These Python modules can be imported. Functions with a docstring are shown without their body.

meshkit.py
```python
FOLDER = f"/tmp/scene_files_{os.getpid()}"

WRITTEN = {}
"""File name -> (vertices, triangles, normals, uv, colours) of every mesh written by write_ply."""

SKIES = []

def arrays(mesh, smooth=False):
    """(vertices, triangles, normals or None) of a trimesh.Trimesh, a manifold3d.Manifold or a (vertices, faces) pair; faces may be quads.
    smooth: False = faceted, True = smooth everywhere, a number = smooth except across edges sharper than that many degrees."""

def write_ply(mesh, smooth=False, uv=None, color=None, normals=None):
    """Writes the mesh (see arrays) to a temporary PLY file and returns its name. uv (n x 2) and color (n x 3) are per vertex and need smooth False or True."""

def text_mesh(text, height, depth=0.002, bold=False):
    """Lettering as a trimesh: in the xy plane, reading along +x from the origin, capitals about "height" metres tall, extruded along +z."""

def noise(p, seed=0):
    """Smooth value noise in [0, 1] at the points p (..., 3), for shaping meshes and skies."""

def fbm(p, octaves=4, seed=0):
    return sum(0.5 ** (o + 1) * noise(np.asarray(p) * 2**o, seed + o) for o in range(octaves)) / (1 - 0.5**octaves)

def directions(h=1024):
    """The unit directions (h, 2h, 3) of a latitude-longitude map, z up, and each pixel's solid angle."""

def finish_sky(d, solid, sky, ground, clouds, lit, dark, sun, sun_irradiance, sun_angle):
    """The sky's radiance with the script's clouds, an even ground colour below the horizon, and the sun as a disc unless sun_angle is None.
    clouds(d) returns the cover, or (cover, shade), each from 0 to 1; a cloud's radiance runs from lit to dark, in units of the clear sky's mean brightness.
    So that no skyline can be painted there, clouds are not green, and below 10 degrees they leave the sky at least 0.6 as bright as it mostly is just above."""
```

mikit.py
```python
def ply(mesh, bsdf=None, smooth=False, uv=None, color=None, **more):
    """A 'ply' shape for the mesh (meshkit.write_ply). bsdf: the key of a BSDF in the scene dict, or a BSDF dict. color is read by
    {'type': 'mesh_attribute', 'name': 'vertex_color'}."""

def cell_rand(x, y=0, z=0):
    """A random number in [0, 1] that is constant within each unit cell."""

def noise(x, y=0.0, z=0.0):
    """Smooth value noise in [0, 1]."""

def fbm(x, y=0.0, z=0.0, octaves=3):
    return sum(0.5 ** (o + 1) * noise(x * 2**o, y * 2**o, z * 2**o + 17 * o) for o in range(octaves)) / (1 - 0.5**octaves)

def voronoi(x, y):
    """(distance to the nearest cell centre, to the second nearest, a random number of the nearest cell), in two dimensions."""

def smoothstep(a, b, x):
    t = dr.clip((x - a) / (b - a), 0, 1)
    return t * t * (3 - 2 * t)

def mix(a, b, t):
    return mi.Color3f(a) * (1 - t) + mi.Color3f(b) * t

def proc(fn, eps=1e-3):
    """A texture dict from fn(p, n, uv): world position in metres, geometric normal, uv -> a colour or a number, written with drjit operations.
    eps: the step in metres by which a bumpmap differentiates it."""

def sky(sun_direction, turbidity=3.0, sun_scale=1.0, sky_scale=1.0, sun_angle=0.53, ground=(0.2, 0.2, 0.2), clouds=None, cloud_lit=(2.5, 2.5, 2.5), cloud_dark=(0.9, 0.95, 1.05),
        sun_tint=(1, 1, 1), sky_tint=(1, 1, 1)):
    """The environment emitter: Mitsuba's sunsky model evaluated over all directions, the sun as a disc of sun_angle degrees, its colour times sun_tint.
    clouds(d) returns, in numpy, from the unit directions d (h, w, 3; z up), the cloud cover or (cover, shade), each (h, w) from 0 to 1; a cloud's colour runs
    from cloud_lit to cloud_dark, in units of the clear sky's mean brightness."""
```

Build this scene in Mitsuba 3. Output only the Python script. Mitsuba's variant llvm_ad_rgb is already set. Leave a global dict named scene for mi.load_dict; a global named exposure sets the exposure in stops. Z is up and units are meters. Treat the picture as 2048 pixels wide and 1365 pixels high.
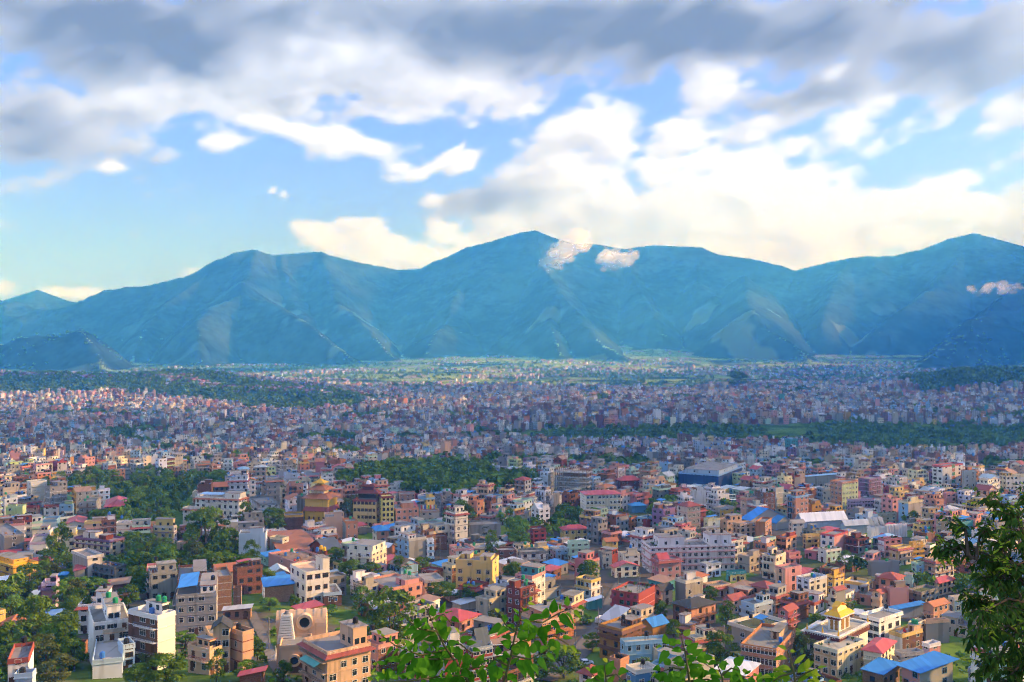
# Valley city below forested mountains. z up, metres; the camera looks along +y from a hill above the roofs.
import math, random
import numpy as np, trimesh, drjit as dr, mitsuba as mi, mikit, meshkit

T = mi.ScalarTransform4f
ZC, F = 90.0, 1900.0                 # eye height over the datum; focal length in photo pixels (2048 wide)
scene, labels = {}, {}
rng = np.random.default_rng(7)

# ---------------------------------------------------------------- camera, sky, exposure, haze
HAZE = 1.05e-4
scene['haze_air'] = {'type': 'homogeneous', 'albedo': {'type': 'rgb', 'value': [0.92, 0.93, 0.98]},
                     'sigma_t': {'type': 'rgb', 'value': [0.10 * HAZE, 0.66 * HAZE, 2.0 * HAZE]}}
pitch = math.atan(7.5 / F)
scene['camera'] = {'type': 'perspective', 'fov': 2 * math.degrees(math.atan(1024 / F)), 'fov_axis': 'x', 'near_clip': 0.5, 'far_clip': 40000.0,
                   'to_world': T().look_at(origin=[0, 0, ZC], target=[0, 100, ZC + 100 * math.tan(pitch)], up=[0, 0, 1]),
                   'medium': {'type': 'ref', 'id': 'haze_air'}}
SUN = np.array([0.925, 0.163, 0.342])


def dome(px, py):
    """Azimuth (from +y, clockwise) and elevation in degrees of a direction of the sky."""
    v = np.array([(px - 1024) / F, 1.0, (690 - py) / F])
    return math.degrees(math.atan2(v[0], v[1])), math.degrees(math.atan2(v[2], math.hypot(v[0], v[1])))


# clouds of the sky: (azimuth, elevation, half width, half height, tilt, strength, shade) in degrees
CLOUDS = [(*dome(x, y), w / 33.0, h / 33.0, t, s * (.80 if x > 1000 and y > 200 else 1), k) for x, y, w, h, t, s, k in [
    (250, 70, 420, 95, -3, 1.2, .95), (620, 35, 380, 70, 0, 1.0, .85), (1000, 60, 330, 110, 4, 1.2, .75), (1450, 55, 480, 80, -4, 1.3, .85), (1900, 110, 300, 90, -6, 1.0, .75),
    (70, 270, 200, 75, 6, 1.25, .75), (240, 225, 190, 55, 18, 1.1, .25), (480, 150, 260, 80, 12, 1.1, .2), (760, 140, 220, 80, -4, 1.1, .12), (640, 100, 140, 70, 14, 1.0, .02), (930, 170, 130, 38, 0, .95, .05),
    (560, 255, 150, 24, -16, .95, .0), (690, 285, 110, 18, -14, .8, .0), (450, 225, 70, 30, -20, .8, .0), (460, 290, 40, 40, 40, .5, .1),
    (218, 345, 34, 17, 25, .85, .05), (550, 375, 22, 13, 20, .7, .0), (573, 402, 18, 9, 0, .55, .0), (48, 400, 45, 17, 15, .5, .1),
    (825, 335, 55, 24, 10, 1.0, .0), (905, 330, 50, 26, 15, .95, .0), (895, 295, 40, 12, 20, .6, .0), (940, 235, 45, 16, 10, .5, .1),
    (1060, 215, 60, 28, 5, .85, .0), (1170, 255, 120, 52, 14, 1.2, .05), (1120, 290, 110, 30, 12, 1.0, .25), (1350, 265, 110, 34, 16, 1.0, .05), (1240, 300, 120, 26, 14, .8, .2),
    (1430, 165, 80, 55, 35, 1.1, .1), (1660, 130, 40, 20, 20, .9, .0), (1620, 185, 200, 45, 4, 1.0, .8), (1560, 240, 150, 36, 14, .9, .35), (1510, 262, 50, 22, 10, .9, .0),
    (1700, 250, 150, 38, 22, 1.0, .1), (1850, 235, 90, 30, 22, .8, .1), (2030, 215, 60, 34, 8, 1.1, .0), (1780, 270, 60, 26, 35, .6, .0),
    (1360, 330, 100, 28, 14, 1.0, .0), (1590, 330, 150, 28, 12, .8, .0), (1120, 370, 140, 46, 14, 1.15, .1), (1010, 400, 150, 34, 12, 1.2, .8), (870, 410, 40, 20, 0, .7, .2), (1200, 430, 160, 55, 6, 1.2, .2),
    (1050, 450, 220, 42, 6, 1.15, .18), (1480, 390, 240, 75, 4, 1.4, .0), (1650, 440, 270, 75, 0, 1.4, .02), (1440, 480, 260, 60, 0, 1.3, .1), (1320, 440, 100, 70, 10, 1.0, .5), (1860, 400, 110, 36, 20, .9, .02), (1990, 430, 120, 60, 14, 1.25, .12), (2040, 480, 90, 40, 0, 1.1, .5),
    (700, 490, 170, 26, -8, 1.15, .05), (820, 515, 120, 32, 4, 1.2, .03), (700, 462, 66, 22, 0, .95, .3), (920, 500, 120, 36, 14, 1.1, .05), (1600, 510, 300, 50, 0, 1.2, .03), (155, 590, 60, 16, 0, .9, .0), (10, 585, 45, 24, 0, .9, .0),
    (60, 360, 150, 22, 0, .3, .3)]]


def cloud_field(az, el):
    """Density and base shade of the clouds at an azimuth and elevation."""
    # the layer is streaked along a direction that climbs to the right
    q = np.stack([az * 0.85 + el * 0.55, el * 1.75 - az * 0.50, az * 0 + 3.3], -1)
    n = meshkit.fbm(q * 0.20, 4, 3) - 0.5
    fine = meshkit.fbm(q * 0.60 + 9, 5, 11) - 0.5
    wa, we = meshkit.fbm(q * 0.33 + 40, 5, 21) - 0.5, meshkit.fbm(q * 0.33 + 70, 5, 22) - 0.5
    a0, e0 = az + 3.8 * wa, el + 2.4 * we
    c, sh, wt = np.zeros_like(az), np.zeros_like(az), np.full_like(az, 0.02)
    near = (np.abs(az) < 40) & (el > -2) & (el < 28)
    a1, e1 = a0[near], e0[near]
    cc, s1, w1 = np.zeros_like(a1), np.zeros_like(a1), np.full_like(a1, 0.02)
    for a, e, w, h, t, s, k in CLOUDS:
        t = math.radians(t)
        x, y = (a1 - a), (e1 - e)
        g = s * np.exp(-(((x * math.cos(t) + y * math.sin(t)) / w) ** 2 + ((y * math.cos(t) - x * math.sin(t)) / h) ** 2) * 1.1)
        cc = np.maximum(cc, g) + 0.25 * np.minimum(cc, g)
        s1 += g ** 2 * k
        w1 += g ** 2
    c[near], sh[near], wt[near] = cc, s1, w1
    out = np.clip(mikit_step(26, 33, np.abs(az)) + mikit_step(19, 23, el), 0, 1)      # outside the view the same broken deck goes on
    c = c * (1 - out) + out * (0.60 + 1.1 * n)
    shade = (sh / wt) * (1 - out) + out * (0.45 + 1.2 * n)
    return c + 0.80 * n + 1.10 * fine, shade, n, c


def clouds(d):
    az, el = np.degrees(np.arctan2(d[..., 0], d[..., 1])), np.degrees(np.arcsin(np.clip(d[..., 2], -1, 1)))
    D, shade, n, c = cloud_field(az, el)
    D2 = cloud_field(az + 0.9, el + 0.55)[0]                                           # a little nearer to the sun
    D3 = cloud_field(az + 0.35, el + 0.25)[0]
    rim = np.clip((D2 - D) * 0.55 + (D3 - D) * 0.9, -.45, .45)
    cover = mikit_step(0.28, 0.74, D)
    thick = mikit_step(0.5, 1.5, D)
    return cover * 0.97, np.clip(shade * (0.85 + 0.35 * thick) + 0.22 * n + rim * (.55 - .35 * shade) + .08 * thick, 0, 1)


def mikit_step(a, b, x):
    t = np.clip((x - a) / (b - a), 0, 1)
    return t * t * (3 - 2 * t)


scene['sky'] = mikit.sky(SUN.tolist(), turbidity=2.4, sun_scale=1.0, sun_angle=2.0, sky_scale=0.92, clouds=clouds, cloud_lit=(1.84, 2.08, 2.86), cloud_dark=(0.36, 0.45, 0.60), sun_tint=(1.0, 0.99, 1.0),
                         sky_tint=(0.63, 0.735, 1.52), ground=(0.12, 0.13, 0.12))
exposure = 3.35
# ---------------------------------------------------------------- helpers
def fbm2(x, y, s, oct=4, seed=0):
    x = np.asarray(x, float)
    return meshkit.fbm(np.stack([x / s, np.asarray(y, float) / s, np.zeros_like(x) + 0.37], -1), oct, seed)


def step(a, b, x):
    return mikit_step(a, b, np.asarray(x, float))


def P(px, py, Y):
    """The world point that lies Y metres deep in the direction of a photo pixel."""
    return np.array([(px - 1024) / F * Y, Y, ZC + (690 - py) / F * Y])


# ---------------------------------------------------------------- the lie of the land
DY = [-200, 0, 20, 60, 120, 190, 270, 350, 550, 800, 1100, 1500, 2500, 4300, 5200, 6300, 12000]
DL = [-10, 2.5, 12, 30, 54, 71, 85, 91, 97, 108, 121, 124, 128, 130, 128, 120, 90]
DR = [-10, 2.5, 13, 36, 66, 85, 93, 95.5, 99, 109, 122, 125, 130, 130, 112, 72, 50]


def tent(x, y, line, slope, soft=0.0):
    """Height field of a ridge whose crest is the polyline of points (x, y, z)."""
    best = np.full(np.shape(x), -1e9)
    for (ax, ay, az), (bx, by, bz) in zip(line[:-1], line[1:]):
        ux, uy = bx - ax, by - ay
        t = np.clip(((x - ax) * ux + (y - ay) * uy) / (ux * ux + uy * uy), 0, 1)
        dist = np.hypot(x - ax - t * ux, y - ay - t * uy)
        best = np.maximum(best, az + t * (bz - az) - slope * (np.sqrt(dist * dist + soft * soft) - soft))
    return best


def line(*pts):
    return [P(*p) for p in pts]


RIDGES = [  # main skyline first, then the spurs that run down towards the city
    (line((-700, 560, 8600), (-300, 590, 8500), (100, 612, 8000), (190, 593, 8000), (300, 573, 8000), (370, 562, 8000), (440, 521, 8000), (475, 505, 8050), (505, 500, 8100), (545, 511, 8200), (630, 504, 8400), (690, 520, 8500), (740, 530, 8600),
          (800, 541, 8700), (840, 539, 8700), (880, 525, 8650), (940, 495, 8600), (1000, 478, 8500), (1040, 466, 8500), (1070, 461, 8500), (1110, 477, 8500), (1150, 490, 8500), (1200, 490, 8500), (1250, 500, 8500), (1305, 491, 8500),
          (1400, 495, 8400), (1440, 512, 8300), (1500, 520, 8200), (1590, 543, 8100), (1640, 530, 8000), (1700, 517, 7900), (1790, 515, 7900), (1850, 500, 7900), (1900, 478, 7900), (1945, 467, 7900), (1980, 475, 7900), (2048, 496, 7800),
          (2200, 530, 7700), (2600, 500, 7600)), 0.66),
    (line((-400, 640, 9200), (0, 604, 9200), (75, 580, 9150), (150, 608, 9100), (300, 640, 9000)), 0.75),
    (line((505, 500, 8100), (500, 545, 7500), (485, 590, 6900), (430, 622, 6500), (398, 655, 6100), (395, 735, 5500)), 0.82),
    (line((485, 590, 6900), (560, 622, 6500), (630, 665, 6050), (690, 712, 5600)), 0.82),
    (line((440, 521, 8000), (340, 610, 7200), (280, 680, 6500), (260, 735, 5900)), 0.75),
    (line((-200, 705, 5100), (20, 695, 5100), (80, 684, 5050), (165, 673, 4950), (205, 715, 4650), (222, 745, 4450)), 0.70),
    (line((640, 504, 8400), (655, 560, 7800), (680, 615, 7200), (750, 680, 6500), (790, 715, 6000)), 0.80),
    (line((560, 512, 8200), (570, 570, 7700), (610, 630, 7100)), 0.80),
    (line((940, 495, 8600), (915, 570, 7900), (890, 640, 7100), (860, 705, 6200)), 0.75),
    (line((1070, 461, 8500), (1085, 540, 7800), (1110, 590, 7100), (1160, 640, 6500), (1215, 690, 5900), (1240, 712, 5600)), 0.80),
    (line((1110, 590, 7100), (1100, 650, 6500), (1130, 710, 5800)), 0.80),
    (line((1250, 500, 8500), (1270, 570, 7800), (1300, 625, 7200), (1335, 675, 6600)), 0.80),
    (line((1400, 495, 8400), (1395, 570, 7700), (1430, 610, 7200), (1462, 640, 6800)), 0.80),
    (line((1420, 700, 6000), (1470, 655, 6100), (1505, 640, 6100), (1545, 668, 5900), (1590, 700, 5700), (1625, 728, 5400)), 0.75),
    (line((1505, 640, 6100), (1490, 600, 6800), (1480, 560, 7600)), 0.75),
    (line((1700, 517, 7900), (1660, 600, 7200), (1640, 660, 6600)), 0.75),
    (line((1945, 467, 7900), (1910, 540, 7400), (1850, 600, 6900), (1760, 660, 6500)), 0.78),
    (line((900, 738, 5600), (1100, 722, 6100), (1300, 700, 6500), (1480, 706, 6500), (1700, 722, 6200)), .09),
    (line((1250, 690, 6900), (1320, 722, 5900), (1360, 748, 4900)), .085),
    (line((2500, 440, 6500), (2200, 500, 6200), (2048, 577, 5800), (1985, 625, 5500), (1915, 680, 5200), (1860, 715, 4950), (1815, 742, 4700)), 0.82),
]
KIRT = line((-300, 748, 2700), (0, 752, 2650), (120, 754, 2600), (250, 757, 2600), (370, 748, 2550), (400, 750, 2500), (470, 768, 2400), (560, 776, 2250), (640, 786, 2150), (690, 802, 2050))
WOODH = line((1810, 778, 2150), (1870, 757, 2150), (1930, 748, 2150), (2000, 747, 2150), (2100, 750, 2150), (2300, 758, 2200))
KNOLL = [(1475, 775, 2300, 75), (1015, 778, 2500, 150), (1180, 782, 2400, 90), (1600, 784, 2200, 90), (1290, 786, 2300, 80)]


def H(x, y):
    """Ground height at (x, y), arrays or numbers."""
    x, y = np.asarray(x, float), np.asarray(y, float)
    u = x / np.maximum(np.abs(y), 60)
    w = step(-0.30, 0.05, u)
    drop = (1 - w) * np.interp(y, DY, DL) + w * np.interp(y, DY, DR)
    z = ZC - drop + (fbm2(x, y, 160, 3, 5) - .5) * 8 * step(200, 500, y)
    # a river terrace with a green scarp across the right half
    z = z + 15 * step(1235, 1420, y + 60 * (fbm2(x, y, 300, 2, 8) - .5) - 0.10 * x) * step(-90, 60, x) * (1 - step(1900, 2600, y))
    k = tent(x, y, KIRT, .14, 40)
    z = np.maximum(z, k + (fbm2(x, y, 120, 3, 2) - .5) * 9)
    z = np.maximum(z, tent(x, y, WOODH, .30, 50) + (fbm2(x, y, 90, 3, 4) - .5) * 8)
    for px, py, Y, r in KNOLL:
        c = P(px, py, Y)
        z = np.maximum(z, c[2] - 12 + 14 * np.exp(-((x - c[0]) ** 2 + (y - c[1]) ** 2) / r ** 2) - 0.1 * np.maximum(np.hypot(x - c[0], y - c[1]) - r, 0))
    if np.max(y) > 3500:
        m = np.full(np.shape(z), -1e9)
        wx, wy = x + 170 * (fbm2(x, y, 900, 4, 21) - .5), y + 170 * (fbm2(x, y, 900, 4, 22) - .5)
        far = np.full(np.shape(z), -1e9)
        for i, (ln, s) in enumerate(RIDGES):
            m = np.maximum(m, tent(wx if i > 1 else x, wy if i > 1 else y, ln, s, 25))
        gully = np.abs(fbm2(x, y, 620, 5, 31) - .5) * 2
        g2 = np.abs(fbm2(x, y, 210, 4, 33) - .5) * 2
        crest = tent(x, y, RIDGES[0][0], .12, 10)
        depth = np.clip((crest - m) / 260, 0, 1) * np.clip((m - z) / 120, 0, 1)
        m = m - (gully * 150 + g2 * 12 - 40) * depth + (fbm2(x, y, 45, 2, 35) - .5) * 7
        b = 70.0
        hh = np.clip(.5 + .5 * (m - z) / b, 0, 1)
        z = np.where(y > 3500, z * (1 - hh) + m * hh + b * hh * (1 - hh) * .5, z)
    return z


def hit(px, py, y0=60.0, y1=6500.0):
    """Where the sight line of a photo pixel meets the ground."""
    Y = np.exp(np.linspace(math.log(y0), math.log(y1), 1500))
    ray = ZC + (690 - py) / F * Y
    g = H((px - 1024) / F * Y, Y)
    i = int(np.argmax(g >= ray))
    if g[i] < ray[i]:
        i = len(Y) - 1
    if i == 0:
        return np.array([(px - 1024) / F * Y[0], Y[0], g[0]])
    a, b = ray[i - 1] - g[i - 1], g[i] - ray[i]
    yy = Y[i - 1] + (Y[i] - Y[i - 1]) * a / max(a + b, 1e-9)
    x = (px - 1024) / F * yy
    return np.array([x, yy, float(H(x, yy))])


from shapely.geometry import Polygon, Point, LineString
from shapely import contains_xy

def area(*pts):
    return Polygon([tuple(hit(*p)[:2]) for p in pts]).buffer(0)


WOODS = [area((45, 1002), (60, 987), (120, 972), (240, 962), (300, 958), (420, 962), (455, 985), (385, 1003), (372, 1052), (310, 1082), (200, 1078), (188, 1054), (232, 1034), (205, 1012), (130, 1008)),
         area((672, 992), (700, 962), (760, 948), (880, 944), (980, 948), (985, 966), (1088, 974), (1090, 990), (1000, 1000), (900, 1008), (800, 992)),
         area((905, 884), (960, 872), (1100, 860), (1350, 856), (1500, 850), (1680, 846), (1850, 850), (2060, 855), (2060, 908), (1900, 922), (1760, 916), (1650, 908), (1600, 897), (1400, 892), (1100, 896)),
         area((0, 1200), (60, 1150), (130, 1140), (270, 1100), (340, 1085), (420, 1095), (510, 1100), (505, 1170), (420, 1160), (330, 1165), (250, 1180), (165, 1200), (150, 1250), (160, 1335), (60, 1362), (0, 1364))]
SLOPES = [Polygon([tuple((a + np.array([0, o]))[:2]) for a, o in [(k[:2], 20) for k in KIRT[1:]] + [(k[:2], -280) for k in KIRT[::-1][:-1]]]),
          Polygon([tuple(k[:2] + np.array([0, o])) for k, o in [(k, 150) for k in WOODH] + [(k, -120) for k in WOODH[::-1]]])]


SLOPES[0] = SLOPES[0].union(area((425, 800), (470, 785), (560, 782), (690, 800), (705, 816), (600, 830), (520, 822))).buffer(25)


def within(polys, x, y):
    m = np.zeros(np.shape(x), bool)
    for p in polys:
        m |= contains_xy(p, x, y)
    return m


# ---------------------------------------------------------------- ground and mountains as two sheets of one height field
def sheet(us, ys):
    U, Y = np.meshgrid(us, ys)
    X = U * (np.abs(Y) + 60)
    Z = H(X, Y)
    v = np.stack([X, Y, Z], -1).reshape(-1, 3)
    n, m = len(ys), len(us)
    i, j = np.meshgrid(np.arange(n - 1), np.arange(m - 1), indexing='ij')
    a = (i * m + j).ravel()
    f = np.vstack([np.stack([a, a + 1, a + m + 1], 1), np.stack([a, a + m + 1, a + m], 1)])
    return v, f


def cover_of(v):
    """How green the ground is (0 = lanes and yards of the dense city, 1 = grass and scrub, 2 = fields)."""
    x, y = v[:, 0], v[:, 1]
    g = within(WOODS + SLOPES, x, y).astype(float)
    g = np.maximum(g, step(.56, .66, fbm2(x, y, 90, 3, 41)) * step(-500, 200, -y + 400) * .9)
    g = np.maximum(g, 1 - step(150, 200, y))
    edge = 2750 + 650 * (fbm2(x, y, 500, 3, 43) - .5) * 2 - 420 * step(-.20, -.10, x / y.clip(60)) * (1 - step(.02, .12, x / y.clip(60)))
    return g + (2 - g) * step(-150, 150, y - edge)


SPLIT = 2700.0
us = np.linspace(-1.1, 1.1, 401)
gv, gf = sheet(us, np.concatenate([np.linspace(-200, 100, 16), np.exp(np.linspace(math.log(110), math.log(SPLIT), 300))]))
mv, mf = sheet(np.linspace(-1.05, 1.05, 880), np.concatenate([np.linspace(SPLIT - 10, 6000, 130), np.linspace(6025, 9300, 156), np.linspace(9360, 10400, 14)]))
# ---------------------------------------------------------------- materials
def ground_color(p, n, uv):
    c = uv.x
    a = mikit.fbm(p.x * .045, p.y * .045, 0, 3)
    b = mikit.fbm(p.x * .35, p.y * .35, 5, 3)
    grass = mikit.mix([.045, .10, .018], [.14, .23, .04], mikit.smoothstep(.3, .7, .6 * a + .4 * b))
    yard = mikit.mix([.09, .08, .068], [.17, .15, .13], b)
    yard = mikit.mix(yard, grass, mikit.smoothstep(.48, .60, a))
    return mikit.mix(yard, grass, dr.clip(c, 0, 1))


def field_color(p, n, uv):
    f1, f2, w = mikit.voronoi(p.x * .016 + mikit.noise(p.x * .004, p.y * .004) * 2, p.y * .011)
    plot = mikit.mix([.10, .20, .03], [.30, .38, .08], w)
    plot = mikit.mix(plot, mi.Color3f(.26, .22, .14), mikit.smoothstep(.86, .90, w))
    plot = mikit.mix(plot, mi.Color3f(.03, .055, .018), 1 - mikit.smoothstep(.03, .10, f2 - f1))
    a = mikit.fbm(p.x * .0032, p.y * .0032, p.z * .004, 4)
    b = mikit.fbm(p.x * .028, p.y * .028, p.z * .028, 3)
    wood = mikit.mix([.012, .028, .015], [.030, .055, .022], mikit.smoothstep(.3, .7, .78 * a + .22 * b))
    slope = mikit.smoothstep(.985, .93, n.z)
    wooded = dr.clip(dr.maximum(slope, mikit.smoothstep(.52, .60, a)) + mikit.smoothstep(105, 230, p.z), 0, 1)
    bare = mikit.smoothstep(.70, .76, mikit.fbm(p.x * .0021 + 3, p.y * .0021, 9, 4)) * (1 - mikit.smoothstep(250, 500, p.z))
    wood = mikit.mix(wood, [.10, .135, .045], .8 * bare)
    return mikit.mix(plot, wood, wooded)


scene['ground_mat'] = {'type': 'diffuse', 'reflectance': mikit.proc(ground_color)}
scene['field_mat'] = {'type': 'diffuse', 'reflectance': mikit.proc(field_color)}

# one paint for every built surface: uv.x picks a row of this palette, uv.y is the height of the building's foot
#         name: (red, green, blue, roughness, kind)   kind 0 plaster, 1 brick, 2 concrete, 3 smooth (glass, frames), 4 plaster with far-off windows, 5 brick with far-off windows, 6 metal sheet
PAL = {}
def pal(name, c, rough=.85, kind=0):
    PAL[name] = (len(PAL), *c, rough, kind)

WALLS = dict(white=(.78, .77, .76), offwhite=(.70, .67, .62), bluewhite=(.66, .71, .80), cream=(.72, .62, .43), ivory=(.74, .69, .56), beige=(.52, .46, .36), tan=(.48, .36, .22), peach=(.72, .47, .29), salmon=(.66, .31, .20),
             pink=(.70, .32, .29), rose=(.62, .22, .25), lilac=(.55, .42, .58), purple=(.30, .16, .30), maroon=(.20, .05, .06), red=(.42, .065, .065), crimson=(.46, .06, .09), darkred=(.27, .06, .045), brown=(.22, .10, .06), orange=(.66, .25, .10), ochre=(.48, .25, .05),
             yellow=(.76, .55, .16), gold=(.78, .45, .045), lemon=(.76, .66, .17), paleyellow=(.72, .65, .38), lime=(.55, .68, .30), mint=(.45, .66, .52), green=(.12, .40, .20), teal=(.08, .36, .38), skyblue=(.28, .50, .74),
             blue=(.10, .30, .62), paleblue=(.46, .60, .72), greyblue=(.38, .46, .56))
for k, c in WALLS.items():
    pal(k, c, .85, 0)
pal('brick', (.30, .125, .075), .9, 1)
pal('tanbrick', (.36, .20, .12), .9, 1)
pal('concrete', (.33, .32, .30), .9, 2)
pal('darkconcrete', (.20, .20, .20), .9, 2)
pal('paleconcrete', (.46, .45, .43), .9, 2)
for k, c in list(WALLS.items()):
    pal('far_' + k, c, .85, 4)
pal('far_brick', (.30, .135, .09), .9, 5)
pal('far_tanbrick', (.36, .21, .14), .9, 5)
pal('far_concrete', (.32, .32, .31), .9, 4)
pal('far_paleconcrete', (.46, .45, .43), .9, 4)
pal('far_darkconcrete', (.2, .2, .2), .9, 4)
pal('roof_grey', (.30, .29, .28), .9, 2)
pal('roof_pale', (.48, .45, .41), .9, 2)
pal('roof_rust', (.34, .21, .15), .9, 2)
pal('roof_moss', (.12, .15, .07), .95, 2)
pal('pane', (.020, .026, .034), .12, 3)
pal('frame', (.62, .60, .57), .5, 3)
pal('wood', (.10, .045, .025), .6, 3)
pal('steel', (.12, .12, .13), .5, 3)
pal('tank_black', (.018, .019, .022), .45, 3)
pal('tank_green', (.02, .26, .12), .45, 3)
pal('tank_blue', (.04, .16, .50), .45, 3)
pal('tank_yellow', (.75, .42, .03), .45, 3)
pal('sheet_blue', (.02, .22, .62), .5, 6)
pal('sheet_paleblue', (.22, .42, .68), .5, 6)
pal('sheet_grey', (.46, .50, .54), .45, 6)
pal('sheet_white', (.70, .71, .72), .45, 6)
pal('sheet_rust', (.33, .19, .12), .7, 6)
pal('sheet_red', (.48, .07, .08), .5, 6)
pal('sheet_green', (.08, .36, .30), .5, 6)
pal('tile_red', (.46, .10, .075), .7, 0)
pal('tile_orange', (.55, .19, .09), .7, 0)
pal('tile_slate', (.12, .17, .23), .6, 0)
pal('tile_dark', (.07, .07, .075), .7, 0)
pal('gilt', (.85, .45, .02), .35, 3)
pal('flag_red', (.6, .05, .05), .8, 3)
pal('flag_yellow', (.8, .6, .05), .8, 3)
pal('flag_blue', (.05, .15, .6), .8, 3)
pal('flag_white', (.8, .8, .8), .8, 3)
pal('flag_green', (.08, .4, .12), .8, 3)
pal('plant', (.05, .11, .025), .9, 3)
pal('asphalt', (.20, .185, .17), .9, 2)
pal('net', (.015, .05, .17), .8, 6)
rows = np.array(list(PAL.values()), float)
lum = rows[:, 1:4].mean(1, keepdims=True)
rows[:, 1:4] = np.where(rows[:, 5:6] == 3, rows[:, 1:4], rows[:, 1:4] * .94 + lum * .06)
rows[:, 1:4] *= np.where((rows[:, 5:6] == 3) | (rows[:, 5:6] == 6), 1.0, np.clip(.62 + .45 * lum, .62, .95))
PC = mi.Float(np.ascontiguousarray(rows[:, 1:4]).ravel().astype(np.float32))
PR, PK = mi.Float(rows[:, 4].astype(np.float32)), mi.Float(rows[:, 5].astype(np.float32))


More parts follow.
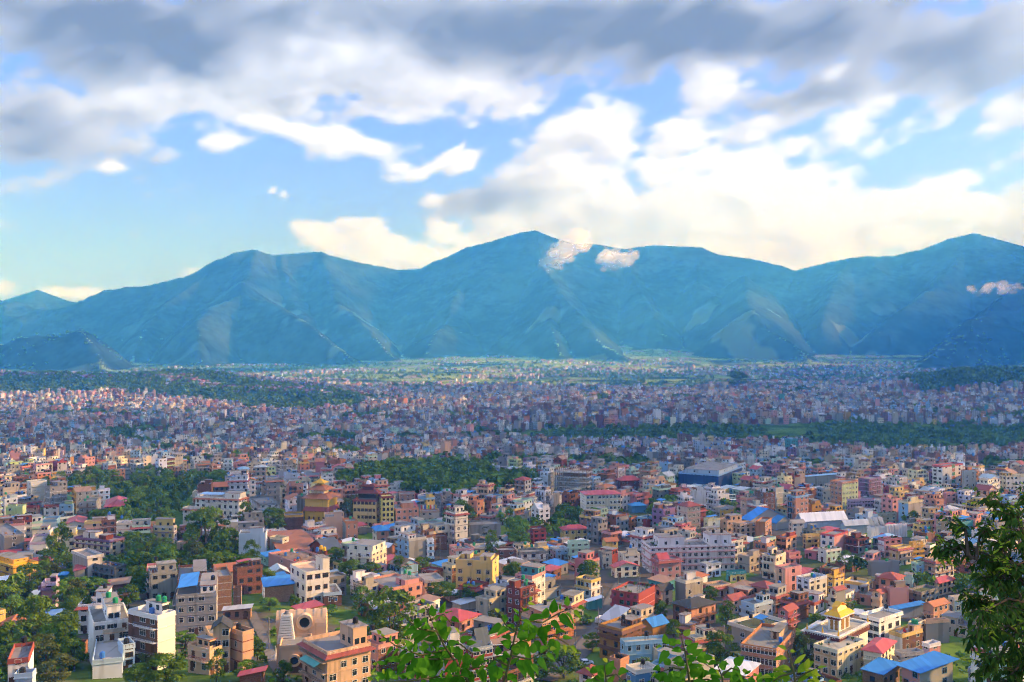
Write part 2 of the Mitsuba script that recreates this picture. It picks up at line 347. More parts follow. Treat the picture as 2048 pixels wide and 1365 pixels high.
def paint_color(p, n, uv):
    i = mi.UInt32(dr.clip(uv.x, 0, len(PAL) - 1))
    c = dr.gather(mi.Color3f, PC, i)
    k = dr.gather(mi.Float, PK, i)
    own = mikit.cell_rand(uv.y * 53.0, 3)
    own2 = mikit.cell_rand(uv.y * 61.0, 5)
    up = dr.abs(n.z) > .6
    s = dr.select(up, p.x, p.x * n.y - p.y * n.x)
    z = dr.select(up, p.y, p.z)
    blot = mikit.fbm(s * .22, z * .22, uv.y, 3)
    streak = mikit.noise(s * 1.7, z * .16, uv.y * 3) * mikit.noise(s * .35, z * .06, 7)
    soot = dr.select(up, .75, .85) * mikit.smoothstep(.30, .62, streak) + dr.select(up, .8, .4) * mikit.smoothstep(.48, .78, blot)
    smooth = (k > 2.5) & (k < 3.5)
    metal = k > 5.5
    conc = (k > 1.5) & (k < 2.5)
    c = c * dr.select(smooth, 1.0, .86 + .26 * own) * mi.Color3f(1.0, dr.select(smooth, 1.0, .97 + .06 * own2), dr.select(smooth, 1.0, 1.03 - .06 * own2))
    c = mikit.mix(c, c * .45 + mi.Color3f(.012, .012, .010), dr.select(smooth, 0.0, dr.select(metal, .25, dr.select(conc, .80, .58))) * dr.clip(soot, 0, 1))
    c = c * dr.select(conc | (k < .5), .90 + .2 * blot, 1.0)
    # courses and frame lines of brickwork too far away to pick apart
    course = mikit.cell_rand(s * 3.2, z * 9.0, 2)
    isb = ((k > .5) & (k < 1.5)) | ((k > 4.5) & (k < 5.5))
    c = dr.select(isb, c * (.72 + .5 * course), c)
    # corrugation tone of sheet roofs
    c = dr.select(metal, c * (.88 + .24 * mikit.cell_rand(s * .9, 0, 4)), c)
    # windows of houses far off
    far = (k > 3.5) & (k < 5.5) & ~up
    ws, wz = s / 2.6, (p.z - uv.y) / 3.0
    fs, fz = ws - dr.floor(ws), wz - dr.floor(wz)
    face = mikit.cell_rand(n.x * 2.5 + 9, n.y * 2.5 + 9, uv.y * 17)
    win = (fs > .24) & (fs < .74) & (fz > .28) & (fz < .78) & (mikit.cell_rand(ws, wz, uv.y) < .82) & (face > .30)
    band = (fz > .94) & (face > .18)
    c = dr.select(far & band, c * dr.select(own2 > .5, .55, 1.25), c)
    c = dr.select(far & win, mi.Color3f(.045, .05, .06), c)
    return dr.clip(c, 0.0, .85)


def paint_rough(p, n, uv):
    return dr.gather(mi.Float, PR, mi.UInt32(dr.clip(uv.x, 0, len(PAL) - 1)))


scene['paint'] = {'type': 'twosided', 'bsdf': {'type': 'principled', 'base_color': mikit.proc(paint_color), 'roughness': mikit.proc(paint_rough), 'specular': .35}}


def leaf_tex(dark, light, s):
    def fn(p, n, uv):
        a = mikit.fbm(p.x * s, p.y * s, p.z * s, 2)
        r = mikit.cell_rand(p.x * 1.7, p.y * 1.7, p.z * 1.7)
        return mikit.mix(dark, light, dr.clip(.75 * mikit.smoothstep(.25, .75, a) + .3 * r, 0, 1)) * dr.clip(.60 + .85 * uv.x, 0, 2)
    return {'type': 'twosided', 'bsdf': {'type': 'diffuse', 'reflectance': mikit.proc(fn)}}


scene['foliage'] = leaf_tex([.042, .092, .012], [.14, .22, .026], .16)
scene['foliage_bright'] = leaf_tex([.05, .12, .014], [.14, .25, .035], .18)
scene['foliage_olive'] = leaf_tex([.04, .06, .018], [.11, .13, .04], .16)
scene['bark'] = {'type': 'diffuse', 'reflectance': mikit.proc(lambda p, n, uv: mikit.mix([.05, .04, .03], [.14, .11, .085], mikit.fbm(p.x * 5, p.y * 5, p.z * 1.2, 3)))}

labels['ground'] = {'kind': 'structure', 'label': 'ground of the city, yards and grass between the houses'}
labels['mountains'] = {'kind': 'structure', 'label': 'forested blue mountains and fields behind the city'}
scene['ground'] = mikit.ply((gv, gf), 'ground_mat', True, uv=np.stack([cover_of(gv), gv[:, 0] * 0], 1))
scene['mountains'] = mikit.ply((mv, mf), 'field_mat', True)
# ---------------------------------------------------------------- mesh builder in the frame of one building
QUADS = np.array([[0, 1, 5, 4], [1, 2, 6, 5], [2, 3, 7, 6], [3, 0, 4, 7], [4, 5, 6, 7], [3, 2, 1, 0]])


class Frame:
    def __init__(self, x, y, z, yaw=0.0):
        self.x, self.y, self.z, self.c, self.s = x, y, z, math.cos(yaw), math.sin(yaw)

    def w(self, p):
        p = np.asarray(p, float)
        return np.stack([self.x + p[..., 0] * self.c - p[..., 1] * self.s, self.y + p[..., 0] * self.s + p[..., 1] * self.c, self.z + p[..., 2]], -1)


class Mesh:
    """Flat-shaded polygons, every one with its own palette row."""
    def __init__(self, fr, foot=None):
        self.fr, self.v, self.f, self.u, self.n = fr, [], [], [], 0
        self.foot = fr.z if foot is None else foot

    def poly(self, pts, col):
        pts = self.fr.w(pts)
        k = len(pts)
        self.v.append(pts)
        self.f.append(np.array([[0, i, i + 1] for i in range(1, k - 1)]) + self.n)
        self.u.append(np.tile([PAL[col][0] + .5, self.foot], (k, 1)))
        self.n += k

    def box(self, x0, x1, y0, y1, z0, z1, col, top=None, bottom=False):
        c = np.array([[x0, y0, z0], [x1, y0, z0], [x1, y1, z0], [x0, y1, z0], [x0, y0, z1], [x1, y0, z1], [x1, y1, z1], [x0, y1, z1]])
        for i, q in enumerate(QUADS if bottom else QUADS[:5]):
            self.poly(c[q], top if (i == 4 and top) else col)
        return self

    def prism(self, pts, z0, z1, col, top=None):
        pts = np.asarray(pts, float)
        a, b = np.c_[pts, np.full(len(pts), z0)], np.c_[pts, np.full(len(pts), z1)]
        for i in range(len(pts)):
            j = (i + 1) % len(pts)
            self.poly([a[i], a[j], b[j], b[i]], col)
        self.poly(b, top or col)
        return self

    def cyl(self, x, y, z0, z1, r0, r1, col, n=10, top=None):
        t = np.arange(n) * 2 * np.pi / n
        a, b = np.c_[x + r0 * np.cos(t), y + r0 * np.sin(t), t * 0 + z0], np.c_[x + r1 * np.cos(t), y + r1 * np.sin(t), t * 0 + z1]
        for i in range(n):
            j = (i + 1) % n
            self.poly([a[i], a[j], b[j], b[i]], col)
        if r1 > .01:
            self.poly(b, top or col)
        return self

    def bar(self, p, q, r, col, n=4):
        p, q = np.asarray(p, float), np.asarray(q, float)
        d = (q - p) / np.linalg.norm(q - p)
        a = np.cross(d, [0, 0, 1] if abs(d[2]) < .9 else [1, 0, 0])
        a /= np.linalg.norm(a)
        b = np.cross(d, a)
        t = np.arange(n) * 2 * np.pi / n + .78
        o = r * (np.cos(t)[:, None] * a + np.sin(t)[:, None] * b)
        for i in range(n):
            j = (i + 1) % n
            self.poly([p + o[i], p + o[j], q + o[j], q + o[i]], col)
        self.poly(q + o, col)
        return self

    def slab(self, pts, th, col):
        """A sheet of thickness th under the given corners."""
        a = np.asarray(pts, float)
        b = a - [0, 0, th]
        for i in range(len(a)):
            j = (i + 1) % len(a)
            self.poly([b[i], b[j], a[j], a[i]], col)
        self.poly(a, col)
        self.poly(b[::-1], col)
        return self

    def gable(self, x0, x1, y0, y1, z, h, col, wall, along='x', over=.5, th=.15):
        """Two roof slopes over the rectangle, ridge along x or y, gable walls below."""
        if along == 'x':
            m = (y0 + y1) / 2
            k = h / (m - y0)
            self.slab([[x0 - over, y0 - over, z - over * k + th], [x1 + over, y0 - over, z - over * k + th], [x1 + over, m, z + h + th], [x0 - over, m, z + h + th]], th, col)
            self.slab([[x1 + over, y1 + over, z - over * k + th], [x0 - over, y1 + over, z - over * k + th], [x0 - over, m, z + h + th], [x1 + over, m, z + h + th]], th, col)
            for x in (x0, x1):
                self.poly([[x, y0, z], [x, y1, z], [x, m, z + h]], wall)
        else:
            m = (x0 + x1) / 2
            k = h / (m - x0)
            self.slab([[x0 - over, y1 + over, z - over * k + th], [x0 - over, y0 - over, z - over * k + th], [m, y0 - over, z + h + th], [m, y1 + over, z + h + th]], th, col)
            self.slab([[x1 + over, y0 - over, z - over * k + th], [x1 + over, y1 + over, z - over * k + th], [m, y1 + over, z + h + th], [m, y0 - over, z + h + th]], th, col)
            for y in (y0, y1):
                self.poly([[x0, y, z], [x1, y, z], [m, y, z + h]], wall)
        return self

    def hip(self, x0, x1, y0, y1, z, h, col, over=.6, th=.14, top=0.0):
        """Hipped roof; top > 0 leaves a flat top of that share (pagoda tiers)."""
        X0, X1, Y0, Y1 = x0 - over, x1 + over, y0 - over, y1 + over
        w = min(X1 - X0, Y1 - Y0) / 2 * (1 - top)
        a = [[X0, Y0, z], [X1, Y0, z], [X1, Y1, z], [X0, Y1, z]]
        b = [[X0 + w, Y0 + w, z + h], [X1 - w, Y0 + w, z + h], [X1 - w, Y1 - w, z + h], [X0 + w, Y1 - w, z + h]]
        for i in range(4):
            j = (i + 1) % 4
            self.poly([a[i], a[j], b[j], b[i]], col)
            lo = [np.array(a[i]) - [0, 0, th], np.array(a[j]) - [0, 0, th]]
            self.poly([lo[0], lo[1], a[j], a[i]], col)
        self.poly(b, col)
        self.poly([np.array(q) - [0, 0, th] for q in a[::-1]], 'wood')
        return self

    def ring(self, x0, x1, y0, y1, z0, z1, t, col, top=None):
        """Four upright walls of thickness t round the rectangle, butted end to end."""
        self.box(x0, x1, y0, y0 + t, z0, z1, col, top)
        self.box(x0, x1, y1 - t, y1, z0, z1, col, top)
        self.box(x0, x0 + t, y0 + t, y1 - t, z0, z1, col, top)
        self.box(x1 - t, x1, y0 + t, y1 - t, z0, z1, col, top)
        return self

    def eave(self, x0, x1, y0, y1, z, out, drop, col, th=.1):
        """A sloping tiled skirt round the rectangle."""
        a = [[x0, y0, z], [x1, y0, z], [x1, y1, z], [x0, y1, z]]
        b = [[x0 - out, y0 - out, z - drop], [x1 + out, y0 - out, z - drop], [x1 + out, y1 + out, z - drop], [x0 - out, y1 + out, z - drop]]
        for i in range(4):
            j = (i + 1) % 4
            self.slab([b[i], b[j], a[j], a[i]], th, col)
        return self

    def data(self):
        return np.vstack(self.v), np.vstack(self.f), np.vstack(self.u)


def entry(key, m, bsdf='paint', **more):
    v, f, u = m.data()
    scene[key] = mikit.ply((v, f), bsdf, False, uv=u, **more)


used = {}
def numbered(name):
    k = used.get(name, 0)
    used[name] = k + 1
    return name if k == 0 else f'{name}_{k:03d}'


class Thing:
    """Collects the parts of one thing; detail 2 keeps parts as entries, detail 1 pours all into the common mass."""
    def __init__(self, name, frame, mass=None):
        self.fr, self.mass, self.parts, self.count, self.lab = frame, mass, {}, {}, {}
        self.key = numbered(name) if mass is None else None

    def part(self, name, under=None, label=None, kind=None):
        if self.mass is not None:
            self.mass.fr, self.mass.foot = self.fr, self.fr.z
            return self.mass
        base = (under + '__' if under else '') + name
        k = self.count.get(base, 0)
        self.count[base] = k + 1
        key = base if k == 0 else f'{base}_{k:03d}'
        m = Mesh(self.fr)
        m.name = key
        self.parts[key] = m
        if label or kind:
            self.lab[key] = {**({'label': label} if label else {}), **({'kind': kind} if kind else {})}
        return m

    def close(self, label, category, group=None):
        if self.mass is not None:
            return
        for k, m in self.parts.items():
            if m.n:
                entry(f'{self.key}__{k}', m)
        labels[self.key] = {'label': label, 'category': category, **({'group': group} if group else {})}
        for k, d in self.lab.items():
            labels[f'{self.key}__{k}'] = d


MASS = Mesh(Frame(0, 0, 0))          # houses beyond the nearest 300


class House:
    """A city house with its front face on y = 0 (x from -L1 to 0) and its right face on x = 0 (y from 0 to L2)."""
    def __init__(self, th, L1, L2, h, floors, o, r, detail):
        self.t, self.L1, self.L2, self.h, self.n, self.o, self.r, self.d = th, L1, L2, h, floors, o, r, detail
        self.base = o.get('z0', 0.0)

    def fbox(self, m, face, s0, s1, z0, z1, d0, d1, col, top=None):
        if face == 'F':
            m.box(-self.L1 + s0, -self.L1 + s1, -d1, -d0, z0, z1, col, top, True)
        else:
            m.box(d0, d1, s0, s1, z0, z1, col, top, True)

    def window(self, face, s, z, w, h, frame, share=None, shade=None, arch=False):
        rich = self.d == 2 and share is None
        if self.d < 2:
            self.fbox(self.t.part('window'), face, s - w / 2, s + w / 2, z, z + h, 0.0, .03, 'pane')
            return
        m = self.t.part('window') if rich else share
        a, b = s - w / 2, s + w / 2
        t = .10
        self.fbox(m, face, a - t, a, z - t, z + h + t, 0, .07, frame)
        self.fbox(m, face, b, b + t, z - t, z + h + t, 0, .07, frame)
        self.fbox(m, face, a, b, z + h, z + h + t, 0, .07, frame)
        self.fbox(m, face, a, b, z - t, z, 0, .09, frame)
        k = max(1, int(round(w / .75)))
        for i in range(1, k):
            x = a + w * i / k
            self.fbox(m, face, x - .03, x + .03, z, z + h, .02, .06, frame)
        if h > 1.1:
            self.fbox(m, face, a, b, z + h * .70, z + h * .70 + .05, .02, .055, frame)
        if shade:
            self.fbox(m, face, a - .3, b + .3, z + h + .18, z + h + .26, 0, .42, shade)
        p = self.t.part('pane', m.name) if rich else m
        self.fbox(p, face, a, b, z, z + h, .0, .02, 'pane')

    def build(self):
        o, r, t, L1, L2, h, n = self.o, self.r, self.t, self.L1, self.L2, self.h, self.n
        col = o['c']
        c2 = o.get('c2', col)
        z0 = self.base
        fh = h / n
        low = z0 - (4.0 if z0 == 0 else 0)
        par = o.get('par', col)
        roof = o.get('roof', 'flat')
        flat = roof == 'flat'
        ph = o.get('ph', .85) if flat else 0
        top = h - ph if flat else h
        m = t.part('wall')
        c = np.array([[-L1, 0], [0, 0], [0, L2], [-L1, L2]])
        for i, cc in enumerate((col, c2, col, o.get('c4', c2))):
            a, b = c[i], c[(i + 1) % 4]
            m.poly([[*a, low], [*b, low], [*b, z0 + top], [*a, z0 + top]], cc)
        m.poly([[*q, z0 + top] for q in c], o.get('rc', 'roof_grey'))
        # floor slabs
        band = o.get('band', None)
        if band:
            for k in range(1, n + (0 if flat else 1)):
                zz = z0 + k * fh - .16
                e = o.get('bo', .14)
                t.part('floor_slab').box(-L1 - e, e, -e, L2 + e, zz, zz + .2, band, None, True)
        # roof
        if flat:
            e = o.get('po', .06)
            m = t.part('parapet')
            if o.get('cornice', True):
                m.box(-L1 - e - .12, e + .12, -e - .12, L2 + e + .12, z0 + top - .26, z0 + top - .06, o.get('cc', par), None, True)
            m.ring(-L1 - e, e, -e, L2 + e, z0 + top - .06, z0 + h, .16, par, o.get('pt'))
            if o.get('eave'):
                t.part('tiled_eave').eave(-L1 - .05, .05, -.05, L2 + .05, z0 + top + .12, 1.0, .65, o['eave'])
        elif roof == 'hip':
            t.part('roof').hip(-L1, 0, 0, L2, z0 + h, o.get('rh', min(L1, L2) * .25), o.get('rcol', 'tile_red'), o.get('over', .7))
        elif roof in ('gx', 'gy'):
            t.part('roof').gable(-L1, 0, 0, L2, z0 + h, o.get('rh', min(L1, L2) * .28), o.get('rcol', 'tile_red'), col, roof[1], o.get('over', .6))
        elif roof == 'shed':
            k = o.get('rh', .9)
            e = o.get('over', .5)
            t.part('roof').slab([[-L1 - e, -e, z0 + h + .1], [e, -e, z0 + h + .1 + o.get('tilt', 0)], [e, L2 + e, z0 + h + k + o.get('tilt', 0)], [-L1 - e, L2 + e, z0 + h + k]], .12, o.get('rcol', 'sheet_blue'))
            t.part('gable_wall').poly([[0, 0, z0 + h], [0, L2, z0 + h], [0, L2, z0 + h + k - .1]], c2)
            t.part('gable_wall').poly([[-L1, L2, z0 + h], [-L1, 0, z0 + h], [-L1, L2, z0 + h + k - .1]], c2)
        # openings
        frame = o.get('fr', 'frame')
        shade = o.get('shade')
        share = None
        if self.d == 2 and o.get('far'):
            share = t.part('windows', kind='stuff')
        bal = o.get('bal', '')
        for face, L in (('F', L1), ('R', L2)):
            k = o.get('w' + face)
            if k is None:
                k = max(1, int(L / 2.9))
            if not k:
                continue
            for q in range(n):
                zz = z0 + q * fh + fh * .30
                for i in range(k):
                    s = L * (i + .5) / k
                    wide = o.get('ww', 1.35) * r.choice([.8, 1, 1, 1.15]) if 'grid' not in o else o['ww']
                    wide = min(wide, L / k * .8)
                    hh = min(o.get('wh', 1.45), fh * .55)
                    if 'grid' not in o and r.random() < .12:
                        continue
                    if face in bal and q >= 1 and r.random() < .35:
                        # door on to the balcony
                        m = t.part('door')
                        self.fbox(m, face, s - .5, s + .5, z0 + q * fh + .05, z0 + q * fh + 2.1, 0, .05, 'wood')
                        continue
                    self.window(face, s, zz, wide, hh, frame, share, shade)
            if self.d == 2 or r.random() < .5:
                m = t.part('door')
                s = L * r.choice([.2, .5, .8])
                self.fbox(m, face, s - .55, s + .55, z0 + .02, z0 + 2.15, .021, .10, 'wood')
        # balconies
        for face, L in (('F', L1), ('R', L2)):
            if face not in bal:
                continue
            a, b = o.get('bs', (.0, 1.0))
            for q in range(1, n):
                s0, s1, zz = L * a, L * b, z0 + q * fh
                out = o.get('bd', 1.1)
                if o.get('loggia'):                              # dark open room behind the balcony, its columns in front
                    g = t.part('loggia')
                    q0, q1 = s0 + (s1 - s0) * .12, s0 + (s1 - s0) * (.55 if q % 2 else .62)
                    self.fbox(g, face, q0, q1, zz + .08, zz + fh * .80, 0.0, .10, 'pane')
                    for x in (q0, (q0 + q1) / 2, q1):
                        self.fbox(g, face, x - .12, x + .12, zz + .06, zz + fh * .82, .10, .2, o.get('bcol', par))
                m = t.part('balcony')
                self.fbox(m, face, s0, s1, zz - .12, zz + .06, 0.15, out, o.get('bcol', band or par))
                g = t.part('railing', m.name) if self.d == 2 else m
                rail = o.get('rail', 'bars')
                if rail == 'solid' or self.d < 2:
                    self.fbox(g, face, s0, s1, zz + .06, zz + .95, out - .10, out - .01, o.get('rcolr', o.get('bcol', par)))
                else:
                    self.fbox(g, face, s0, s1, zz + .92, zz + 1.0, out - .08, out - .01, o.get('rcolr', 'steel'))
                    for x in np.arange(s0 + .1, s1, .45):
                        self.fbox(g, face, x, x + .05, zz + .06, zz + .92, out - .07, out - .02, o.get('rcolr', 'steel'))
        # things built on the flat roof
        zt = z0 + top
        if flat:
            for q in o.get('rooms', []):
                x0, x1, y0, y1, hh = q[:5]
                cc = q[5] if len(q) > 5 else col
                x0, x1, y0, y1 = -L1 + x0 * L1, -L1 + x1 * L1, y0 * L2, y1 * L2
                m = t.part('stair_room')
                m.box(x0, x1, y0, y1, zt + .004, zt + hh, cc, 'roof_grey')
                m.box(x0 - .25, x1 + .25, y0 - .25, y1 + .25, zt + hh, zt + hh + .16, q[6] if len(q) > 6 else o.get('cc', par), 'roof_grey', True)
                if q[1] - q[0] > .45:                            # an upper storey: openings on its front and right side
                    g = t.part('windows', m.name, kind='stuff') if self.d == 2 else m
                    for i in range(2):
                        xx = x0 + (x1 - x0) * (.28 + .44 * i)
                        g.box(xx - .55, xx + .55, y0 - .03, y0, zt + .9, zt + min(2.2, hh - .4), 'pane')
                        yy = y0 + (y1 - y0) * (.28 + .44 * i)
                        g.box(x1, x1 + .03, yy - .55, yy + .55, zt + .9, zt + min(2.2, hh - .4), 'pane')
                elif self.d == 2:
                    xm = (x0 + x1) / 2
                    t.part('door', m.name).box(xm - .45, xm + .45, y0 - .04, y0, zt + .02, zt + 2.0, 'wood')
            for q in o.get('tanks', []):
                x, y, cc, z = -L1 + q[0] * L1, q[1] * L2, q[2], q[3] if len(q) > 3 else 1.6
                m = t.part('water_tank')
                rr = .62
                m.cyl(x, y, zt + z, zt + z + 1.15, rr, rr, cc, 9)
                m.cyl(x, y, zt + z + 1.15, zt + z + 1.4, rr, .25, cc, 9)
                if self.d == 2 and z > .3:
                    g = t.part('stand', m.name)
                    for sx in (-.5, .5):
                        for sy in (-.5, .5):
                            g.bar([x + sx, y + sy, zt], [x + sx, y + sy, zt + z], .05, 'steel')
            for q in o.get('tarps', []):
                x0, x1, y0, y1, hh, cc = q
                x0, x1, y0, y1 = -L1 + x0 * L1, -L1 + x1 * L1, y0 * L2, y1 * L2
                m = t.part('sheet_roof')
                m.slab([[x0, y0, zt + hh], [x1, y0, zt + hh], [x1, y1, zt + hh + .5], [x0, y1, zt + hh + .5]], .06, cc)
                for x in (x0 + .1, x1 - .1):
                    for y, hz in ((y0 + .1, hh), (y1 - .1, hh + .45)):
                        g = t.part('post', m.name) if self.d == 2 else m
                        g.bar([x, y, zt], [x, y, zt + hz - .05], .06, 'steel')
            for q in range(o.get('rebar', 0)):
                m = t.part('column_stub')
                x, y = -L1 + L1 * (.03 if q % 2 == 0 else .97), L2 * (.03 if q // 2 % 2 == 0 else .97)
                hz = r.uniform(1.0, 1.9)
                m.box(x - .13, x + .13, y - .13, y + .13, zt, zt + hz, 'concrete')
                for dx in (-.07, .07):
                    m.bar([x + dx, y + dx, zt + hz], [x + dx, y + dx, zt + hz + .7], .015, 'sheet_rust', 3)
            if o.get('plants') and self.d == 2:
                m = t.part('potted_plant', kind='stuff')
                for i in range(o['plants']):
                    x, y = -L1 + r.uniform(.05, .95) * L1, r.choice([.08, .92, r.uniform(.08, .92)]) * L2
                    s = r.uniform(.3, .7)
                    m.cyl(x, y, zt, zt + .3, .18, .22, 'tile_orange', 6)
                    for j in range(7):
                        a = r.uniform(0, 6.28)
                        m.poly([[x, y, zt + .3], [x + s * math.cos(a), y + s * math.sin(a), zt + .4 + s * r.random()], [x + .7 * s * math.cos(a + .8), y + .7 * s * math.sin(a + .8), zt + .7 + s]], 'plant')
            if o.get('clutter'):
                m = t.part('roof_clutter', kind='stuff')
                for i in range(o['clutter']):
                    x, y, s = -L1 + r.uniform(.1, .9) * L1, r.uniform(.1, .9) * L2, r.uniform(.2, .7)
                    m.box(x - s, x + s, y - s * .6, y + s * .6, zt + .003, zt + r.uniform(.2, .9), r.choice(['sheet_rust', 'wood', 'sheet_grey', 'tank_blue', 'roof_pale', 'flag_red', 'brick']))


def placed(xl, xm, xr, yt, yb, th=None, ratio=.9, Y=None):
    """Frame, side lengths and height of a house from its outline in the photo: left edge, near corner, right edge, top and foot."""
    P0 = hit(xm, yb) if Y is None else np.array([(xm - 1024) / F * Y, Y, ZC + (690 - yb) / F * Y])
    Y = P0[1]
    a, b = max(xm - xl, 0), max(xr - xm, 0)
    if th is None:
        th = math.degrees(math.atan2(b, a)) if a and b else (0 if b == 0 else 90)
        th = min(max(th, 6 if b else 0), 84 if a else 90)
    t = math.radians(th)
    view = (xm - 1024) / F
    # width on the picture of a unit step along each face, perspective of the sight line included
    s1, s2 = abs(math.cos(t) + view * math.sin(t)), abs(math.sin(t) - view * math.cos(t))
    k = Y / F
    L1 = a * k / max(s1, .15) if a else 0
    L2 = b * k / max(s2, .15) if b else 0
    if not a:
        L1 = ratio * L2
    if not b or L2 < .3 * L1 * ratio and th < 12:
        L2 = max(L2, ratio * L1)
    L1, L2 = max(L1, 2.5), max(L2, 2.5)
    return Frame(P0[0], P0[1], P0[2], -t), L1, L2, (yb - yt) * k, Y


TAKEN = []                                    # outlines in the photo of what is built, with depth
GROUND_TAKEN = []                             # and their footprints on the ground


def took(fr, L1, L2, h, Y):
    c = fr.w([[-L1, 0, 0], [0, 0, 0], [0, L2, 0], [-L1, L2, 0]])
    px = 1024 + c[:, 0] / c[:, 1] * F
    pt = 690 - (c[:, 2] + h - ZC) / c[:, 1] * F
    pb = 690 - (c[:, 2] - ZC) / c[:, 1] * F
    TAKEN.append((px.min(), px.max(), pt.min(), pb.max(), Y))
    GROUND_TAKEN.append(Polygon(c[:, :2]))
# ---------------------------------------------------------------- the houses that the photograph shows one by one
ROOMS = {'l': (.05, .40, .45, .95, 2.5), 'r': (.55, .95, .40, .95, 2.5), 'c': (.3, .7, .4, .9, 2.5), 'f': (.1, .5, .08, .5, 2.5), 'b': (.25, .8, .6, .97, 2.5)}
LANDMARKS = []


def HS(label, xl, xm, xr, yt, yb, c, name='house', cat='house', th=None, Y=None, mark=None, group=None, ratio=.9, **o):
    fr, L1, L2, h, Y = placed(xl, xm, xr, yt, yb, th, ratio, Y)
    r = random.Random(int(xl * 7 + yt * 13))
    o = dict(o, c=c)
    n = o.pop('n', None) or max(1, int(round(h / 3.05)))
    o['rooms'] = [(ROOMS[q[0]] + tuple(q[1:]) if isinstance(q[0], str) else q) for q in o.get('rooms', [])]
    if Y > 335:
        o['far'] = True
    fr_ = o.get('at')
    t = Thing(name, fr)
    hb = House(t, L1, L2, h, n, o, r, 2)
    hb.build()
    if 'more' in o:
        o['more'](hb)
    t.close(label, cat, group)
    took(fr, L1, L2, h, Y)
    if mark:
        LANDMARKS.append((fr.x, fr.y, mark))
    return hb


def add_gable(x0, x1, y0, y1, z, h, col, wall, along='y'):
    def f(hb):
        hb.t.part('gable').gable(-hb.L1 + x0 * hb.L1, -hb.L1 + x1 * hb.L1, y0 * hb.L2, y1 * hb.L2, hb.base + z * hb.h, h, col, wall, along, .35)
    return f


# ---- foot of the hill, left
HS('small white house with pink roof band and black tank at the lower left edge', 1, 17, 58, 1318, 1375, 'white', par='tile_red', cc='tile_red', rooms=[], tanks=[(.3, .6, 'tank_black', 1.9)], n=3, mark='pink-banded white house')
HS('blue grey flat annex in front of the small pink-banded white house', 22, 30, 66, 1347, 1392, 'paleblue', c2='greyblue', wF=0, wR=0, tanks=[(.3, .3, 'tank_black', .1)], n=2)
HS('light blue house with open white roof terrace below the white balcony house', 163, 186, 247, 1320, 1358, 'paleblue', c2='bluewhite', rc='roof_pale', wR=0, tanks=[(.8, .3, 'tank_blue', .2)], ph=.9, n=2)
HS('narrow light blue tower house carrying a black tank', 237, 248, 264, 1289, 1350, 'paleblue', wF=0, tanks=[(.5, .5, 'tank_black', .1)], n=4, fr='wood')
HS('white balcony house with blank left wall and green tanks on its stair tower', 168, 188, 263, 1245, 1336, 'white', c2='offwhite', wF=0, wR=3, ww=2.2, bal='R', bs=(.25, .85), rail='solid', bcol='peach', rcolr='beige', band=None, rooms=[(.1, .9, .38, .75, 4.0, 'white', 'white')],
   tanks=[(.4, .5, 'tank_green', 4.2), (.8, .62, 'tank_green', 4.2)], cornice=False, mark='white balcony house', th=62, n=4)
HS('older white house with terracotta roof edges behind the balcony house', 143, 157, 226, 1209, 1268, 'white', eave='tile_red', fr='wood', rooms=[(.2, .9, .5, .85, 4.2, 'white', 'tile_red')], tanks=[(.5, .7, 'tank_black', 4.4)])
HS('tall white house with brown clad window front and blank right wall', 256, 316, 352, 1231, 1340, 'brown', c2='white', par='white', wF=3, wR=0, ww=1.9, bal='F', bs=(.30, .98), band='offwhite', rooms=[('b', 'white', 'white')], tanks=[(.55, .8, 'tank_green', 2.8), (.75, .8, 'tank_green', 2.8), (.5, .5, 'tank_blue', .05)],
   rc='roof_pale', fr='frame', n=4, mark='tall white-walled house')
HS('grey four storey apartment block of bare concrete with blue tarpaulin roof', 333, 353, 434, 1190, 1273, 'concrete', wR=4, wF=1, n=4, name='apartment_block', cat='apartment building', bal='F', rail='solid', bcol='concrete', band='concrete', rooms=[(.1, .9, .60, .98, 2.6, 'offwhite', 'tile_red')],
   tarps=[(.0, .9, .02, .52, 2.4, 'sheet_blue')], tanks=[(.6, .9, 'tank_black', 2.8)], mark='grey concrete apartment block', th=74)
HS('unfinished red brick house with open upper frame behind the grey apartment block', 336, 356, 415, 1160, 1206, 'brick', par='brick', rebar=4, rooms=[(.1, .9, .55, .98, 2.8, 'brick', 'roof_pale')], fr='wood', n=3)
HS('slim brick tower house with concrete frame lines and white front', 424, 436, 464, 1153, 1222, 'white', c2='tanbrick', par='tanbrick', wR=0, band='paleconcrete', bo=.05, rebar=4, n=5, mark='slim brick tower house')
HS('lower brick wing with concrete slab beside the slim brick tower', 464, 467, 481, 1176, 1226, 'tanbrick', wR=0, band='paleconcrete', bo=.06, n=3)
HS('brick hut with bent tin roof below the brick tower', 443, 447, 502, 1221, 1240, 'tanbrick', roof='shed', rcol='sheet_grey', rh=.6, wF=0, wR=3, fr='wood', th=80, name='hut', cat='hut')
HS('peach house tower block with narrow windows and red floor lines', 459, 486, 508, 1263, 1345, 'peach', band='tile_red', bo=.05, wF=1, wR=0, ww=.8, rc='roof_moss', n=4, mark='peach tower house', tanks=[(.3, .5, 'tank_black', .5)])
HS('peach house with curved dark roof beside the peach tower block', 421, 427, 460, 1256, 1345, 'peach', roof='gx', rcol='tile_dark', rh=1.4, wF=0, wR=2, n=4, fr='frame', th=78)
HS('low peach terrace house with red shed roof and open porch', 376, 420, 446, 1298, 1350, 'peach', bal='F', rcolr='tile_red', rooms=[(.2, .8, .35, .8, 2.3, 'peach', 'tile_red')], n=2, rc='roof_moss')
HS('brick shed under a faded pink tin roof beside the lane', 478, 480, 528, 1352, 1372, 'brick', roof='shed', rcol='sheet_red', rh=1.2, wF=0, wR=0, th=84, name='shed', cat='shed', n=1)
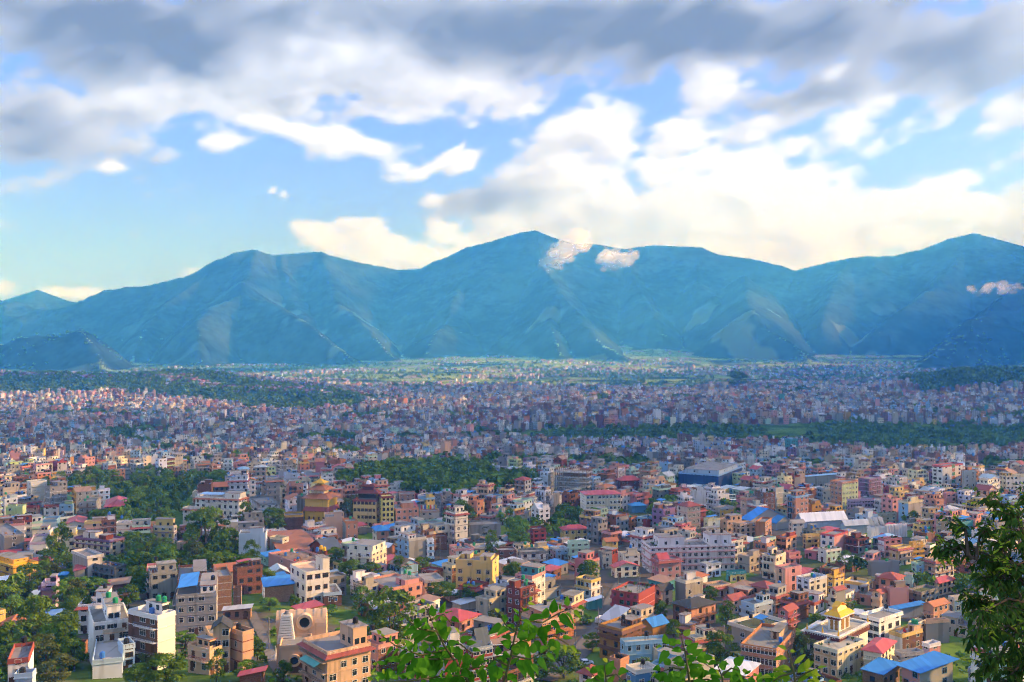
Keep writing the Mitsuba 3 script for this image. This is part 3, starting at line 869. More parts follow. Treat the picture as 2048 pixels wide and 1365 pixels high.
HS('long brick building with blue tin roof and white gable end', 517, 530, 588, 1176, 1205, 'white', c2='tanbrick', roof='shed', rcol='sheet_blue', rh=.5, tilt=.4, wR=0, wF=1, n=1, th=72, mark='long brick shed with blue roof')
HS('cream villa with stair tower and yellow and blue tanks', 580, 612, 660, 1144, 1212, 'ivory', c2='offwhite', rc='peach', rooms=[(.55, 1.0, .72, 1.0, 4.6, 'ivory')], tanks=[(.7, .85, 'tank_yellow', 7.0), (.9, .85, 'tank_yellow', 7.0), (.55, .8, 'tank_blue', 6.0)], wF=3, wR=3, ww=1.7, fr='brown', band='offwhite', n=3, mark='cream villa')
HS('brown brick wing with white arched window on the cream villa corner', 637, 648, 684, 1186, 1212, 'brown', c2='brown', par='paleblue', wF=1, wR=1, ww=3.0, wh=1.6, grid=1, fr='white', n=1, th=70)
HS('pink flat roofed house with two green tanks and deep parapet', 727, 781, 846, 1176, 1215, 'pink', c2='salmon', par='salmon', cc='pink', wF=4, wR=4, fr='brown', rooms=[(.6, .95, .5, .95, 2.2, 'pink')], tanks=[(.72, .7, 'tank_green', 3.6), (.88, .7, 'tank_green', 3.6)], n=2, mark='pink flat-roofed house')
HS('low pale house with grey balustrade right of the pink flat-roofed house', 836, 850, 888, 1160, 1196, 'peach', par='paleconcrete', rc='roof_grey', n=2, fr='wood')
HS('red brick house with white windows under the sapling leaves', 800, 806, 848, 1305, 1352, 'brick', fr='white', wR=2, roof='flat', par='greyblue', n=3, th=75)
HS('yellow four storey apartment building with grouped windows', 911, 985, 998, 1122, 1186, 'yellow', name='apartment_block', cat='apartment building', wF=4, wR=1, ww=1.6, fr='frame', shade='tan', n=4, par='yellow', cc='yellow', rooms=[(.05, .3, .5, .95, 1.7, 'yellow'), (.6, .9, .3, .9, 1.5, 'yellow')],
   tanks=[(.45, .5, 'tank_green', 2.0)], mark='yellow apartment building', th=12, ratio=.5)
HS('pink house under a faded red hipped roof', 868, 918, 957, 1241, 1265, 'rose', c2='pink', roof='hip', rcol='sheet_red', rh=2.0, over=1.0, n=1, wF=2, wR=1, fr='wood', mark='red hip-roofed pink house')
HS('small shed with grey sheet roof below the yellow apartment building', 905, 922, 954, 1209, 1221, 'beige', roof='shed', rcol='sheet_grey', rh=.5, wF=0, wR=0, n=1, name='shed', cat='shed', th=50)
HS('pale shed with sloping grey roof next to the balustraded house', 890, 899, 921, 1190, 1203, 'peach', roof='shed', rcol='sheet_grey', rh=.5, wF=0, wR=0, n=1, name='shed', cat='shed')
HS('blue and red gabled house with white windows behind the sapling', 922, 946, 986, 1296, 1385, 'red', c2='red', band='greyblue', bo=.5, fr='white', wF=2, wR=3, ww=1.7, roof='flat', par='greyblue', cc='greyblue', n=4, mark='blue and red gabled house',
   more=lambda hb: (hb.t.part('gable').gable(-hb.L1 * .95, -hb.L1 * .05, .0, hb.L2 * .55, hb.h - .8, 2.6, 'tile_slate', 'red', 'y', .5), hb.t.part('gable').gable(-hb.L1 * .9, -hb.L1 * .2, hb.L2 * .45, hb.L2 * .98, hb.h - .8, 4.4, 'tile_slate', 'orange', 'y', .5)))
HS('grey blue wing with white stair tower next to the gabled house', 868, 890, 928, 1296, 1385, 'greyblue', c2='red', band='greyblue', bo=.4, par='greyblue', rooms=[(.3, .95, .3, .8, 4.4, 'white', 'greyblue')], fr='white', n=4)
HS('small brick house with rusty tin roof and white slab edge', 984, 989, 1036, 1288, 1330, 'tanbrick', roof='shed', rcol='sheet_rust', rh=.8, band='white', bo=.7, wR=2, fr='wood', n=2, th=78)
HS('long orange terrace house with grey bare gable wall along the road', 1041, 1084, 1149, 1241, 1283, 'concrete', c2='orange', par='peach', wF=0, wR=6, fr='white', bal='R', rail='solid', bcol='orange', rooms=[(.25, .98, .06, .72, 3.2, 'salmon', 'tile_orange')], tanks=[(.4, .5, 'tank_black', 3.4), (.7, .55, 'tank_black', 3.4)], n=3, mark='long orange terrace house')
HS('little white house with red roof by the road bend', 1068, 1093, 1106, 1300, 1318, 'white', roof='gx', rcol='tile_red', rh=1.6, n=1, wF=1, wR=1)
HS('low shed with white tin roof above the road', 1172, 1176, 1205, 1204, 1219, 'teal', roof='shed', rcol='sheet_white', rh=1.6, wF=0, wR=0, n=1, name='shed', cat='shed', th=80)
HS('light blue shop house with long slanted grey tin roof', 1203, 1226, 1254, 1243, 1269, 'paleblue', c2='paleblue', roof='shed', rcol='sheet_grey', rh=3.0, over=.8, n=1, wF=1, wR=0, th=45)
HS('crimson red three storey house with blank right wall and pink trim', 1222, 1277, 1311, 1187, 1233, 'crimson', c2='red', par='red', band='rose', bal='F', rail='solid', bcol='crimson', wF=4, wR=0, n=3, plants=14, fr='green', rcolr='crimson', mark='crimson house', cornice=False)
HS('brown balcony house with ochre terraces', 1198, 1243, 1285, 1258, 1326, 'ochre', c2='brown', par='ochre', cc='brown', band='brown', bo=.6, bal='F', rail='solid', bcol='brown', rooms=[(.5, 1.0, .5, .95, 2.2, 'brown', 'ochre')], tanks=[(.75, .35, 'tank_black', 2.6)], fr='wood', n=3, eave='brown', mark='brown balcony house')
HS('ochre shed with curved bright blue roof behind the sky blue house', 1282, 1305, 1333, 1250, 1276, 'ochre', roof='gy', rcol='sheet_blue', rh=1.6, over=.8, wF=0, wR=0, n=1, name='shed', cat='shed')
HS('sky blue house with white roof terrace and outside stair', 1240, 1250, 1338, 1284, 1336, 'skyblue', par='skyblue', rc='roof_pale', wF=1, wR=5, ww=1.2, fr='white', n=2, tanks=[(.5, .55, 'tank_black', 1.6)], th=76, band='paleblue', mark='sky blue house',
   more=lambda hb: [hb.t.part('step').box(.2, 1.5, hb.L2 * .62 + i * .32, hb.L2 * .62 + (i + 1) * .32, 2.9 - i * .0 - 3.5, 5.6 - i * .28, 'paleconcrete') for i in range(16)])
HS('salmon stair tower with flat top at the bottom edge', 1219, 1240, 1258, 1318, 1368, 'salmon', wF=0, wR=0, tanks=[(.3, .5, 'tank_black', .1), (.7, .5, 'tank_black', .1)], n=4)
HS('bright blue house with white balustrade terrace at the bottom edge', 1252, 1272, 1316, 1340, 1392, 'blue', par='offwhite', cc='offwhite', rc='roof_pale', fr='white', wF=2, wR=2, n=3, tanks=[(.8, .4, 'tank_black', 1.8)])
HS('white house with red tiled roof at the bottom edge beside the cars', 1158, 1183, 1204, 1350, 1392, 'white', roof='hip', rcol='tile_red', rh=1.8, n=3, fr='wood')
HS('cream house with red tiled eaves on two storeys', 1366, 1390, 1446, 1276, 1330, 'cream', eave='tile_red', band=None, rooms=[(.2, .9, .35, .7, 2.6, 'ivory', 'tile_red')], tanks=[(.7, .6, 'tank_black', 2.8)], fr='wood', n=3, rc='roof_pale', mark='cream house with red eaves',
   more=lambda hb: hb.t.part('tiled_eave').eave(-hb.L1, 0, 0, hb.L2, hb.h * .52, .9, .6, 'tile_red'))
HS('brick house with wide dark sloping roof and open loggia', 1345, 1382, 1432, 1216, 1256, 'brick', c2='salmon', roof='hip', rcol='tile_dark', rh=1.6, over=.9, bal='R', n=2, fr='wood', mark='dark-roofed brick house')
HS('beige house with small front gable right of the crimson house', 1308, 1323, 1345, 1180, 1212, 'peach', roof='gy', rcol='tile_dark', rh=1.6, bal='F', fr='wood', n=2)
HS('beige flat roofed house with grey side wall and cream parapet', 1350, 1371, 1406, 1162, 1210, 'concrete', c2='beige', par='ivory', wF=0, wR=2, n=3, rooms=[('l', 'white', 'white')], rc='roof_pale', mark='beige house with grey side')
HS('wide pale pink house with red roof line', 1405, 1425, 1462, 1172, 1196, 'pink', c2='peach', eave='tile_red', par='peach', n=2)
HS('rose pink house with low gable below the wide pale pink one', 1445, 1465, 1492, 1200, 1228, 'rose', c2='peach', roof='gy', rcol='tile_red', n=2)
HS('tall salmon pink house with blank wall and one column of dark windows', 1550, 1570, 1603, 1136, 1186, 'peach', c2='pink', wF=1, wR=1, ww=1.1, wh=2.0, n=3, par='pink', cornice=False, mark='tall salmon pink house', fr='wood')
HS('white apartment house with many small windows and green roof tank', 1592, 1618, 1654, 1158, 1200, 'bluewhite', c2='ivory', wF=2, wR=3, n=3, tanks=[(.4, .6, 'tank_green', .2), (.7, .5, 'tank_blue', .2)], fr='steel', mark='white apartment house')
HS('orange yellow house with red roof brackets', 1652, 1668, 1688, 1152, 1190, 'gold', c2='yellow', cc='darkred', par='gold', rooms=[('l', 'gold', 'darkred')], n=3, fr='frame')
HS('narrow ochre balcony house left of a grey blank wall', 1660, 1672, 1690, 1180, 1240, 'cream', c2='concrete', bal='F', rail='solid', bcol='cream', wR=0, roof='gy', rcol='tile_red', n=4, fr='wood')
HS('big beige house with wide cream roof slab and blue tarpaulins', 1462, 1506, 1566, 1255, 1300, 'beige', c2='tan', par='ivory', po=.9, pt='ivory', rc='roof_moss', wF=1, wR=2, n=3, fr='white', tarps=[(.5, .9, .35, .6, 2.2, 'sheet_blue')], tanks=[(.75, .5, 'tank_blue', .1), (.2, .5, 'tank_black', 1.0)], mark='big beige house')
HS('blue grey house with stepped roof terraces behind the big beige house', 1482, 1508, 1546, 1208, 1250, 'paleblue', c2='greyblue', par='paleblue', n=3, rooms=[('b', 'paleblue')], bal='F', rail='solid', bcol='paleblue', fr='frame', tanks=[(.6, .8, 'tank_black', 2.8)])
HS('crimson brick house with balconies right of the beige roof slab', 1555, 1575, 1594, 1222, 1262, 'rose', c2='red', roof='gy', rcol='tile_red', bal='R', fr='frame', n=3)
HS('salmon school block with long rows of tall white windows', 1480, 1552, 1593, 1297, 1360, 'salmon', par='orange', cc='salmon', wF=9, wR=4, ww=.9, wh=1.9, grid=1, fr='white', n=3, name='school', cat='school', rc='roof_grey', band='salmon', bo=.3, tanks=[(.9, .4, 'tank_blue', .2)], mark='salmon school block', rooms=[(.55, .8, .5, .95, 2.0, 'peach', 'tile_dark')])
HS('low cream house with red roof beside the monastery', 1726, 1762, 1789, 1305, 1355, 'ivory', c2='ivory', roof='hip', rcol='sheet_red', rh=1.2, bal='F', fr='wood', n=3)
HS('cream apartment house with rounded corner in front of the monastery', 1626, 1674, 1730, 1299, 1358, 'peach', c2='cream', par='ivory', wF=3, wR=5, n=3, fr='frame', plants=6, mark='cream apartment house', band='cream', bo=.08, rc='roof_pale')
HS('bluish white house with grey windows and wide white roof edge', 1722, 1757, 1802, 1236, 1300, 'bluewhite', c2='white', par='white', po=.5, wF=3, wR=3, ww=1.7, fr='steel', n=4, tanks=[(.4, .8, 'tank_black', 1.4)], bal='', tarps=[], mark='bluish white house')
HS('white house with ochre terrace and dark brown front', 1777, 1804, 1845, 1268, 1306, 'white', c2='brown', par='yellow', wF=0, wR=2, n=2, clutter=8, rc='roof_pale', tanks=[(.6, .8, 'tank_green', 2.4), (.8, .8, 'tank_green', 2.4)], rooms=[(.5, .95, .6, .95, 2.2, 'peach')])
HS('peach house with dark doors joined to the blank grey house', 1816, 1832, 1850, 1246, 1292, 'peach', c2='peach', n=3, fr='wood', par='ivory')
HS('blank grey plastered house wall right of the peach house', 1849, 1851, 1898, 1242, 1288, 'darkconcrete', c2='concrete', wF=0, wR=0, n=3, cornice=False, par='peach', tanks=[(.1, .1, 'tank_black', .5)], th=78)
HS('grey concrete house with rounded balcony below the white ochre-terraced house', 1788, 1802, 1847, 1306, 1352, 'paleconcrete', n=3, bal='F', rail='solid', wR=2, fr='frame')
HS('grey blue house under a wide bright blue tin roof at the bottom right', 1802, 1838, 1906, 1343, 1385, 'pink', c2='paleconcrete', roof='shed', rcol='sheet_blue', rh=1.5, over=1.2, wF=2, wR=2, n=2, fr='blue', mark='bright blue roof')
HS('pink blank walled house with small gables on its left', 1776, 1779, 1817, 1176, 1224, 'pink', wF=0, wR=0, n=3, cornice=False, th=75, mark='pink blank house', rooms=[('l', 'peach')])
HS('peach house with two small red gables left of the pink blank wall', 1744, 1760, 1777, 1186, 1226, 'peach', roof='gy', rcol='tile_red', bal='F', rail='solid', bcol='peach', n=3, fr='frame')
HS('dark grey concrete house with mossy flat roof', 1815, 1842, 1878, 1184, 1215, 'darkconcrete', c2='concrete', rc='roof_moss', n=2, fr='wood', par='concrete')
HS('long low market hall with bright blue roof', 1764, 1772, 1850, 1222, 1238, 'greyblue', roof='shed', rcol='sheet_blue', rh=1.6, wF=0, wR=0, n=1, name='shed', cat='market hall', th=74, over=.9)
HS('peach house with red hipped roof near the right tree', 1852, 1876, 1911, 1166, 1192, 'ivory', c2='peach', roof='hip', rcol='sheet_red', n=2, fr='wood')
HS('house with blue tin verandah and cream wall beside the right tree', 1896, 1908, 1955, 1195, 1225, 'cream', c2='skyblue', par='ivory', n=2, th=72)
HS('brick red house with small tiled gables behind the grey blank wall', 1846, 1866, 1896, 1212, 1246, 'salmon', roof='gy', rcol='tile_orange', n=2, bal='F', fr='frame')
HS('lilac pink house partly hidden below the blank grey wall', 1846, 1858, 1880, 1288, 1335, 'lilac', c2='pink', n=3, par='white', fr='frame')
# ---- second rank, left
HS('saffron yellow temple hall with dark frieze at the left edge', -40, 27, 78, 1132, 1168, 'gold', name='temple', cat='temple', cc='maroon', par='gold', rc='gilt', wF=3, wR=2, fr='wood', ww=1.8, n=2, band='purple', bo=.25, rooms=[(.15, .75, .35, .95, 1.6, 'gold', 'gilt')], mark='saffron temple hall')
HS('beige house with blank front and dark stair windows', 145, 176, 206, 1112, 1160, 'beige', c2='offwhite', wF=0, wR=1, ww=1.8, grid=1, par='offwhite', n=3, fr='steel', po=.4, mark='beige blank-fronted house')
HS('pink roofed porch house below the beige blank-fronted house', 142, 150, 170, 1142, 1164, 'beige', roof='shed', rcol='sheet_red', rh=.8, n=1, wF=0, wR=0)
HS('cream monastery house with dark roof frieze and flag lines', 148, 222, 252, 1081, 1116, 'cream', cc='maroon', par='purple', wF=6, wR=2, fr='wood', bal='F', rail='bars', n=3, rooms=[('l', 'ivory', 'maroon'), (.55, .75, .3, .8, 2.0, 'darkred', 'maroon')], mark='cream monastery house', name='monastery', cat='monastery')
HS('half ruined grey house with slate scraps on its roof', 188, 230, 254, 1134, 1165, 'darkconcrete', c2='concrete', rc='tile_dark', clutter=14, bal='F', n=2, fr='wood', par='darkconcrete')
HS('brick cabin with orange rust roof in the trees', 206, 214, 258, 1172, 1190, 'brick', roof='shed', rcol='sheet_rust', rh=.7, wF=0, wR=2, n=1, th=72, name='hut', cat='hut', fr='wood')
HS('brick house below the orange rust roof with flat rubble roof', 212, 219, 262, 1186, 1206, 'tanbrick', clutter=10, wF=0, wR=2, n=2, th=76, fr='wood')
HS('lilac house with curved purple balconies among the trees', 76, 84, 112, 1166, 1222, 'lilac', c2='pink', bal='F R', rail='solid', bcol='purple', band='purple', n=4, fr='wood', rooms=[('b', 'purple')], mark='lilac balcony house')
HS('grey cabin with tin roof left of the lilac house', 51, 58, 78, 1194, 1214, 'concrete', roof='shed', rcol='sheet_grey', rh=.7, n=1, wF=1, wR=2, name='hut', cat='hut')
HS('small cream cottage with pale blue tin roof in the grove', 88, 94, 124, 1232, 1246, 'cream', roof='gy', rcol='sheet_paleblue', rh=1.0, n=1, wF=0, wR=0, name='hut', cat='cottage', th=70)
HS('tiny blue roofed cabin on the slope above the lilac house', 113, 117, 132, 1150, 1164, 'teal', roof='hip', rcol='sheet_blue', n=1, wF=0, wR=0, rh=.8, name='hut', cat='hut')
HS('yellow house cut by the left edge above the brown roofs', -20, -4, 6, 1222, 1262, 'yellow', n=3)
HS('low brown tiled shed at the left edge', -10, 2, 42, 1252, 1268, 'brown', roof='gx', rcol='tile_orange', rh=1.0, n=1, wF=0, wR=0, name='shed', cat='shed')
HS('roofless brick shell between the trees left of the white balcony house', 128, 135, 170, 1288, 1312, 'brick', n=1, wF=0, wR=1, fr='brick', cornice=False)
HS('lavender white house with arched dark windows', 47, 60, 93, 1085, 1128, 'bluewhite', c2='white', par='lilac', wF=1, wR=1, bal='F', rail='solid', bcol='lilac', n=3, fr='lilac', mark='lavender white house')
HS('tall bare grey house with blank walls at the left edge', -25, 9, 50, 1072, 1126, 'concrete', c2='darkconcrete', wF=1, wR=1, n=4, cornice=False, clutter=6)
HS('pinkish three storey house with tiny red roof beside the old tree', 69, 76, 100, 1062, 1084, 'offwhite', rooms=[(.1, .8, .2, .8, 2.4, 'cream', 'tile_red')], bal='F', n=2)
HS('lime green house with red turret roof', 4, 12, 46, 1013, 1038, 'lime', n=2, rooms=[(.2, .5, .05, .5, 1.5, 'lime', 'tile_red')], th=78, mark='lime green house')
HS('red shop house right of the lime green house', 48, 53, 76, 1013, 1032, 'salmon', par='red', n=2, th=78)
HS('house with orange red roof rails between red and blue houses', 84, 88, 117, 1012, 1032, 'offwhite', par='tile_red', n=2, th=78, clutter=5)
HS('bright blue corner house with dark doors', 115, 119, 146, 1009, 1031, 'skyblue', c2='skyblue', n=2, th=76, rooms=[('r', 'lime')])
HS('grey concrete house with green tanks and open floor', 152, 158, 193, 1003, 1040, 'concrete', band='brown', bal='F R', n=3, tanks=[(.3, .4, 'tank_green', 1.4), (.6, .3, 'tank_green', .3)], th=74)
HS('red roofed hostel behind the trees right of the green tanks', 196, 210, 258, 1014, 1030, 'brick', roof='hip', rcol='sheet_red', n=2, fr='wood', th=70)
HS('white walled house with blue left side', 76, 84, 114, 1040, 1056, 'skyblue', c2='white', wR=0, n=2, th=74)
HS('red roofed house cluster piece below the blue sided house', 124, 134, 168, 1048, 1062, 'ivory', roof='gx', rcol='sheet_red', n=1, rh=1.2, th=70)
HS('orange yellow tower house with stepped grey roofs', 306, 348, 354, 1052, 1092, 'yellow', c2='offwhite', band='purple', bo=.5, par='cream', n=3, rooms=[(.12, .95, .1, .8, 4.0, 'yellow', 'greyblue')], fr='frame', mark='orange yellow tower house', ratio=.8, th=10, wF=3)
HS('cream guest house with red tiled terraces, upper block', 390, 478, 494, 996, 1046, 'ivory', c2='offwhite', eave='tile_orange', n=4, bal='F', bs=(.2, .8), rooms=[(.65, 1.0, .2, .9, 3.0, 'ivory', 'tile_orange')], tarps=[(.08, .6, .1, .7, 2.0, 'sheet_paleblue')], fr='steel', mark='cream guest house', th=12, ratio=.6)
HS('cream guest house with red tiled terraces, lower left wing', 366, 402, 412, 1016, 1060, 'ivory', c2='cream', eave='tile_orange', n=3, fr='steel', th=12, ratio=.6)
HS('large blank white walled house beside the tall trees', 472, 478, 532, 1067, 1113, 'bluewhite', wF=0, wR=0, n=3, cornice=False, th=80, rooms=[('c', 'bluewhite', 'tile_red')], tanks=[(.6, .7, 'tank_black', .2)], mark='blank white house')
HS('grey house with white corner right of the blank white wall', 540, 565, 578, 1076, 1110, 'concrete', c2='offwhite', wF=0, wR=1, n=3, rc='roof_moss', par='cream')
HS('small peach house below the orange tower house', 354, 373, 379, 1085, 1103, 'peach', wF=1, n=2)
HS('brown brick house with yellow parapet', 563, 569, 606, 1031, 1064, 'brick', par='gold', pt='gold', wF=1, wR=0, n=3, th=78, band='brown', mark='brown brick house')
HS('tall slim grey concrete building left of the pagoda', 590, 594, 612, 992, 1052, 'concrete', wF=0, wR=0, n=6, th=80, tanks=[(.4, .5, 'tank_green', .2)])
HS('white house with red railings right of the cream guest house', 500, 520, 560, 1008, 1030, 'offwhite', n=2, clutter=8, par='concrete')
HS('peach blank walled house with balcony edge', 642, 650, 688, 1034, 1076, 'peach', wF=1, wR=0, n=3, cornice=False, th=78, rooms=[(.3, .7, .5, .9, 2.2, 'peach')], mark='peach blank house', bal='F')
HS('salmon orange narrow house with slit windows', 685, 692, 716, 1043, 1084, 'concrete', c2='salmon', wF=0, wR=2, ww=.6, wh=1.8, grid=1, n=2, th=70, par='orange', tanks=[(.6, .5, 'tank_green', 1.2)])
HS('salmon roofed houses with grey side right of the yellow monastery', 775, 792, 838, 1018, 1056, 'concrete', c2='salmon', par='salmon', n=3, wF=0, rooms=[('c', 'salmon')], tanks=[(.5, .3, 'tank_black', 1.4)], mark='salmon terraces')
HS('cream house with coloured prayer flags on its roof', 838, 842, 879, 1022, 1046, 'cream', n=2, th=80, par='peach', wR=3, mark='flagged cream house',
   more=lambda hb: [hb.t.part('prayer_flag').box(-hb.L1 * .9, -hb.L1 * .86, .5 + i * 1.0, 1.1 + i * 1.0, hb.h - .2, hb.h + 2.0, ['flag_red', 'flag_white', 'flag_blue', 'flag_yellow', 'flag_green'][i % 5]) for i in range(9)])
HS('dark red timber house with slate blue gabled roof', 620, 652, 681, 1098, 1128, 'darkred', c2='red', roof='gy', rcol='tile_slate', rh=3.2, over=.9, n=2, fr='wood', mark='slate-roofed red house',
   more=lambda hb: hb.t.part('porch_roof').gable(-hb.L1 * .2, hb.L1 * .45, -1.6, hb.L2 * .3, hb.h * .35, 1.8, 'tile_slate', 'darkred', 'y', .5))
HS('cream house with pale blue roof pavilion and purple windows', 694, 744, 774, 1103, 1156, 'ivory', c2='cream', rooms=[(.02, .98, .1, .95, 2.7, 'ivory', 'sheet_paleblue')], band='cream', n=4, fr='lilac', bal='F', bs=(.4, 1), mark='pale-blue-roofed cream house', th=20)
HS('grey walled house with light blue front and red doors', 795, 818, 853, 1078, 1131, 'skyblue', c2='concrete', wR=0, wF=2, bal='F', rail='solid', bcol='skyblue', n=4, rooms=[(.05, .9, .05, .45, 2.2, 'bluewhite', 'sheet_red')], mark='grey and blue narrow house', par='paleconcrete', th=50)
HS('white back wing with red bay windows beside the grey walled house', 852, 855, 868, 1080, 1128, 'white', n=4, wR=1, fr='red', bal='R', rail='solid', bcol='skyblue', th=76)
HS('small house with bright blue hipped roof and glass porch', 745, 754, 778, 1062, 1088, 'ivory', c2='salmon', roof='hip', rcol='sheet_blue', rh=1.5, n=2, fr='teal', th=70)
HS('orange shed with white curved roof', 762, 778, 792, 1094, 1112, 'orange', roof='gx', rcol='sheet_white', rh=1.2, n=1, wF=1, wR=0, name='shed', cat='shed')
HS('long brown brick hall with flat rubble roof behind the cream villa', 535, 592, 655, 1124, 1152, 'pink', c2='tanbrick', wF=1, wR=0, n=2, clutter=12, rc='roof_rust', tanks=[(.3, .3, 'tank_blue', .2), (.3, .5, 'tank_green', 1.4)], mark='long brown brick hall')
HS('old courtyard house with rust brown tiled roofs and blue sheet', 526, 560, 640, 1106, 1122, 'brick', roof='gy', rcol='tile_orange', rh=1.6, n=1, tarps=[], th=68, wF=0, wR=2)
HS('small house with red parapets in the trees', 842, 868, 886, 1142, 1166, 'peach', c2='salmon', par='tile_red', cc='tile_red', n=2)
# ---- second rank, middle
HS('bare concrete house with one dark window opening', 932, 940, 1002, 1050, 1088, 'paleconcrete', c2='concrete', wF=0, wR=1, ww=3.2, grid=1, n=3, par='concrete', th=78, mark='bare concrete house', cornice=False)
HS('white gabled house with black windows', 1062, 1078, 1100, 1018, 1050, 'white', fr='steel', n=3, wR=2, wF=2, rooms=[('r', 'white')], more=add_gable(.1, .9, .0, .6, 1.0, 2.4, 'sheet_white', 'white'), mark='white gabled house')
HS('slim ochre tower house behind the dark trees', 1107, 1109, 1119, 988, 1024, 'peach', wF=0, wR=0, n=4, th=80)
HS('yellow house with bright red hipped roof', 1120, 1128, 1176, 1060, 1084, 'yellow', roof='hip', rcol='sheet_red', rh=1.8, n=2, th=76, fr='frame', mark='red-roofed yellow house')
HS('dark red pagoda roofed house', 1056, 1066, 1092, 1058, 1098, 'darkred', c2='red', par='darkred', band='red', bo=.6, n=4, bal='F', fr='wood', th=70)
HS('light blue house with purple left side', 1100, 1112, 1138, 1098, 1120, 'lilac', c2='skyblue', n=2, par='paleblue', th=68)
HS('mint green balcony house right of the light blue house', 1135, 1140, 1178, 1084, 1122, 'mint', bal='R', rail='solid', bcol='mint', n=3, th=78)
HS('cream and grey old house with wide slab roof', 1036, 1042, 1092, 1104, 1136, 'concrete', c2='offwhite', n=2, th=80, bal='R', rail='bars', par='concrete', fr='wood', mark='wide-slabbed old house')
HS('brick house with white coping left of the wide-slabbed old house', 990, 995, 1032, 1100, 1126, 'brick', pt='white', n=2, th=80, wF=0)
HS('brick back house with grey roof below the dark tree', 868, 872, 894, 1073, 1100, 'brick', wF=0, wR=0, n=2, th=80, band='paleconcrete', bo=.03)
HS('pale pink house with many roof tanks behind the yellow apartment building', 898, 912, 948, 1098, 1128, 'pink', c2='offwhite', n=2, tanks=[(.3, .4, 'tank_blue', .6), (.7, .5, 'tank_black', 1.2)], clutter=8)
HS('ochre house with maroon slab right behind the yellow apartment building', 940, 950, 980, 1095, 1126, 'ochre', c2='yellow', cc='maroon', par='cream', n=2, tanks=[(.2, .2, 'tank_green', .4)])
HS('long cream apartment block with red roof and dark windows', 1160, 1172, 1242, 990, 1034, 'ivory', c2='cream', name='apartment_block', cat='apartment building', wF=1, wR=9, n=4, band='yellow', bo=.1, roof='hip', rcol='sheet_red', rh=1.6, fr='white', th=80, mark='long cream apartment block')
HS('white hotel block with pink floor bands and rows of balconies', 1284, 1300, 1472, 1093, 1146, 'white', c2='offwhite', name='hotel', cat='hotel', wF=2, wR=14, n=4, band='pink', bo=.55, par='white', cc='tile_red', th=82, fr='frame', rooms=[(.1, .8, .12, .42, 4.0, 'white', 'pink'), (.1, .8, .72, .98, 4.4, 'white', 'pink')],
   tanks=[(.5, .3, 'tank_black', 4.3), (.4, .36, 'tank_black', 4.3), (.5, .8, 'tank_black', 4.7), (.5, .9, 'tank_black', 4.7)], mark='white hotel', ratio=.25, plants=12)
HS('rose pink house with red tiled gables in front of the white hotel', 1303, 1318, 1362, 1120, 1162, 'rose', c2='pink', eave='tile_red', n=3, fr='frame', more=add_gable(.1, .9, .05, .5, 1.0, 2.0, 'sheet_red', 'pink'), mark='rose gabled house', th=70)
HS('cream villa with two bright red front gables', 1222, 1230, 1277, 1135, 1156, 'cream', c2='ivory', roof='gx', rcol='sheet_red', rh=1.6, n=2, th=72, fr='steel', mark='twin-gabled cream villa')
HS('cream house with rounded white roof terrace', 1236, 1246, 1280, 1108, 1134, 'ivory', c2='white', n=2, th=74, rooms=[('c', 'ivory')], tanks=[(.5, .6, 'tank_blue', 2.6)])
HS('narrow cream house left of the rounded roof terrace', 1196, 1205, 1224, 1104, 1138, 'concrete', c2='cream', n=3, wF=0, wR=1, th=66)
HS('small yellow house with orange gable', 1204, 1212, 1236, 1083, 1106, 'yellow', n=2, roof='gy', rcol='tile_orange', rh=1.2, th=70)
HS('pure white tall box house near the bus park', 1380, 1387, 1412, 982, 1016, 'white', wR=0, wF=1, n=5, th=78, rooms=[('l', 'white', 'white')], mark='white box house', cornice=False)
HS('tan house with orange stair tower', 1425, 1440, 1468, 1016, 1042, 'beige', c2='gold', n=3, bal='F', th=60)
HS('pale green tall house with stair window column', 1407, 1416, 1440, 1038, 1068, 'paleyellow', c2='ivory', n=4, wR=1, tarps=[(.1, .8, .1, .9, 1.6, 'sheet_blue')])
HS('tall narrow red wall house', 1286, 1292, 1301, 1040, 1066, 'red', wF=0, wR=0, n=3)
HS('grey blue little house at the right end of the white hotel', 1400, 1412, 1442, 1128, 1156, 'greyblue', c2='bluewhite', n=2, th=64, fr='wood')
HS('teal trimmed yellow house right of the white hotel', 1452, 1460, 1492, 1144, 1164, 'teal', c2='yellow', par='teal', n=2, th=74)
HS('salmon red tall house with blank walls', 1511, 1530, 1543, 1044, 1080, 'orange', c2='salmon', wF=0, n=4, th=28, cornice=False)
HS('peach house with open balconies left of the blue market roofs', 1465, 1480, 1512, 1048, 1076, 'peach', bal='F', n=3, fr='wood')
HS('pink house with large blank right wall and red canopy', 1640, 1668, 1696, 1070, 1108, 'offwhite', c2='pink', par='sheet_red', wR=0, n=3, fr='blue', cornice=False, mark='pink house with blank side')
HS('orange house with square dark windows', 1552, 1572, 1593, 1075, 1102, 'orange', c2='peach', n=2, ww=1.9, grid=1, wF=2, wR=2, fr='wood', rooms=[('r', 'red')])
HS('yellow house with dark windows left of the pink canopy house', 1605, 1612, 1638, 1070, 1098, 'yellow', n=3, th=70, fr='steel', bal='R', rail='solid', bcol='yellow')
HS('cream office house with small gable behind the yellow house', 1577, 1584, 1608, 1046, 1074, 'ivory', n=3, th=74, roof='gy', rcol='roof_pale', rh=1.2)
HS('rose house with maroon bay windows', 1566, 1578, 1600, 1105, 1130, 'rose', c2='pink', n=2, fr='darkred', bal='R', rail='solid', bcol='rose')
HS('white house with purple flower pots in the middle rank', 1635, 1652, 1682, 1100, 1126, 'offwhite', c2='mint', n=2, tanks=[(.4, .5, 'tank_green', .6)], plants=8)
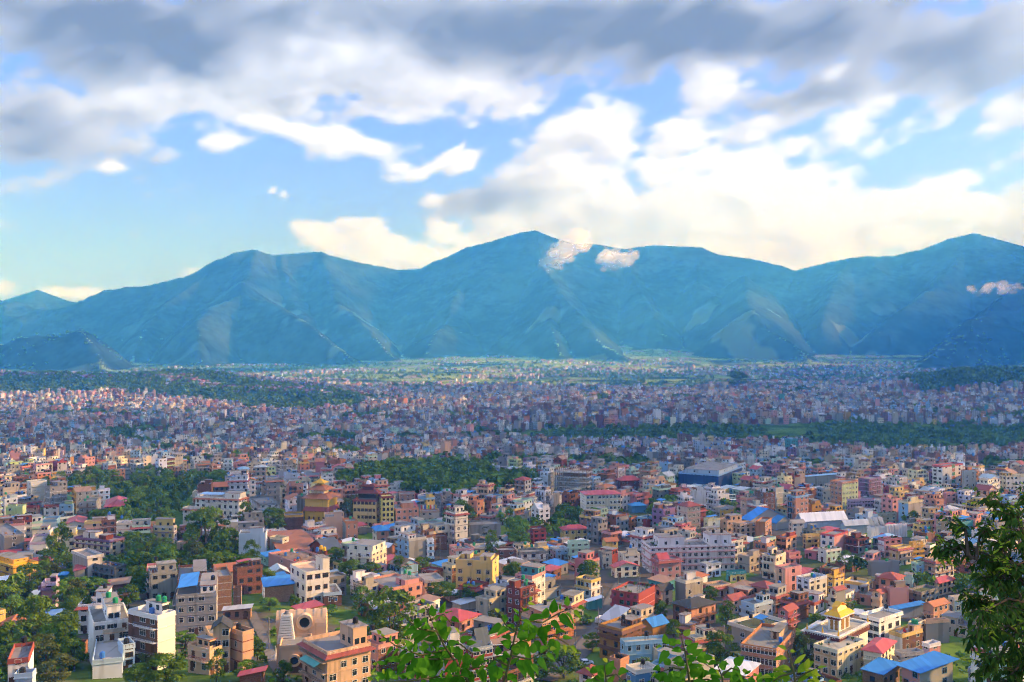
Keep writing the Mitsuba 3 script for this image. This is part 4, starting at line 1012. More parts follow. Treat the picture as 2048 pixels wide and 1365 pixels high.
HS('long grey blank terrace wall house', 1735, 1742, 1798, 1124, 1152, 'concrete', wF=0, wR=0, n=2, th=80, tanks=[(.6, .6, 'tank_green', .3)], cornice=False)
HS('light aqua house with blue stair roof', 1824, 1832, 1848, 1125, 1158, 'mint', c2='skyblue', n=3, tarps=[(.1, .9, .1, .9, 2.0, 'sheet_blue')])
HS('peach balcony house with red roof terraces near the right tree', 1847, 1870, 1908, 1120, 1160, 'peach', c2='offwhite', eave='tile_red', bal='F R', n=3, fr='wood', mark='peach balcony house')
HS('yellow balcony house with red eaves', 1780, 1795, 1822, 1095, 1132, 'yellow', c2='cream', eave='tile_red', bal='F R', rail='solid', bcol='peach', n=3, mark='yellow balcony house')
HS('golden house with round balconies right of the yellow balcony house', 1818, 1826, 1845, 1085, 1124, 'gold', c2='yellow', bal='R', rail='solid', bcol='gold', n=4)
HS('pink and white house with roof garden', 1755, 1768, 1803, 1078, 1116, 'white', c2='pink', par='rose', bal='F', n=3, plants=16, fr='darkred')
HS('tall house with blue left wall, cream balconies and grey right wall', 1796, 1816, 1845, 1004, 1052, 'skyblue', c2='paleconcrete', wF=1, wR=0, n=5, par='paleyellow', mark='blue, cream and grey tall house', rooms=[('c', 'paleyellow')], bal='')
HS('beige office with green roof garden', 1752, 1757, 1793, 1026, 1050, 'beige', n=3, th=80, plants=20, band='tan')
HS('white building with dark glass bays behind the right tree', 1972, 1985, 2015, 1082, 1132, 'white', n=4, ww=2.2, grid=1, fr='steel', wF=1, wR=2)
HS('grey blank house behind the right tree', 1945, 1948, 1985, 1105, 1140, 'concrete', wF=0, wR=0, n=3, th=80)
# ---- third rank landmarks
HS('white apartment tower with green and orange window strip', 1864, 1885, 1926, 932, 986, 'white', c2='offwhite', name='apartment_block', cat='apartment building', n=7, wF=2, wR=3, par='sheet_red', fr='steel', mark='white apartment tower', th=55, ww=2.0,
   more=lambda hb: [hb.t.part('colour_panel').box(.0, .12, hb.L2 * .45, hb.L2 * .6, i * hb.h / 7 + .4, i * hb.h / 7 + 2.6, ['green', 'orange'][i % 2], None, True) for i in range(7)])
HS('grey bare house joined to the white apartment tower', 1924, 1928, 1952, 942, 992, 'paleconcrete', wF=0, wR=2, n=6, th=78)
HS('pale yellow hospital like block at the right edge', 1998, 2012, 2075, 952, 992, 'paleyellow', c2='ivory', name='apartment_block', cat='apartment building', n=4, wF=2, wR=8, fr='steel', rooms=[(.0, .9, .0, .2, 2.6, 'gold')], th=74, mark='pale yellow block')
HS('dark blue netted building site with pale top floor', 1355, 1437, 1487, 950, 984, 'net', c2='net', name='building_site', cat='building site', n=4, wF=0, wR=0, par='sheet_paleblue', rooms=[(.1, .95, .1, .9, 3.0, 'paleblue', 'roof_pale')], mark='blue netted building site', th=30)
HS('colourful building with orange corner and white fin facade', 1660, 1684, 1716, 964, 1022, 'orange', c2='lime', n=6, wF=3, wR=5, band='paleyellow', fr='white', mark='colourful corner building', th=58)
HS('purple office block with window rows', 1694, 1700, 1746, 1000, 1026, 'lilac', n=3, wR=8, th=78, fr='purple', band='purple')
HS('dark plum coloured block with open floors', 1716, 1738, 1762, 958, 1008, 'purple', c2='purple', n=6, band='lilac', bal='F R', fr='steel')
HS('salmon brick house right of the pink blue-sided tower', 1885, 1892, 1912, 986, 1024, 'pink', c2='salmon', wF=0, n=4, fr='wood')
HS('warehouse with pale blue roof and grey walls', 1605, 1612, 1678, 954, 976, 'paleconcrete', roof='shed', rcol='sheet_paleblue', rh=1.6, n=2, wF=0, wR=0, th=80, name='warehouse', cat='warehouse')
HS('long warehouse with blue tin roof beside the bus park', 1484, 1500, 1570, 1040, 1056, 'paleconcrete', roof='gx', rcol='sheet_blue', rh=5.0, n=1, wF=0, wR=0, th=60, name='warehouse', cat='warehouse', over=1.0, mark='blue warehouse roof')
HS('second warehouse with blue tin roof in front of the long one', 1540, 1552, 1584, 1046, 1060, 'paleconcrete', roof='gx', rcol='sheet_blue', rh=3.0, n=1, wF=0, wR=0, th=60, name='warehouse', cat='warehouse')
HS('wide warehouse with pale grey roof and skylights', 1593, 1606, 1692, 1040, 1060, 'greyblue', roof='gy', rcol='sheet_white', rh=3.0, n=1, wF=0, wR=0, th=75, name='warehouse', cat='warehouse', over=1.0, mark='pale grey warehouse')
HS('grey sided warehouse right of the wide pale one', 1680, 1690, 1738, 1050, 1068, 'greyblue', roof='gy', rcol='sheet_grey', rh=2.0, n=1, wF=0, wR=0, th=75, name='warehouse', cat='warehouse')
HS('long pale school building among the parkland trees', 820, 832, 960, 968, 982, 'paleconcrete', roof='gy', rcol='roof_pale', rh=1.6, n=2, wF=0, wR=18, th=74, name='school', cat='school', mark='long park school')
HS('orange red modern house behind the parkland trees', 795, 800, 832, 988, 1004, 'salmon', n=2, th=78)
HS('white villa with roof turrets left of the long park school', 770, 776, 812, 972, 990, 'white', n=2, th=78, rooms=[('c', 'white')])
HS('pink hall with two red hipped roofs', 1232, 1242, 1282, 962, 982, 'darkred', roof='hip', rcol='sheet_red', rh=3, n=2, th=72)
HS('blue tarpaulin market hall', 1256, 1264, 1292, 1012, 1026, 'blue', roof='hip', rcol='sheet_blue', rh=1.6, n=1, wF=0, wR=0, name='shed', cat='market hall')
HS('hot pink wide building far left in the city', 245, 262, 285, 836, 850, 'rose', n=4, par='rose', c2='crimson')
HS('tall white slab house far left in the city', 410, 416, 427, 838, 862, 'white', n=7)
# ---------------------------------------------------------------- buildings of their own kind
def at_px(px, yb, Y=None):
    p = hit(px, yb) if Y is None else np.array([(px - 1024) / F * Y, Y, ZC + (690 - yb) / F * Y])
    return p, p[1] / F


def flue(m, x, y, z0, z1, w0, w1, col):
    a, b = w0 / 2, w1 / 2
    lo, hi = [[x - a, y - a, z0], [x + a, y - a, z0], [x + a, y + a, z0], [x - a, y + a, z0]], [[x - b, y - b, z1], [x + b, y - b, z1], [x + b, y + b, z1], [x - b, y + b, z1]]
    for i in range(4):
        j = (i + 1) % 4
        m.poly([lo[i], lo[j], hi[j], hi[i]], col)
    m.poly(hi, col)


def close_thing(t, label, cat, px0, px1, py0, py1, Y, mark=None, group=None):
    t.close(label, cat, group)
    TAKEN.append((px0, px1, py0, py1, Y))
    x, y = t.fr.x, t.fr.y
    r = (px1 - px0) * Y / F * .55
    GROUND_TAKEN.append(Point(x, y).buffer(r))
    if mark:
        LANDMARKS.append((x, y, mark))


# tiered golden pagoda temple
p, k = at_px(638, 1056)
t = Thing('pagoda_temple', Frame(p[0], p[1] + 6, p[2], math.radians(-14)))
w = 25 * k
z = lambda y: (1056 - y) * k
m = t.part('wall'); m.box(-w, w, -w * .9, w * .9, -4, z(996), 'gold')
t.part('eave').hip(-w, w, -w * .9, w * .9, z(1022), z(1014) - z(1022), 'tile_red', 1.0, top=.86)
t.part('roof', label='lowest and widest roof tier').hip(-w, w, -w * .9, w * .9, z(997), z(989) - z(997), 'tile_orange', 1.7, top=.5)
t.part('drum').box(-w * .55, w * .43, -w * .45, w * .45, z(990), z(979), 'cream')
t.part('roof', label='middle roof tier').hip(-w * .55, w * .43, -w * .45, w * .45, z(981), z(974) - z(981), 'tile_orange', 2.6, top=.38)
t.part('drum').box(-w * .28, w * .16, -w * .22, w * .22, z(975), z(966), 'ochre')
t.part('roof', label='small golden top roof').hip(-w * .28, w * .16, -w * .22, w * .22, z(968), z(961) - z(968), 'gold', 2.0, top=.08)
t.part('finial').cyl(-w * .06, 0, z(962), z(955), .4, .06, 'gilt', 8)
for i in range(4):
    t.part('window').box(-w * .7 + i * w * .42, -w * .7 + i * w * .42 + 1.0, -w * .9 - .06, -w * .9, z(1040), z(1034), 'wood')
close_thing(t, 'golden yellow temple with three stacked pagoda roofs', 'temple', 608, 668, 955, 1056, p[1], 'golden pagoda temple')

# yellow monastery with dark red upper pavilion
def pavilion(hb):
    L1, L2, h = hb.L1, hb.L2, hb.h
    z0 = h
    hb.t.part('pavilion').box(-L1 * .8, -L1 * .02, L2 * .2, L2 * .8, z0 - .8, z0 + 3.2, 'darkconcrete')
    for i in range(7):
        x = -L1 * .8 + L1 * .78 * (i + .5) / 7
        hb.t.part('pavilion_window').box(x - .7, x + .7, L2 * .2 - .05, L2 * .2, z0 + .6, z0 + 2.6, 'pane')
    hb.t.part('pavilion_roof').hip(-L1 * .8, -L1 * .02, L2 * .2, L2 * .8, z0 + 3.3, 1.5, 'darkred', 1.8, top=.5)
    hb.t.part('pavilion').box(-L1 * .65, -L1 * .17, L2 * .32, L2 * .68, z0 + 4.6, z0 + 6.6, 'maroon')
    hb.t.part('pavilion_roof').hip(-L1 * .65, -L1 * .17, L2 * .32, L2 * .68, z0 + 6.7, 1.2, 'darkred', 1.2, top=.5)
    hb.t.part('dome').cyl(-L1 * .4, L2 * .5, z0 + 7.8, z0 + 9.6, 1.7, .8, 'white', 10)
HS('yellow monastery wing under a dark red two tier pavilion', 706, 752, 760, 1000, 1056, 'yellow', par='tile_red', cc='tile_red', th=10, wF=6, wR=1, n=4, fr='wood', name='monastery', cat='monastery', more=pavilion, mark='yellow monastery', rc='gold')
HS('bright lemon yellow monastery tower with a column of square windows', 757, 764, 788, 993, 1058, 'lemon', th=72, wF=1, wR=3, n=6, ww=1.0, grid=1, fr='wood', par='tile_red', cc='tile_red', rc='lemon', name='monastery', cat='monastery', mark='lemon yellow tower')

# white monastery with maroon frieze and golden roof
fr, L1, L2, h, Y = placed(1612, 1676, 1738, 1268, 1340, None)
k = Y / F
t = Thing('monastery', fr)
m = t.part('wall')
m.box(-L1, 0, 0, L2, -6, h - 1.2, 'white', 'roof_pale')
zb = h - 3.0
t.part('frieze').ring(-L1 - .42, .42, -.42, L2 + .42, zb, zb + 1.9, .43, 'maroon')
m = t.part('cornice_dot', kind='stuff')
for i in range(int(L1 / .75)):
    m.box(-L1 + .3 + i * .75, -L1 + .55 + i * .75, -.48, -.421, zb + 1.45, zb + 1.7, 'white')
for i in range(int(L2 / .75)):
    m.box(.421, .48, .3 + i * .75, .55 + i * .75, zb + 1.45, zb + 1.7, 'white')
t.part('parapet').ring(-L1 - .6, .6, -.6, L2 + .6, zb + 1.9, zb + 2.4, .8, 'white')
cx0, cx1, cy0, cy1 = -L1 * .62, -L1 * .27, L2 * .30, L2 * .66
hp = 32 * k
t.part('pavilion').box(cx0, cx1, cy0, cy1, h - 1.2, h + hp * .62, 'white')
t.part('pavilion_band').ring(cx0 - .12, cx1 + .12, cy0 - .12, cy1 + .12, h + hp * .45, h + hp * .62, .13, 'darkred')
for a in (.2, .62):
    t.part('shutter').box(cx0 + (cx1 - cx0) * a, cx0 + (cx1 - cx0) * (a + .26), cy0 - .08, cy0, h - .9, h + hp * .42, 'ochre')
    t.part('shutter').box(cx1, cx1 + .08, cy0 + (cy1 - cy0) * a, cy0 + (cy1 - cy0) * (a + .26), h - .9, h + hp * .42, 'ochre')
t.part('roof_slab').box(cx0 - 1.1, cx1 + 1.1, cy0 - 1.1, cy1 + 1.1, h + hp * .64, h + hp * .72, 'white', None, True)
g = t.part('golden_roof')
g.hip(cx0 - .5, cx1 + .5, cy0 - .5, cy1 + .5, h + hp * .74, 1.0, 'gilt', .5, top=.55)
g.hip(cx0 + .5, cx1 - .5, cy0 + .5, cy1 - .5, h + hp * .74 + .98, 1.6, 'gilt', .0, top=.3)
g.gable(cx0 + 1.1, cx1 - 1.1, cy0 + 1.4, cy1 - 1.4, h + hp * .74 + 2.3, .9, 'gilt', 'gilt', 'x', .5)
for x, y in ((-L1, 0), (0, 0), (0, L2), (-L1 * .5, 0)):
    t.part('finial').cyl(x, y, zb + 2.5, zb + 4.2, .3, .05, 'gilt', 7)
for i in range(3):
    t.part('window').box(-L1 * .9 + i * L1 * .3, -L1 * .9 + i * L1 * .3 + 1.5, -.06, 0, zb - 3.2, zb - .8, 'blue' if i % 2 else 'pane')
t.close('white monastery with maroon frieze and golden curved roof', 'monastery')
took(fr, L1, L2, h + hp, Y)
LANDMARKS.append((fr.x, fr.y, 'golden-roofed monastery'))

# peach house with a ribbed barrel vault and round windows
p, k = at_px(560, 1335)
t = Thing('vault_house', Frame(p[0], p[1] + 1, p[2], math.radians(9)))
z = lambda y: (1335 - y) * k
X = lambda x: (x - 560) * k
R = 26 * k
m = t.part('wall'); m.box(X(552), X(650), 0, 2 * R, -4, z(1258), 'peach', 'roof_grey')
m = t.part('barrel_vault')
a = np.linspace(0, math.pi, 15)
for i in range(14):
    q = [(R - R * math.cos(b), R * 1.05 * math.sin(b)) for b in a[i:i + 2]]
    for s in range(12):
        x0, x1 = X(550) + (X(650) - X(550)) * s / 12, X(550) + (X(650) - X(550)) * (s + 1) / 12
        o = .06 if s % 2 else 0
        m.poly([[x0, q[0][0], z(1258) + q[0][1] * (1 + o)], [x1, q[0][0], z(1258) + q[0][1] * (1 + o)], [x1, q[1][0], z(1258) + q[1][1] * (1 + o)], [x0, q[1][0], z(1258) + q[1][1] * (1 + o)]], 'peach')
for x in (X(550), X(650)):
    m.poly([[x, R - R * math.cos(b), z(1258) + R * 1.05 * math.sin(b)] for b in a], 'peach')
def rose_window(t, x, zc, r, y, under=None):
    g = t.part('round_window')
    b = np.arange(20) * 2 * math.pi / 20
    for i in range(20):
        j = (i + 1) % 20
        for r0, r1, d0, d1 in ((r, r * 1.55, -.5, -.5), (r * 1.55, r * 1.55, -.5, 2.2), (r, r, -.3, -.5)):
            g.poly([[x + r0 * math.cos(b[i]), y + d0, zc + r0 * math.sin(b[i])], [x + r0 * math.cos(b[j]), y + d0, zc + r0 * math.sin(b[j])], [x + r1 * math.cos(b[j]), y + d1, zc + r1 * math.sin(b[j])], [x + r1 * math.cos(b[i]), y + d1, zc + r1 * math.sin(b[i])]], 'peach')
    q = t.part('pane', g.name if hasattr(g, 'name') else None)
    q.poly([[x + r * math.cos(c), y - .3, zc + r * math.sin(c)] for c in b], 'pane')
rose_window(t, X(607), z(1248), 1.25, -.25)
g = t.part('stone_chimney'); flue(g, X(572), -.9, -2, z(1228), 4.4, 1.9, 'beige')
for i in range(11):
    flue(g, X(572), -.9, z(1228) - 6.6 + i * .6, z(1228) - 6.2 + i * .6, 4.0 - i * .16 + .25, 3.9 - i * .16 + .2, 'offwhite')
t.part('chimney_cap').cyl(X(572), -.9, z(1228), z(1222), .7, .25, 'steel', 8)
m = t.part('porch'); m.box(X(566), X(619), -9, -.5, -5, z(1276), 'peach', 'roof_grey')
t.part('porch_parapet').ring(X(566) - .3, X(619) + .3, -9.3, -.5, z(1276), z(1270), .2, 'peach')
t.part('porch_opening').box(X(584), X(616), -9.06, -9, z(1325), z(1290), 'wood')
rose_window(t, X(592), z(1300), .95, -9.2)
close_thing(t, 'peach house with ribbed barrel vault, round windows and pale stone chimney', 'house', 552, 650, 1222, 1345, p[1], 'barrel vault house')
HS('broad peach house with grey roof terrace and red tiled skirt', 603, 655, 744, 1303, 1392, 'peach', n=4, eave='tile_red', rc='roof_grey', rooms=[(.45, .95, .62, .95, 4.6, 'peach', 'peach')], tanks=[(.75, .8, 'tank_black', 5.0)], fr='white', wF=3, wR=4, band='peach', ph=.9, bal='F', rail='bars', tarps=[], mark='broad peach house', th=52,
   more=lambda hb: [hb.t.part('awning').slab([[-hb.L1 * .7, -2.6, hb.h - 3.2], [-hb.L1 * .1, -2.6, hb.h - 3.2], [-hb.L1 * .1, -.1, hb.h - 2.3], [-hb.L1 * .7, -.1, hb.h - 2.3]], .08, 'sheet_green')])

# white hall with ribs and round vaults
def ribs(hb):
    for i in range(8):
        s = hb.L2 * (.45 + .55 * i / 7)
        hb.t.part('rib').box(0, .7, s - .3, s + .3, 0, hb.h + .6, 'white')
    for i in range(3):
        y0, y1 = hb.L2 * i * .15, hb.L2 * (i + 1) * .15
        m = hb.t.part('curved_roof')
        c = np.linspace(0, 1, 7)
        for a, b in zip(c[:-1], c[1:]):
            f = lambda q: hb.h - .5 + 5.0 * (1 - q) ** 2
            m.slab([[-hb.L1, y0 + (y1 - y0) * a, f(a)], [.4, y0 + (y1 - y0) * a, f(a)], [.4, y0 + (y1 - y0) * b, f(b)], [-hb.L1, y0 + (y1 - y0) * b, f(b)]], .2, 'white')
HS('white hall with concave roof shells and upright ribs', 1734, 1742, 1812, 1054, 1078, 'white', n=2, wF=0, wR=0, th=72, more=ribs, name='hall', cat='hall', mark='white ribbed hall')

# concrete frame under construction
p, k = at_px(1146, 992)
t = Thing('building_site', Frame(p[0], p[1], p[2], math.radians(-20)))
w, d = 34 * k, 16 * k
for i in range(5):
    t.part('floor_slab').box(-w, w, -d, d, 3.2 * (i + 1), 3.2 * (i + 1) + .5, 'paleconcrete', None, True)
    m = t.part('column_row', kind='stuff')
    for a in range(9):
        for b in range(3):
            x, y = -w + .5 + (2 * w - 1) * a / 8, -d + .5 + (2 * d - 1) * b / 2
            m.box(x - .3, x + .3, y - .3, y + .3, 3.2 * i - (3 if i == 0 else 0) + (.5 if i else 0), 3.2 * (i + 1), 'tanbrick' if i == 4 else 'concrete')
m = t.part('column_row', kind='stuff')
for a in range(9):
    for b in range(3):
        x, y = -w + .5 + (2 * w - 1) * a / 8, -d + .5 + (2 * d - 1) * b / 2
        m.box(x - .25, x + .25, y - .25, y + .25, 16.5, 18.5 + (a * 7 + b * 3) % 3 * .5, 'tanbrick')
t.part('brick_infill').box(-w * .6, w * .9, -d * .2, d * .9, 12.8 + .5, 16.0, 'tanbrick')
close_thing(t, 'open concrete frame of an unfinished block, brown columns on top', 'building site', 1112, 1180, 945, 992, p[1], 'open concrete frame')

# orange water tower
p, k = at_px(1308, 912)
t = Thing('water_tower', Frame(p[0], p[1], p[2]))
for i in range(6):
    a = i * math.pi / 3
    t.part('leg').bar([4 * k * math.cos(a), 4 * k * math.sin(a), -3], [3.4 * k * math.cos(a), 3.4 * k * math.sin(a), 14 * k], .35, 'tile_orange', 5)
m = t.part('tank')
m.cyl(0, 0, 14 * k, 20 * k, 3.6 * k, 7.5 * k, 'orange', 14); m.cyl(0, 0, 20 * k, 25 * k, 7.5 * k, 7.5 * k, 'orange', 14)
t.part('tank_roof').cyl(0, 0, 25 * k, 28.5 * k, 7.6 * k, 1.0 * k, 'peach', 14)
close_thing(t, 'orange water tower with funnel shaped tank above the roofs', 'water tower', 1299, 1317, 882, 912, p[1], 'orange water tower')

# little white stupa by the lane and one on a terrace
for q, (px, py, hh, lab) in enumerate([(552, 1322, 4.0, 'small white stupa beside the peach vault house'), (560, 1148, 3.4, 'small white stupa on the terrace left of the brown brick hall'), (516, 1140, 3.0, 'whitewashed little stupa by the steps under the grey house')]):
    p, k = at_px(px, py)
    t = Thing('stupa', Frame(p[0], p[1], p[2]))
    t.part('base').box(-1, 1, -1, 1, -1, .8, 'offwhite')
    t.part('dome').cyl(0, 0, .8, 1.5, .9, .8, 'white', 12).cyl(0, 0, 1.5, 2.0, .8, .25, 'white', 12)
    t.part('spire').cyl(0, 0, 2.0, hh, .25, .04, 'white', 8)
    t.close(lab, 'stupa')

# lattice mast on the crimson house
p, k = at_px(1279, 1233)
z1, z0 = p[2] + (1233 - 1140) * k, p[2] + (1233 - 1190) * k
t = Thing('lattice_mast', Frame(p[0], p[1] + 3, 0))
for dx, dy in ((-.5, -.5), (.5, -.5), (.5, .5), (-.5, .5)):
    t.part('leg').bar([dx, dy, z0], [dx * .3, dy * .3, z1], .06, 'steel', 3)
m = t.part('brace', kind='stuff')
for i in range(10):
    a, b = i / 10, (i + 1) / 10
    for s in (-1, 1):
        m.bar([-.5 * s * (1 - .7 * a), -.5, z0 + (z1 - z0) * a], [.5 * s * (1 - .7 * b), -.5 * (1 - .7 * b), z0 + (z1 - z0) * b], .03, 'steel', 3)
t.close('thin grey lattice mast standing on the crimson house roof', 'mast')


# ---------------------------------------------------------------- road, lane, vehicles, poles
def strip(name, pts, w, col, lift=.06):
    pts = np.array([hit(*q)[:2] for q in pts])
    s = np.r_[0, np.cumsum(np.linalg.norm(np.diff(pts, axis=0), axis=1))]
    q = np.linspace(0, s[-1], int(s[-1] / 2.5) + 2)
    c = np.c_[np.interp(q, s, pts[:, 0]), np.interp(q, s, pts[:, 1])]
    for _ in range(6):
        c[1:-1] = (c[:-2] + 2 * c[1:-1] + c[2:]) / 4
    d = np.gradient(c, axis=0)
    n = np.c_[-d[:, 1], d[:, 0]] / np.linalg.norm(d, axis=1)[:, None]
    rows = [c + n * w * o for o in (-.5, -.25, 0, .25, .5)]
    v = np.vstack([np.c_[r, H(r[:, 0], r[:, 1]) + lift + .25] for r in rows])
    m_, f = len(q), []
    for i in range(4):
        for j in range(m_ - 1):
            a = i * m_ + j
            f += [[a, a + 1, a + m_ + 1], [a, a + m_ + 1, a + m_]]
    scene[name] = mikit.ply((v, np.array(f)), 'paint', False, uv=np.tile([PAL[col][0] + .5, 0.3], (len(v), 1)))
    labels[name] = {'kind': 'structure', 'label': name + ' between the houses'}
    GROUND_TAKEN.append(LineString(c).buffer(w * .55 + .5))
    return c


road = strip('road', [(1085, 1362), (1120, 1335), (1150, 1316), (1178, 1285), (1198, 1258), (1212, 1238), (1222, 1215), (1232, 1190), (1246, 1168)], 6.5, 'asphalt')
lane = strip('lane', [(575, 1364), (552, 1335), (540, 1305), (528, 1275), (512, 1245), (503, 1225)], 3.0, 'asphalt')


def car(label, px, py, yaw, col, kind='car', group=None, s=1.0, Y=None):
    p, k = at_px(px, py, Y)
    t = Thing({'car': 'parked_car', 'van': 'parked_van', 'bus': 'parked_bus'}[kind], Frame(p[0], p[1], p[2] + .35, math.radians(yaw)))
    L, W, Hh = {'car': (4.2, 1.7, 1.45), 'van': (4.8, 1.85, 1.95), 'bus': (10.5, 2.5, 3.1)}[kind]
    b = .35
    prof = {'car': [(-L / 2, b), (L / 2, b), (L / 2, .75), (L * .28, .92), (L * .12, Hh), (-L * .30, Hh), (-L * .46, .98), (-L / 2, .9)],
            'van': [(-L / 2, b), (L / 2, b), (L / 2, 1.0), (L * .40, 1.15), (L * .28, Hh), (-L * .48, Hh), (-L / 2, 1.7)],
            'bus': [(-L / 2, b), (L / 2, b), (L / 2, 1.3), (L * .485, Hh), (-L * .49, Hh), (-L / 2, Hh - .3)]}[kind]
    m = t.part('body')
    for sy in (-W / 2, W / 2):
        m.poly([[x, sy, z] for x, z in (prof if sy < 0 else prof[::-1])], col)
    for i in range(len(prof)):
        (x0, z0), (x1, z1) = prof[i], prof[(i + 1) % len(prof)]
        glass = kind != 'bus' and z1 > 1.3 * (Hh / 1.5) * .7 and abs(z1 - z0) > .3 and min(z0, z1) > .8
        m.poly([[x0, -W / 2, z0], [x0, W / 2, z0], [x1, W / 2, z1], [x1, -W / 2, z1]][::-1], 'pane' if glass else col)
    zw0, zw1 = (Hh * .62, Hh * .93)
    n = {'car': 2, 'van': 3, 'bus': 6}[kind]
    x0, x1 = (-L * .30, L * .14) if kind == 'car' else (-L * .45, L * .27) if kind == 'van' else (-L * .46, L * .46)
    for sy in (-1, 1):
        for i in range(n):
            a, c = x0 + (x1 - x0) * i / n + .06, x0 + (x1 - x0) * (i + 1) / n - .06
            y = sy * W / 2
            t.part('window').box(a, c, min(y, y + sy * .02), max(y, y + sy * .02), zw0, zw1, 'pane')
    for x in (-L * .31, L * .31):
        for y in (-W / 2 + .12, W / 2 - .12):
            q = .33 if kind != 'bus' else .48
            m = t.part('wheel')
            a = np.arange(12) * 2 * np.pi / 12
            for sy in (-.13, .13):
                m.poly([[x + q * math.cos(c), y + sy, q - .02 + q * math.sin(c)] for c in (a if sy < 0 else a[::-1])], 'tank_black')
            for i in range(12):
                j = (i + 1) % 12
                m.poly([[x + q * math.cos(a[i]), y - .13, q - .02 + q * math.sin(a[i])], [x + q * math.cos(a[j]), y - .13, q - .02 + q * math.sin(a[j])], [x + q * math.cos(a[j]), y + .13, q - .02 + q * math.sin(a[j])], [x + q * math.cos(a[i]), y + .13, q - .02 + q * math.sin(a[i])]], 'tank_black')
    t.close(label, {'car': 'car', 'van': 'van', 'bus': 'bus'}[kind], group)
    GROUND_TAKEN.append(Point(p[0], p[1]).buffer(L * .5))


car('white car parked at the lower end of the road', 1152, 1338, 8, 'white')
car('second white car just behind the first one at the road end', 1172, 1331, 14, 'bluewhite')
car('small white van halfway up the road beside the tin roofed shop', 1201, 1246, 60, 'white', 'van')
BUSES = sorted([(1550, 1017, 10), (1502, 1013, 6), (1472, 1010, -4), (1440, 1006, 8), (1520, 1006, 12), (1395, 1022, 5), (1560, 1008, -8), (1735, 1030, 4), (1600, 1020, 6), (1455, 1000, 0), (1490, 1002, 10), (1530, 998, 5)])
ORD = 'leftmost second third fourth fifth sixth seventh eighth ninth tenth eleventh rightmost'.split()
for i, (x, y, a) in enumerate(BUSES):
    car(f'{ORD[i]} of the twelve white buses, counted from the left, in the bus park', x, y, a, ['white', 'bluewhite', 'offwhite'][i % 3], 'bus', 'buses in the bus park')
BUSPARK = area((1375, 1022), (1400, 998), (1540, 992), (1620, 1012), (1760, 1026), (1700, 1036), (1560, 1022))


def pole(label, px, py, h, group=None):
    p, k = at_px(px, py)
    t = Thing('utility_pole', Frame(p[0], p[1], p[2]))
    t.part('post').bar([0, 0, -.5], [0, 0, h], .14, 'concrete', 6)
    for z in (h - .5, h - 1.3):
        t.part('crossarm').bar([-.9, 0, z], [.9, 0, z], .06, 'steel')
    t.close(label, 'pole', group)


for x, y, h, lab in [(1197, 1276, 10, 'grey utility pole at the bend of the road'), (1205, 1222, 9, 'utility pole at the corner of the white tin roof'), (1151, 1325, 9, 'utility pole above the parked white cars'), (1236, 1190, 9, 'utility pole at the upper end of the road'),
                     (538, 1300, 9, 'utility pole beside the lane'), (300, 1205, 11, 'tall thin pole behind the white houses'), (1448, 1310, 9, 'pole beside the cream house with red eaves'), (1716, 1330, 9, 'pole between the monastery and the bluish white house'),
                     (880, 1120, 10, 'pole left of the yellow apartment building'), (1015, 1165, 10, 'pole right of the yellow apartment building'), (470, 1165, 10, 'twin pole among the trees above the brick tower')]:
    pole(lab, x, y, h)
# ---------------------------------------------------------------- the rest of the city
from shapely import STRtree
NEARCOL = ['white'] * 8 + ['offwhite'] * 6 + ['cream'] * 6 + ['ivory'] * 5 + ['peach'] * 6 + ['pink'] * 4 + ['salmon'] * 5 + ['rose'] * 2 + ['brick'] * 11 + ['tanbrick'] * 7 + ['concrete'] * 10 + ['tan'] * 3 + ['beige'] * 3 + ['paleconcrete'] * 6 + ['darkconcrete'] * 3 + ['yellow'] * 3 + ['gold', 'ochre', 'orange', 'red', 'crimson', 'darkred'] + ['skyblue'] * 3 + ['paleblue'] * 4 + ['greyblue'] * 3 + ['lilac'] * 1 + ['mint', 'mint', 'lime', 'teal', 'bluewhite', 'bluewhite', 'beige', 'beige', 'tan', 'purple', 'paleyellow']
SAY = dict(offwhite='off-white', ivory='ivory', brick='brick', tanbrick='tan brick', concrete='grey concrete', paleconcrete='pale concrete', darkconcrete='dark concrete', darkred='dark red', skyblue='sky blue', paleblue='pale blue', greyblue='grey blue', bluewhite='bluish white', paleyellow='pale yellow')
NUM = {1: 'one', 2: 'two', 3: 'three', 4: 'four', 5: 'five', 6: 'six', 7: 'seven'}
tree_ix = STRtree(GROUND_TAKEN)
cand = []
R = random.Random(11)
CELL = 10.6
for iy in range(int(205 / CELL), int(800 / CELL)):
    for ix in range(-58, 59):
        y = (iy + R.uniform(.1, .9)) * CELL
        x = (ix + R.uniform(.1, .9) + .5 * (iy % 2)) * CELL
        if abs(x) > .67 * y + 14:
            R.random(); continue
        cand.append((x, y))
X_, Y_ = np.array(cand).T
INWOOD = within(WOODS, X_, Y_) | contains_xy(BUSPARK, X_, Y_)
GAPN = fbm2(X_, Y_, 60, 3, 51)
ZZ = H(X_, Y_)
TILT = fbm2(X_, Y_, 170, 2, 52)
fills = []
placed_pts = {}
